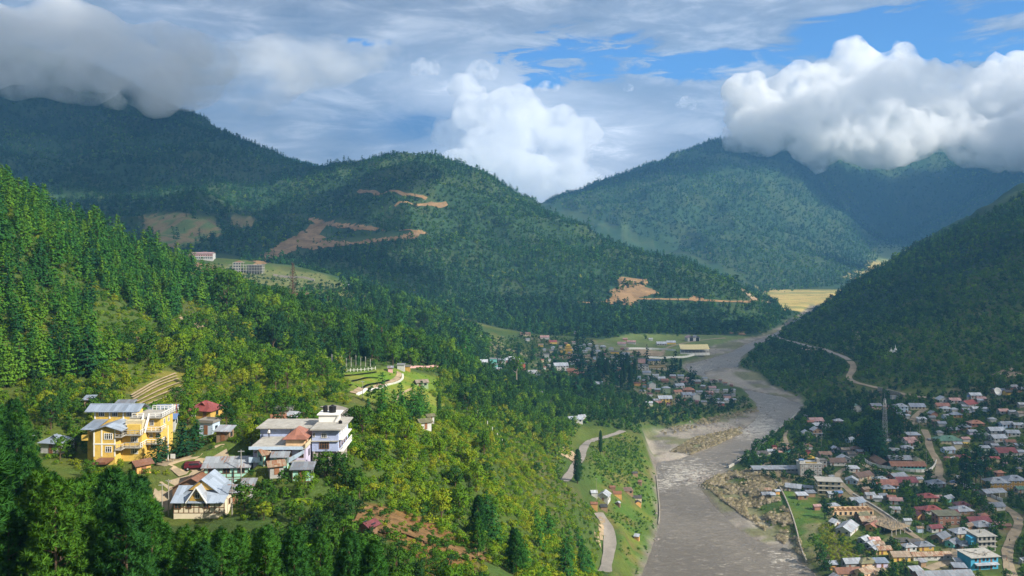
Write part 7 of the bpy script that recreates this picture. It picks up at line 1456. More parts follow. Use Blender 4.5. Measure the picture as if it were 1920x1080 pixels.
NOPLANT = [(G_MEADN, 230, 560), (G_RFIELD, 380, 560), (G_AIR, 1000, 1260), (G_YFIELD, 1600, 2300), (G_MAIZE, 350, 480), (G_TERR, 150, 320), (G_PLATN, 640, 1250), ([(470, 500), (560, 436), (600, 408), (706, 424), (706, 436), (640, 432), (610, 452), (790, 430), (790, 446), (640, 464), (500, 500)], 1150, 1800), ([(1140, 566), (1165, 545), (1212, 535), (1236, 552), (1190, 570)], 1200, 1700), ([(1160, 530), (1162, 518), (1206, 524), (1210, 532)], 1200, 1700), (G_LF1, 1250, 2100), (G_LF2, 1300, 2100)] + globals().get('EXTRA_NOPLANT', [])
def pz(sc, a, b, seed): return lambda X, Y, px, py: sstep(a, b, fbm(X, Y, sc, 4, seed))

# the pine slope on the left
scatter('pine', [(-150, 200), (0, 290), (170, 400), (330, 470), (430, 535), (420, 590), (330, 600), (290, 660), (150, 715), (60, 730), (-150, 740)], 190, 700, 5.0, (7, 12.5), 0.66, keep=pz(40, 0.30, 0.50, 81), where='slope', sd=0.18)
scatter('shrub', [(-150, 300), (170, 430), (430, 555), (640, 640), (660, 760), (420, 760), (100, 780), (-150, 740)], 170, 520, 2.8, (1.0, 2.6), 0.74, where='slope', sd=0.18)
scatter('broad', [(60, 690), (290, 640), (420, 580), (640, 640), (650, 700), (600, 760), (470, 760), (430, 745), (330, 690), (210, 700)], 190, 520, 6.2, (4.5, 9), 0.52, where='middle', keep=pz(30, 0.42, 0.58, 82), sd=0.22)
# foreground
CEIL = [(-200, 680), (0, 700), (45, 780), (70, 880), (150, 895), (200, 870), (270, 900), (300, 985), (420, 990), (470, 985), (560, 985), (650, 1000)]
scatter('pine', [(-300, 760), (40, 800), (150, 880), (290, 900), (300, 985), (480, 1000), (640, 1060), (900, 1500), (-300, 2000)], 70, 165, 4.6, (7, 15), 0.66, where='front', ceil=CEIL, keep=lambda X, Y, px, py: np.where(px < 330, 1.0, 0.55), sd=0.10)
scatter('broad', [(440, 960), (660, 900), (740, 960), (760, 1010), (920, 1110), (480, 1300), (300, 1100)], 96, 190, 4.6, (3.0, 6.5), 0.34, where='front', ceil=[(300, 1000), (480, 975), (620, 930), (660, 960), (760, 1030), (900, 1060)])
scatter('shrub', G_MOUND, 110, 240, 1.9, (0.4, 1.5), 0.70, where='front', keep=lambda X, Y, px, py: 0.75 + 0 * X, sd=0.3)
scatter('shrub', [(-100, 860), (290, 900), (660, 890), (800, 960), (930, 1110), (-100, 1300)], 90, 200, 2.6, (0.8, 2.2), 0.45, where='front', ceil=[(0, 850), (300, 970), (480, 990), (640, 930), (900, 1010)])
scatter('broad', [(90, 760), (330, 820), (480, 860), (480, 920), (330, 880), (140, 860), (60, 820)], 150, 215, 5.5, (3, 6), 0.4, where='middle')
YARD = [(40, 690), (330, 700), (440, 740), (650, 745), (660, 800), (650, 950), (560, 985), (440, 975), (300, 985), (150, 890), (60, 860)]
scatter('shrub', YARD, 128, 300, 2.1, (0.6, 1.8), 0.72, where='middle', sd=0.2)
scatter('broad', YARD, 128, 300, 5.0, (2.6, 5.5), 0.45, where='middle', keep=lambda X, Y, px, py: 0.75 + 0 * X, sd=0.2)
scatter('broad', [(470, 925), (560, 905), (660, 870), (720, 940), (650, 990), (490, 990)], 130, 185, 3.6, (2.4, 5.0), 0.42, where='middle', sd=0.2)
# lit shrub slope in the middle
LIT = [(640, 770), (780, 790), (880, 790), (960, 770), (1090, 805), (1052, 900), (1105, 955), (1140, 1000), (1130, 1100), (880, 1100), (820, 990), (700, 940), (640, 940), (630, 880)]
scatter('shrub', LIT, 150, 480, 2.3, (1.1, 2.9), 0.80, where='lit', sd=0.16)
scatter('broad', LIT, 150, 480, 9.5, (3.5, 7.5), 0.62, where='lit', sd=0.2, keep=lambda X, Y, px, py: np.where((px > 930) & (py > 800), 0.10, 0.85))
scatter('pine', [(860, 960), (1110, 1000), (1110, 1100), (880, 1100)], 150, 330, 8.0, (5, 9), 0.62, where='lit', keep=lambda X, Y, px, py: 0.75 + 0 * X)
scatter('pine', [(690, 750), (800, 770), (780, 830), (690, 820)], 200, 330, 7.0, (7, 12), 0.62, where='lit', keep=lambda X, Y, px, py: 0.6 + 0 * X)
scatter('broad', [(800, 690), (900, 690), (1000, 740), (1080, 800), (1040, 850), (930, 800), (850, 780)], 330, 640, 7.5, (4, 8), 0.48, where='lit', sd=0.2)
scatter('shrub', [(780, 690), (900, 690), (1000, 740), (1090, 800), (1040, 880), (930, 840), (850, 800)], 300, 640, 2.8, (1.2, 2.8), 0.66, where='lit', sd=0.18)
# spur
SPUR = [(390, 545), (540, 545), (640, 536), (760, 556), (850, 590), (920, 645), (900, 710), (800, 690), (640, 690), (600, 700), (500, 660), (420, 610)]
scatter('broad', SPUR, 400, 1000, 8.0, (6, 12), 0.36, where='spur')
scatter('pine', SPUR, 400, 1000, 15.0, (9, 16), 0.36, where='spur')
scatter('shrub', SPUR, 400, 1000, 6.0, (1.5, 3.2), 0.34, where='spur')
scatter('broad', [(640, 700), (660, 745), (740, 765), (800, 775), (880, 720), (900, 800), (860, 850), (780, 830), (660, 770)], 230, 480, 9.0, (3, 6.5), 0.55, where='lit', keep=lambda X, Y, px, py: 0.6 + 0 * X, sd=0.2)
scatter('shrub', G_PLAT, 640, 1250, 10.0, (1.5, 3.2), 0.22, where='spur', nclear=1)
# slope below the far town, and the town itself
BANKW = [(860, 700), (960, 690), (1100, 725), (1230, 752), (1425, 760), (1400, 775), (1330, 790), (1205, 815), (1165, 808), (1100, 795), (1000, 785), (880, 765)]
scatter('broad', BANKW, 440, 860, 6.5, (4, 8), 0.24, where='bank', keep=lambda X, Y, px, py: np.where(px > 1120, 0.6, 1.0))
scatter('shrub', BANKW, 440, 860, 4.0, (1.5, 3.0), 0.30, where='bank')
scatter('shrub', [(1060, 900), (1090, 850), (1165, 808), (1210, 830), (1226, 880), (1150, 890), (1100, 900)], 380, 620, 2.4, (0.7, 1.9), 0.56, where='bank', sd=0.2)
scatter('shrub', G_FIELD, 380, 560, 2.1, (0.4, 1.7), 0.52, where='bank', keep=pz(14, 0.30, 0.50, 83), sd=0.25)
scatter('shrub', [(1190, 1090), (1228, 1030), (1240, 975), (1242, 900), (1226, 880), (1218, 900), (1226, 970), (1208, 1030), (1178, 1090)], 360, 560, 1.7, (0.5, 1.5), 0.62, where='bank', nclear=2, sd=0.2)
scatter('shrub', [(1380, 862), (1460, 800), (1500, 768), (1510, 780), (1470, 815), (1400, 872)], 500, 800, 2.4, (0.8, 2.0), 0.4, where='bank', nclear=2, sd=0.2)
MTOWN = [(880, 640), (1000, 625), (1120, 640), (1240, 682), (1290, 700), (1420, 760), (1230, 755), (1000, 725), (880, 705)]
scatter('broad', MTOWN, 680, 1150, 17.0, (3.5, 7), 0.22, where='town')
scatter('shrub', MTOWN, 680, 1150, 6.0, (1.2, 2.6), 0.26, where='town')
scatter('pine', MTOWN, 680, 1150, 48.0, (11, 17), 0.14, where='town')
scatter('pine', [(1080, 690), (1190, 690), (1195, 735), (1050, 742), (1065, 712)], 700, 930, 11.0, (10, 19), 0.10, where='town', keep=lambda X, Y, px, py: 0.7 + 0 * X)
scatter('broad', [(880, 600), (1110, 635), (1420, 622), (1470, 590), (1300, 600), (1000, 560), (860, 570)], 1100, 1340, 9.0, (7, 13), 0.20, where='hill')
# middle hill
MID = [(440, 520), (470, 440), (600, 300), (740, 285), (830, 295), (1010, 360), (1210, 450), (1310, 480), (1410, 540), (1490, 585), (1440, 625), (1340, 628), (1150, 642), (900, 640), (700, 560), (560, 520)]
openf = [(590, 305), (800, 300), (880, 360), (860, 440), (640, 470), (480, 480), (520, 420)]
scatter('pine', MID, 1130, 2300, 8.8, (6, 14), 0.36, where='hill', keep=lambda X, Y, px, py: np.where(inpoly(px, py, openf), 0.24, 0.95) * (0.12 + 0.88 * sstep(0.38, 0.52, fbm(X, Y, 90, 5, 84))))
scatter('shrub', MID, 1130, 2300, 7.5, (2.5, 5.5), 0.34, where='hill', sd=0.2)
scatter('broad', MID, 1130, 2300, 17, (5, 10), 0.30, where='hill', sd=0.2)
scatter('broad', [(700, 560), (1000, 560), (1300, 580), (1440, 600), (1440, 628), (1150, 642), (900, 640)], 1130, 1500, 11, (6, 10), 0.22, where='hill')
# left mountain
LMT = [(-150, 60), (150, 100), (360, 200), (480, 262), (620, 300), (640, 330), (480, 430), (440, 500), (380, 520), (-150, 480)]
scatter('pine', LMT, 1300, 3000, 13.0, (9, 15), 0.34, where='mountain', keep=lambda X, Y, px, py: 0.25 + 0.75 * sstep(0.34, 0.5, fbm(X, Y, 170, 4, 85)))
scatter('shrub', LMT, 1300, 3000, 11.0, (3, 7), 0.26, where='mountain', sd=0.2)
scatter('broad', LMT, 1300, 2600, 22, (6, 11), 0.22, where='mountain', sd=0.2)
# far hill
FARH = [(1000, 370), (1100, 320), (1290, 255), (1420, 230), (1700, 180), (2060, 160), (2060, 480), (1660, 470), (1600, 530), (1440, 556), (1380, 510), (1200, 440)]
scatter('pine', FARH, 2150, 4500, 15.0, (8, 16), 0.40, where='far', keep=lambda X, Y, px, py: 0.25 + 0.75 * sstep(0.36, 0.5, fbm(X, Y, 200, 4, 86)))
scatter('shrub', FARH, 2150, 4000, 13.5, (3.5, 8), 0.30, where='far', sd=0.2)
scatter('broad', FARH, 2150, 4000, 24, (7, 12), 0.28, where='far', sd=0.2)
# right hill
RH = [(1383, 692), (1440, 630), (1560, 540), (1660, 485), (1760, 440), (1860, 400), (1940, 350), (2060, 320), (2060, 720), (1900, 722), (1830, 728), (1700, 732), (1600, 728), (1540, 770), (1505, 765)]
scatter('shrub', RH, 680, 1650, 5.0, (2.0, 4.4), 0.46, where='right')
scatter('broad', RH, 680, 1650, 12.0, (5, 9), 0.36, where='right')
scatter('pine', RH, 900, 1650, 14.0, (9, 15), 0.20, where='right', keep=lambda X, Y, px, py: np.where(py < 560 - (px - 1600) * 0.25, 0.75, 0.08))
# right town
RT = [(1500, 775), (1560, 745), (1620, 735), (1700, 745), (1960, 715), (1960, 1100), (1545, 1100), (1520, 1020), (1480, 925), (1400, 880), (1380, 865), (1450, 815)]
scatter('broad', RT, 340, 740, 5.6, (2.8, 7.0), 0.30, where='rtown', sd=0.16)
scatter('shrub', RT, 340, 740, 3.0, (0.9, 2.6), 0.30, where='rtown', sd=0.2)
scatter('broad', [(1600, 770), (1690, 780), (1700, 830), (1640, 850), (1590, 850), (1560, 800)], 520, 720, 7.5, (5, 10), 0.30, where='rtown', sd=0.2)
scatter('shrub', G_RFIELD, 380, 560, 5.0, (0.4, 1.0), 0.6, where='rtown', nclear=1, keep=pz(12, 0.45, 0.6, 87))
scatter('shrub', G_MAIZE, 350, 480, 1.7, (1.0, 1.9), 0.97, where='rtown', nclear=1)
# pale plume grass on the gravel
REED_A = [(1318, 908), (1345, 892), (1400, 884), (1440, 900), (1480, 960), (1495, 1000), (1508, 1045), (1480, 1028), (1440, 1000), (1390, 965), (1350, 935)]
REED_B = [(1258, 848), (1300, 822), (1390, 803), (1395, 812), (1345, 834), (1296, 853)]
REED_C = [(1400, 884), (1440, 868), (1490, 900), (1480, 930), (1450, 915)]
REED_D = [(1240, 808), (1330, 782), (1418, 764), (1424, 772), (1330, 796), (1250, 818)]
for pl in (REED_A, REED_B, REED_C): scatter('reed', pl, 380, 720, 0.8, (0.7, 1.5), 0.74, where='reed', nclear=1, keep=pz(11, 0.34, 0.5, 88), sd=0.2)
scatter('reed', REED_D, 560, 800, 2.4, (1.0, 2.0), 0.6, where='reed', nclear=1, keep=pz(10, 0.40, 0.52, 89))
scatter('shrub', G_MEADOW, 230, 560, 4.5, (0.3, 0.8), 0.72, where='middle', nclear=1, keep=pz(14, 0.45, 0.6, 90))
scatter('shrub', REED_A, 380, 600, 3.4, (0.5, 1.4), 0.62, where='reed', nclear=1, keep=lambda X, Y, px, py: 0.5 + 0 * X)
print("plants", {k: len(v) for k, v in PLANTS.items()})

# library meshes that the far masses reuse
def library(name, meshes):
    c = bpy.data.collections.new(name)
    for i, me in enumerate(meshes): c.objects.link(bpy.data.objects.new("%s_%02d" % (name, i), me))
    return c
def mass(name, items, lib, pick, label, cat):
    """plants past the 300 nearest of their kind: one object"""
    if not items: return
    me = bpy.data.meshes.new(name); n = len(items); A = np.array([t[:5] for t in items], np.float32)
    me.vertices.add(n); me.vertices.foreach_set("co", A[:, :3].ravel())
    rr = np.random.default_rng(len(items))
    for nm, ty, v in (("tint", 'FLOAT', A[:, 4]), ("size", 'FLOAT', A[:, 3]), ("turn", 'FLOAT', rr.uniform(0, 6.28, n))):
        at_ = me.attributes.new(nm, ty, 'POINT'); at_.data.foreach_set("value", v.astype(np.float32))
    at_ = me.attributes.new("pick", 'INT', 'POINT'); at_.data.foreach_set("value", np.array([pick(t, rr) for t in items], np.int32))
    o = bpy.data.objects.new(name, me); COL.objects.link(o)
    gn = bpy.data.node_groups.new(name + "_nodes", 'GeometryNodeTree')
    gn.interface.new_socket("Geometry", in_out='INPUT', socket_type='NodeSocketGeometry'); gn.interface.new_socket("Geometry", in_out='OUTPUT', socket_type='NodeSocketGeometry')
    N = gn.nodes; L = gn.links; i = N.new("NodeGroupInput"); out = N.new("NodeGroupOutput"); ip = N.new("GeometryNodeInstanceOnPoints"); ci = N.new("GeometryNodeCollectionInfo")
    ci.inputs["Collection"].default_value = lib; ci.inputs["Separate Children"].default_value = True; ci.inputs["Reset Children"].default_value = True
    def named(nm, ty):
        x = N.new("GeometryNodeInputNamedAttribute"); x.data_type = ty; x.inputs["Name"].default_value = nm; return x.outputs["Attribute"]
    comb = N.new("ShaderNodeCombineXYZ"); L.new(named("turn", 'FLOAT'), comb.inputs[2])
    L.new(i.outputs[0], ip.inputs["Points"]); L.new(ci.outputs[0], ip.inputs["Instance"]); ip.inputs["Pick Instance"].default_value = True
    L.new(named("pick", 'INT'), ip.inputs["Instance Index"]); L.new(comb.outputs[0], ip.inputs["Rotation"]); L.new(named("size", 'FLOAT'), ip.inputs["Scale"]); L.new(ip.outputs[0], out.inputs[0])
    md = o.modifiers.new("plants", 'NODES'); md.node_group = gn
    tag(o, label, cat, kind='stuff'); return o

def split(kind, n=300):
    L = PLANTS[kind]; s = np.array([t[3] / t[1] * (1.0 if (t[7] < 0 and -10 - t[3] / t[1] * FPX * 0.4 < t[5] < 1930 + t[3] / t[1] * FPX * 0.4 and t[6] - t[3] / t[1] * FPX < 1075) else 0.0) for t in L])
    o = np.argsort(-s); o1 = set(o[:n].tolist()); return [L[i] for i in o[:n]], [t for i, t in enumerate(L) if i not in o1]
WHERE = {'slope': "on the steep pine slope at the upper left", 'front': "in the thicket below the houses at the bottom", 'middle': "among the houses and hedges on the left slope", 'lit': "on the sunlit yellow-green slope above the river road",
         'spur': "in the woods of the wooded spur behind the meadow", 'bank': "on the bank below the far town", 'town': "between the roofs of the far town", 'hill': "on the middle hill", 'right': "on the shaded hill on the right",
         'rtown': "between the houses of the town on the right bank", 'reed': "among the plume grass on the gravel", 'mountain': "on the left mountain", 'far': "on the far hill"}
ADJ = {"pine": ("tall green pine", "pine tree"), "broad": ("leafy round-crowned tree", "tree"), "shrub": ("leafy green bush", "bush")}
rest = {}
TREEMARKS = [("yellow three-storey building", 225, 805), ("lilac flat-roofed building", 560, 820), ("timbered house", 375, 930), ("red roofed house", 386, 757), ("terraced plot", 290, 730), ("stone path on the meadow", 715, 722), ("white cottage", 795, 787), ("brown clearing", 760, 1000), ("yellow-green banana plant", 893, 1005), ("white hall in the field", 1133, 925), ("left skyline of the pine slope", 60, 340),
             ("middle skyline of the pine slope", 240, 440), ("bare earth strip on the slope", 385, 612), ("brick red hut", 506, 665), ("spur houses", 655, 602), ("bare brown tree", 549, 540), ("blue-grey hip roof among the pines", 108, 820), ("poplar by the river road", 1083, 890), ("grey-green house at the meadow edge", 790, 712), ("lower left corner", 60, 1060), ("bottom edge under the timbered house", 380, 1060), ("bottom edge under the lilac building", 570, 1050), ("bottom edge beside the river road", 1060, 1060), ("lower bend of the river road", 1145, 1000), ("platform house above the river road", 1078, 782), ("left edge above the huts", 20, 560), ("golden shrine roof", 1518, 858), ("lattice mast", 1659, 800), ("maize plot", 1580, 1020), ("twin ochre buildings", 1885, 905), ("turquoise block", 1850, 1050), ("school wall", 1690, 880)]
for kind, nm in (("pine", "pine_tree"), ("broad", "broadleaf_tree"), ("shrub", "shrub")):
    top, rest[kind] = split(kind)
    hmed = float(np.median([t[3] for t in top])); todo = {}
    for (x, y, z, h, tint, px, py, hid, where) in top:
        rz = random.uniform(0, 6.28); lib = {"pine": SOFTPINE if y < 170 else PINE, "broad": BROAD, "shrub": SHRUB}[kind]; a = random.choice(lib)
        grp = "%s %s" % ({"pine": "pines", "broad": "leafy trees", "shrub": "bushes"}[kind], WHERE[where])
        if kind == "shrub":
            o = bpy.data.objects.new(nm, a); COL.objects.link(o); o.location = (x, y, z - 0.1 * h); o.rotation_euler = (0, 0, rz); o.scale = (h, h, h); o["leaf_tint"] = float(tint); e = o
        else:
            e = empty(nm, (x, y, z - 0.02 * h), rz); e.scale = (h, h, h * random.uniform(0.94, 1.08))
            for pn, me in (("crown", a[0]), ("trunk", a[1])):
                c = bpy.data.objects.new(pn, me); COL.objects.link(c); c.parent = e; c["leaf_tint"] = float(tint)
        mp = py - h / y * FPX * 0.5; ln, lx, ly = min(TREEMARKS, key=lambda l: math.hypot(l[1] - px, (l[2] - mp) * 1.2)); dx = px - lx; dy = mp - ly
        rel = ("right of" if dx > 0 else "left of") if abs(dx) > abs(dy) * 1.1 else ("below" if dy > 0 else "above")
        tone = ("dark" if tint < 0.36 else "mid-green" if tint < 0.62 else "yellow-green" if kind != "pine" else "bright green"); size = "tall" if h > hmed * 1.15 else "small" if h < hmed * 0.85 else "medium"
        tag(e, None, ADJ[kind][1], grp); todo.setdefault("%s %s %s %s the %s" % (size, tone, {"pine": "pine", "broad": "leafy tree", "shrub": "bush"}[kind], rel, ln), []).append((math.hypot(dx, dy), e, "%s the %s" % (rel, ln)))
    for lab, L in todo.items():
        L.sort(key=lambda t: t[0])
        for i, (d_, e, tail) in enumerate(L): e["label"] = lab if len(L) == 1 or len(L) > 6 else lab.replace(" " + tail, ", %snearest %s" % (ORD[i], tail))
LIBT = library("forest_plants", MIDPINE + FARPINE + MIDBROAD + FARBROAD + FARSHRUB + SHRUB + REED)
nP = len(MIDPINE); iFP = nP; iMB = iFP + len(FARPINE); iFB = iMB + len(MIDBROAD); iFS = iFB + len(FARBROAD); iS = iFS + len(FARSHRUB); iR = iS + len(SHRUB)
mass("pine_forest", rest["pine"], LIBT, lambda t, r: int(r.integers(0, nP)) if t[1] < 950 else iFP + int(r.integers(0, len(FARPINE))), "dense dark pine forest covering the slopes and mountains", "forest")
mass("broadleaf_wood", rest["broad"], LIBT, lambda t, r: iMB + int(r.integers(0, 4)) if t[1] < 800 else iFB + int(r.integers(0, 4)), "mixed leafy woodland filling the valley slopes", "wood")
mass("undergrowth", rest["shrub"], LIBT, lambda t, r: iS + int(r.integers(0, 4)) if t[1] < 420 else iFS + int(r.integers(0, 3)), "low green scrub covering hillsides and gaps between trees", "scrub")
mass("reed_bed", PLANTS["reed"], LIBT, lambda t, r: iR + int(r.integers(0, 3)), "pale plume grass on the gravel beside the river", "plume grass")
# ------------------------------------------------------------------ clouds: closed billowing bodies filled with even vapour
def cloud_mat(name, density, col=(0.992, 0.993, 0.995), g_=0.0, soft=None):
    m, nt, out = new_mat(name); g = NT(nt)
    v = g.n("VolumePrincipled"); v.inputs["Color"].default_value = (*col, 1); v.inputs["Density"].default_value = density; v.inputs["Anisotropy"].default_value = g_
    nt.links.new(v.outputs[0], out.inputs["Volume"])
    if soft:
        pos = g.n("NewGeometry").outputs["Position"]
        n = g.noise(pos, 1.0 / soft[0], 5, 0.62, 0.3)
        g.put(v.inputs["Density"], g.math('MULTIPLY', g.ss(n, soft[1], soft[2]), density)); m.cycles.volume_step_rate = soft[3]
    return m
def unit_ico(sub):
    import bmesh
    bm = bmesh.new(); bmesh.ops.create_icosphere(bm, subdivisions=sub, radius=1.0); V = np.array([v.co for v in bm.verts]); F = np.array([[v.index for v in f.verts] for f in bm.faces]); bm.free(); return V, F
ICO = unit_ico(2)
def cloud(name, balls, voxel, mat, label, disp=0.0, dscale=60.0, seed=1, sub=6, flat=None, bud=True):
    """balls: (x, y, z, rx, ry, rz); smaller balls bud from the big ones, then one skin is wrapped round them all"""
    rng = np.random.default_rng(seed); B = []
    for (x, y, z, a, b, c) in balls:
        B.append((x, y, z, a, b, c))
        for _ in range(sub):
            d = unit(rng.normal(size=3)); d[2] = d[2] * 0.8 + 0.15; k = rng.uniform(0.35, 0.6); r = min(a, b, c)
            bx_, by_, bz_, br_ = x + d[0] * a * 0.85, y + d[1] * b * 0.85, z + d[2] * c * 0.85, r * k
            B.append((bx_, by_, bz_, br_ * 1.1, br_ * 1.1, br_))
            for _k in range(2 if bud else 0):
                e_ = unit(rng.normal(size=3) + d * 0.8); q_ = br_ * rng.uniform(0.35, 0.6); B.append((bx_ + e_[0] * br_ * 0.9, by_ + e_[1] * br_ * 0.9, bz_ + e_[2] * br_ * 0.9, q_, q_, q_))
    V = []; F = []
    for i, (x, y, z, a, b, c) in enumerate(B):
        V.append(ICO[0] * np.array([a, b, c]) + np.array([x, y, z])); F.append(ICO[1] + i * len(ICO[0]))
    V = np.concatenate(V)
    if flat is not None: V[:, 2] = np.where(V[:, 2] < flat, flat + (V[:, 2] - flat) * 0.15, V[:, 2])
    me = np_mesh(name + "_raw", V, np.concatenate(F), mat); o = bpy.data.objects.new(name, me); COL.objects.link(o)
    r = o.modifiers.new("skin", 'REMESH'); r.mode = 'VOXEL'; r.voxel_size = voxel
    if disp:
        for k_, (dd, ds) in enumerate(((disp, dscale), (disp * 0.55, dscale * 0.42), (disp * 0.42, dscale * 0.17), (disp * 0.20, dscale * 0.07))):
            tx = bpy.data.textures.new(name + "_billow", 'CLOUDS'); tx.noise_scale = ds; tx.noise_depth = 4
            md = o.modifiers.new("billow", 'DISPLACE'); md.texture = tx; md.texture_coords = 'LOCAL'; md.strength = dd; md.mid_level = 0.45
    r = o.modifiers.new('clean', 'REMESH'); r.mode = 'VOXEL'; r.voxel_size = voxel * 0.9
    dg = bpy.context.evaluated_depsgraph_get(); ev = o.evaluated_get(dg); me2 = bpy.data.meshes.new_from_object(ev); o.modifiers.clear(); o.data = me2
    o.data.materials.clear(); o.data.materials.append(mat); tag(o, label, "cloud", kind='stuff'); return o
def ball(px, py, rpx, d, sq=1.0, dz=1.0):
    x, y, z = P(px, py, d); r = rpx / FPX * d; return (x, y, z, r * sq, r * dz, r)
M_CUM = cloud_mat("cumulus_vapour", 0.028, soft=(70, 0.34, 0.68, 0.14))
M_CUMF = cloud_mat("far_cumulus_vapour", 0.013, soft=(150, 0.34, 0.70, 0.16))
M_WISP = cloud_mat("wisp_vapour", 0.013, soft=(90, 0.40, 0.68, 0.2))
M_FOG = cloud_mat("hill_fog_vapour", 0.020, soft=(170, 0.34, 0.72, 0.2))
M_DENSE = cloud_mat("dense_vapour", 0.009)
M_THIN = cloud_mat("thin_vapour", 0.0012)
M_OVER = cloud_mat("overhead_vapour", 0.0055)
cloud("cloud", [ball(*b) for b in ((1610, 150, 62, 3500), (1685, 165, 66, 3450), (1560, 195, 62, 3450), (1480, 195, 52, 3450), (1405, 185, 46, 3450), (1440, 235, 58, 3400), (1530, 245, 62, 3350), (1640, 235, 76, 3350), (1745, 205, 70, 3400), (1830, 210, 66, 3400), (1910, 195, 74, 3400), (1990, 210, 90, 3400), (2100, 200, 110, 3400),
      (1720, 258, 46, 3250), (1830, 268, 44, 3200), (1905, 265, 46, 3150), (1400, 245, 36, 3350), (1600, 272, 30, 3250), (1690, 280, 26, 3200), (1860, 290, 24, 3150), (1960, 270, 60, 3150))], 11, M_CUM, "huge white billowing cumulus capping the far hill on the right", 70, 190, 3)
cloud("cloud", [ball(*b) for b in ((1100, 345, 26, 7000), (1060, 352, 34, 7000), (850, 250, 30, 7500), (870, 170, 28, 7600), (900, 345, 34, 7000), (1090, 250, 26, 7300), (960, 345, 40, 7100), (1010, 365, 34, 7000), (960, 265, 52, 7200), (930, 305, 44, 7000), (1000, 330, 40, 7000), (1060, 330, 30, 7000), (990, 235, 46, 7300), (905, 285, 44, 7200), (885, 215, 40, 7400), (955, 205, 44, 7400), (1030, 240, 40, 7400), (1060, 290, 40, 7200), (860, 310, 30, 7000))], 22, M_CUMF, "bright towering cumulus rising in the notch between the hills", 120, 380, 4)
for c_, lab in (((1027, 160, 12, 7400), "small bright white cloud puff left of the blue gap"), ((1286, 192, 12, 7000), "small ragged white cloud puff above the far hill crest"), ((1180, 164, 6, 7000), "tiny white cloud fleck in the blue gap"), ((795, 124, 17, 8200), "bright flat white cloud top poking from the grey sheet"), ((900, 130, 19, 8200), "bright pointed white cloud top beside the blue gap")):
    cloud("cloud", [ball(*c_, 1.3), ball(c_[0] + c_[2] * 1.1, c_[1] + c_[2] * 0.45, c_[2] * 0.7, c_[3], 1.3), ball(c_[0] - c_[2] * 1.0, c_[1] + c_[2] * 0.5, c_[2] * 0.65, c_[3], 1.3)], 20, M_WISP, lab, 45, 130, int(c_[0]), 4, None, False)
cloud("cloud", [ball(*b) for b in ((-60, 90, 84, 2350, 1.6), (60, 95, 66, 2400, 1.7), (180, 112, 60, 2400, 1.6), (260, 138, 52, 2350, 1.5), (300, 186, 34, 2350, 1.2), (355, 172, 38, 2450, 1.6), (380, 120, 40, 2600, 2.0), (120, 60, 60, 2500, 2.0), (300, 92, 50, 2600, 2.0), (130, 145, 50, 2250, 2.2), (20, 140, 44, 2250, 2.0), (-160, 60, 90, 2400, 2.0), (130, 165, 18, 2250, 2.0), (200, 190, 22, 2200, 2.2), (60, 160, 30, 2250, 2.2))], 22, M_FOG, "grey blanket of low cloud smothering the left mountain top", 50, 150, 6)
M_TRAIL = cloud_mat("trailing_vapour", 0.005, soft=(190, 0.36, 0.72, 0.25))
cloud("cloud", [ball(*b) for b in ((350, 150, 52, 2650, 2.2), (440, 135, 56, 2750, 2.6), (550, 120, 52, 2850, 3.0), (640, 105, 44, 2950, 3.2), (480, 190, 26, 2750, 3.0))], 26, M_TRAIL, "thin grey veil of cloud trailing right from the left mountain top", 60, 170, 21)
# unseen clouds added towards the sun, shaped to shade town, right hill and mountains
def deck(cx_, cy_, z, items, seed, lab, mt=None):
    cloud("cloud", [(cx_ + x, cy_ + y, z + h, a, b, c) for (x, y, h, a, b, c) in items], 45, mt or M_OVER, lab, 70, 220, seed, 3, bud=False)
def shade_over(gx, gy, gz, zc): 
    k = (zc - gz) / SUN_DIR.z; return gx + SUN_DIR.x * k, gy + SUN_DIR.y * k
def deck_for(ground, zc, seed, lab, mt=None):
    it = []
    for (gx, gy, gz, ra, rb) in ground:
        x, y = shade_over(gx, gy, gz, zc); it.append((x, y, 0, ra, rb, 80))
    deck(0, 0, zc, it, seed, lab, mt)
deck_for(((330, 480, 10, 160, 170), (520, 420, 10, 200, 200), (330, 760, 30, 190, 180), (160, 800, 10, 110, 130), (140, 1000, 10, 150, 120), (380, 1030, 40, 170, 150), (420, 1220, 30, 160, 110)), 1150, 11, "unseen grey cloud added to shade the right bank town")  # added out of view, laid out over the ground it shades
deck_for(((650, 1100, 120, 230, 220), (850, 1350, 170, 240, 200), (900, 900, 150, 260, 260), (780, 550, 60, 240, 240), (600, 800, 70, 200, 200), (500, 1000, 60, 150, 200)), 1500, 14, "unseen thin cloud added to dim the sun on the right hill", M_THIN)  # added out of view, thin so the hill is only half shaded
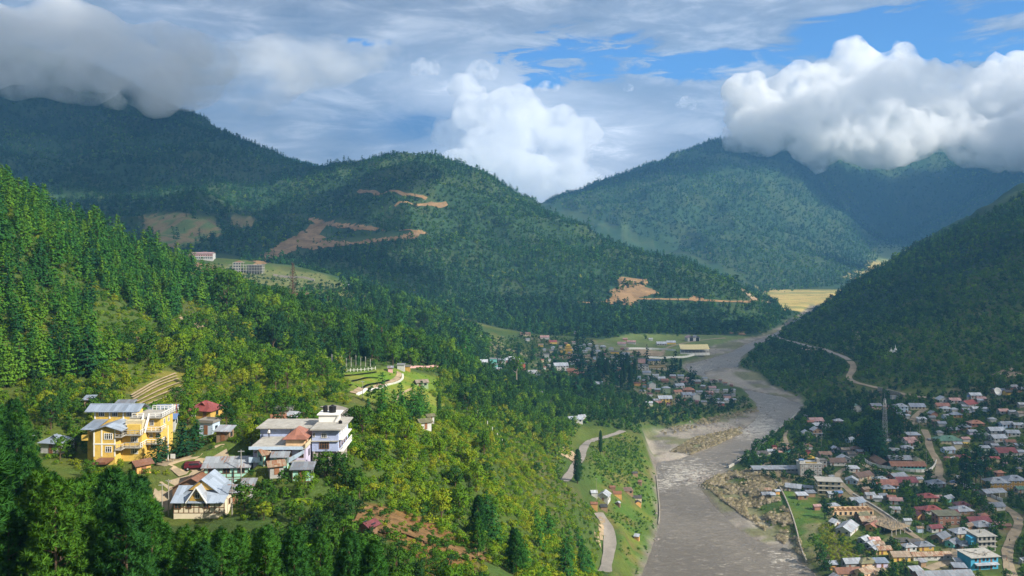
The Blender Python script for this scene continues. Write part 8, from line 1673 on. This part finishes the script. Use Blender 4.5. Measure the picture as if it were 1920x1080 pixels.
deck_for(((-700, 1500, 220, 260, 300), (-1000, 1300, 250, 300, 320), (-1000, 1900, 350, 330, 350), (-1400, 2200, 480, 380, 380), (-750, 2100, 330, 240, 260), (-560, 1250, 130, 180, 180), (-430, 1650, 190, 140, 170), (-1300, 1600, 350, 350, 350), (-1250, 2700, 560, 330, 330), (-800, 2500, 380, 300, 260), (-500, 2200, 300, 200, 200), (-420, 1350, 130, 170, 160), (-300, 1480, 150, 150, 150), (-560, 1000, 110, 150, 150), (-250, 1300, 60, 130, 110), (-330, 1800, 250, 150, 150), (-1000, 2400, 420, 300, 300), (-1150, 2350, 660, 330, 260), (-750, 2450, 660, 300, 240), (-1550, 2350, 660, 330, 260), (-450, 2600, 640, 260, 220)), 1250, 12, "unseen grey cloud added to shade the left mountain", M_DENSE)  # added out of view to darken mountain, fog and the middle hill's left face
deck_for(((1750, 3300, 300, 330, 420), (2150, 3200, 350, 350, 420), (900, 3350, 450, 200, 150), (1250, 3500, 500, 260, 160), (2500, 2700, 400, 350, 350), (1500, 2300, 120, 200, 200), (250, 3150, 330, 250, 170), (550, 3200, 400, 260, 160), (1150, 2650, 130, 120, 90)), 1350, 13, "unseen grey cloud added to shade the far right mountain", M_DENSE)  # added out of view to shade the far crest and the slopes beside it
# ------------------------------------------------------------------ the valley air
m, nt, out = new_mat("valley_air"); g = NT(nt)
v = g.n("VolumePrincipled"); v.inputs["Color"].default_value = (0.20, 0.52, 1.0, 1); v.inputs["Density"].default_value = 0.00010; v.inputs["Anisotropy"].default_value = 0.0
nt.links.new(v.outputs[0], out.inputs["Volume"])
hx0, hx1, hy0, hy1 = GX[0] - 50, GX[-1] + 50, GY[0] - 50, GY[-1] + 50; hz0, hz1 = float(H.min()) - 1.5, float(H.max()) + 40
V = [(x, y, z) for z in (hz0, hz1) for y in (hy0, hy1) for x in (hx0, hx1)]
haze = mesh_obj("haze", V, [(0, 2, 3, 1), (4, 5, 7, 6), (0, 1, 5, 4), (2, 6, 7, 3), (0, 4, 6, 2), (1, 3, 7, 5)], m); tag(haze, "thin blue valley haze filling the air", kind='stuff')
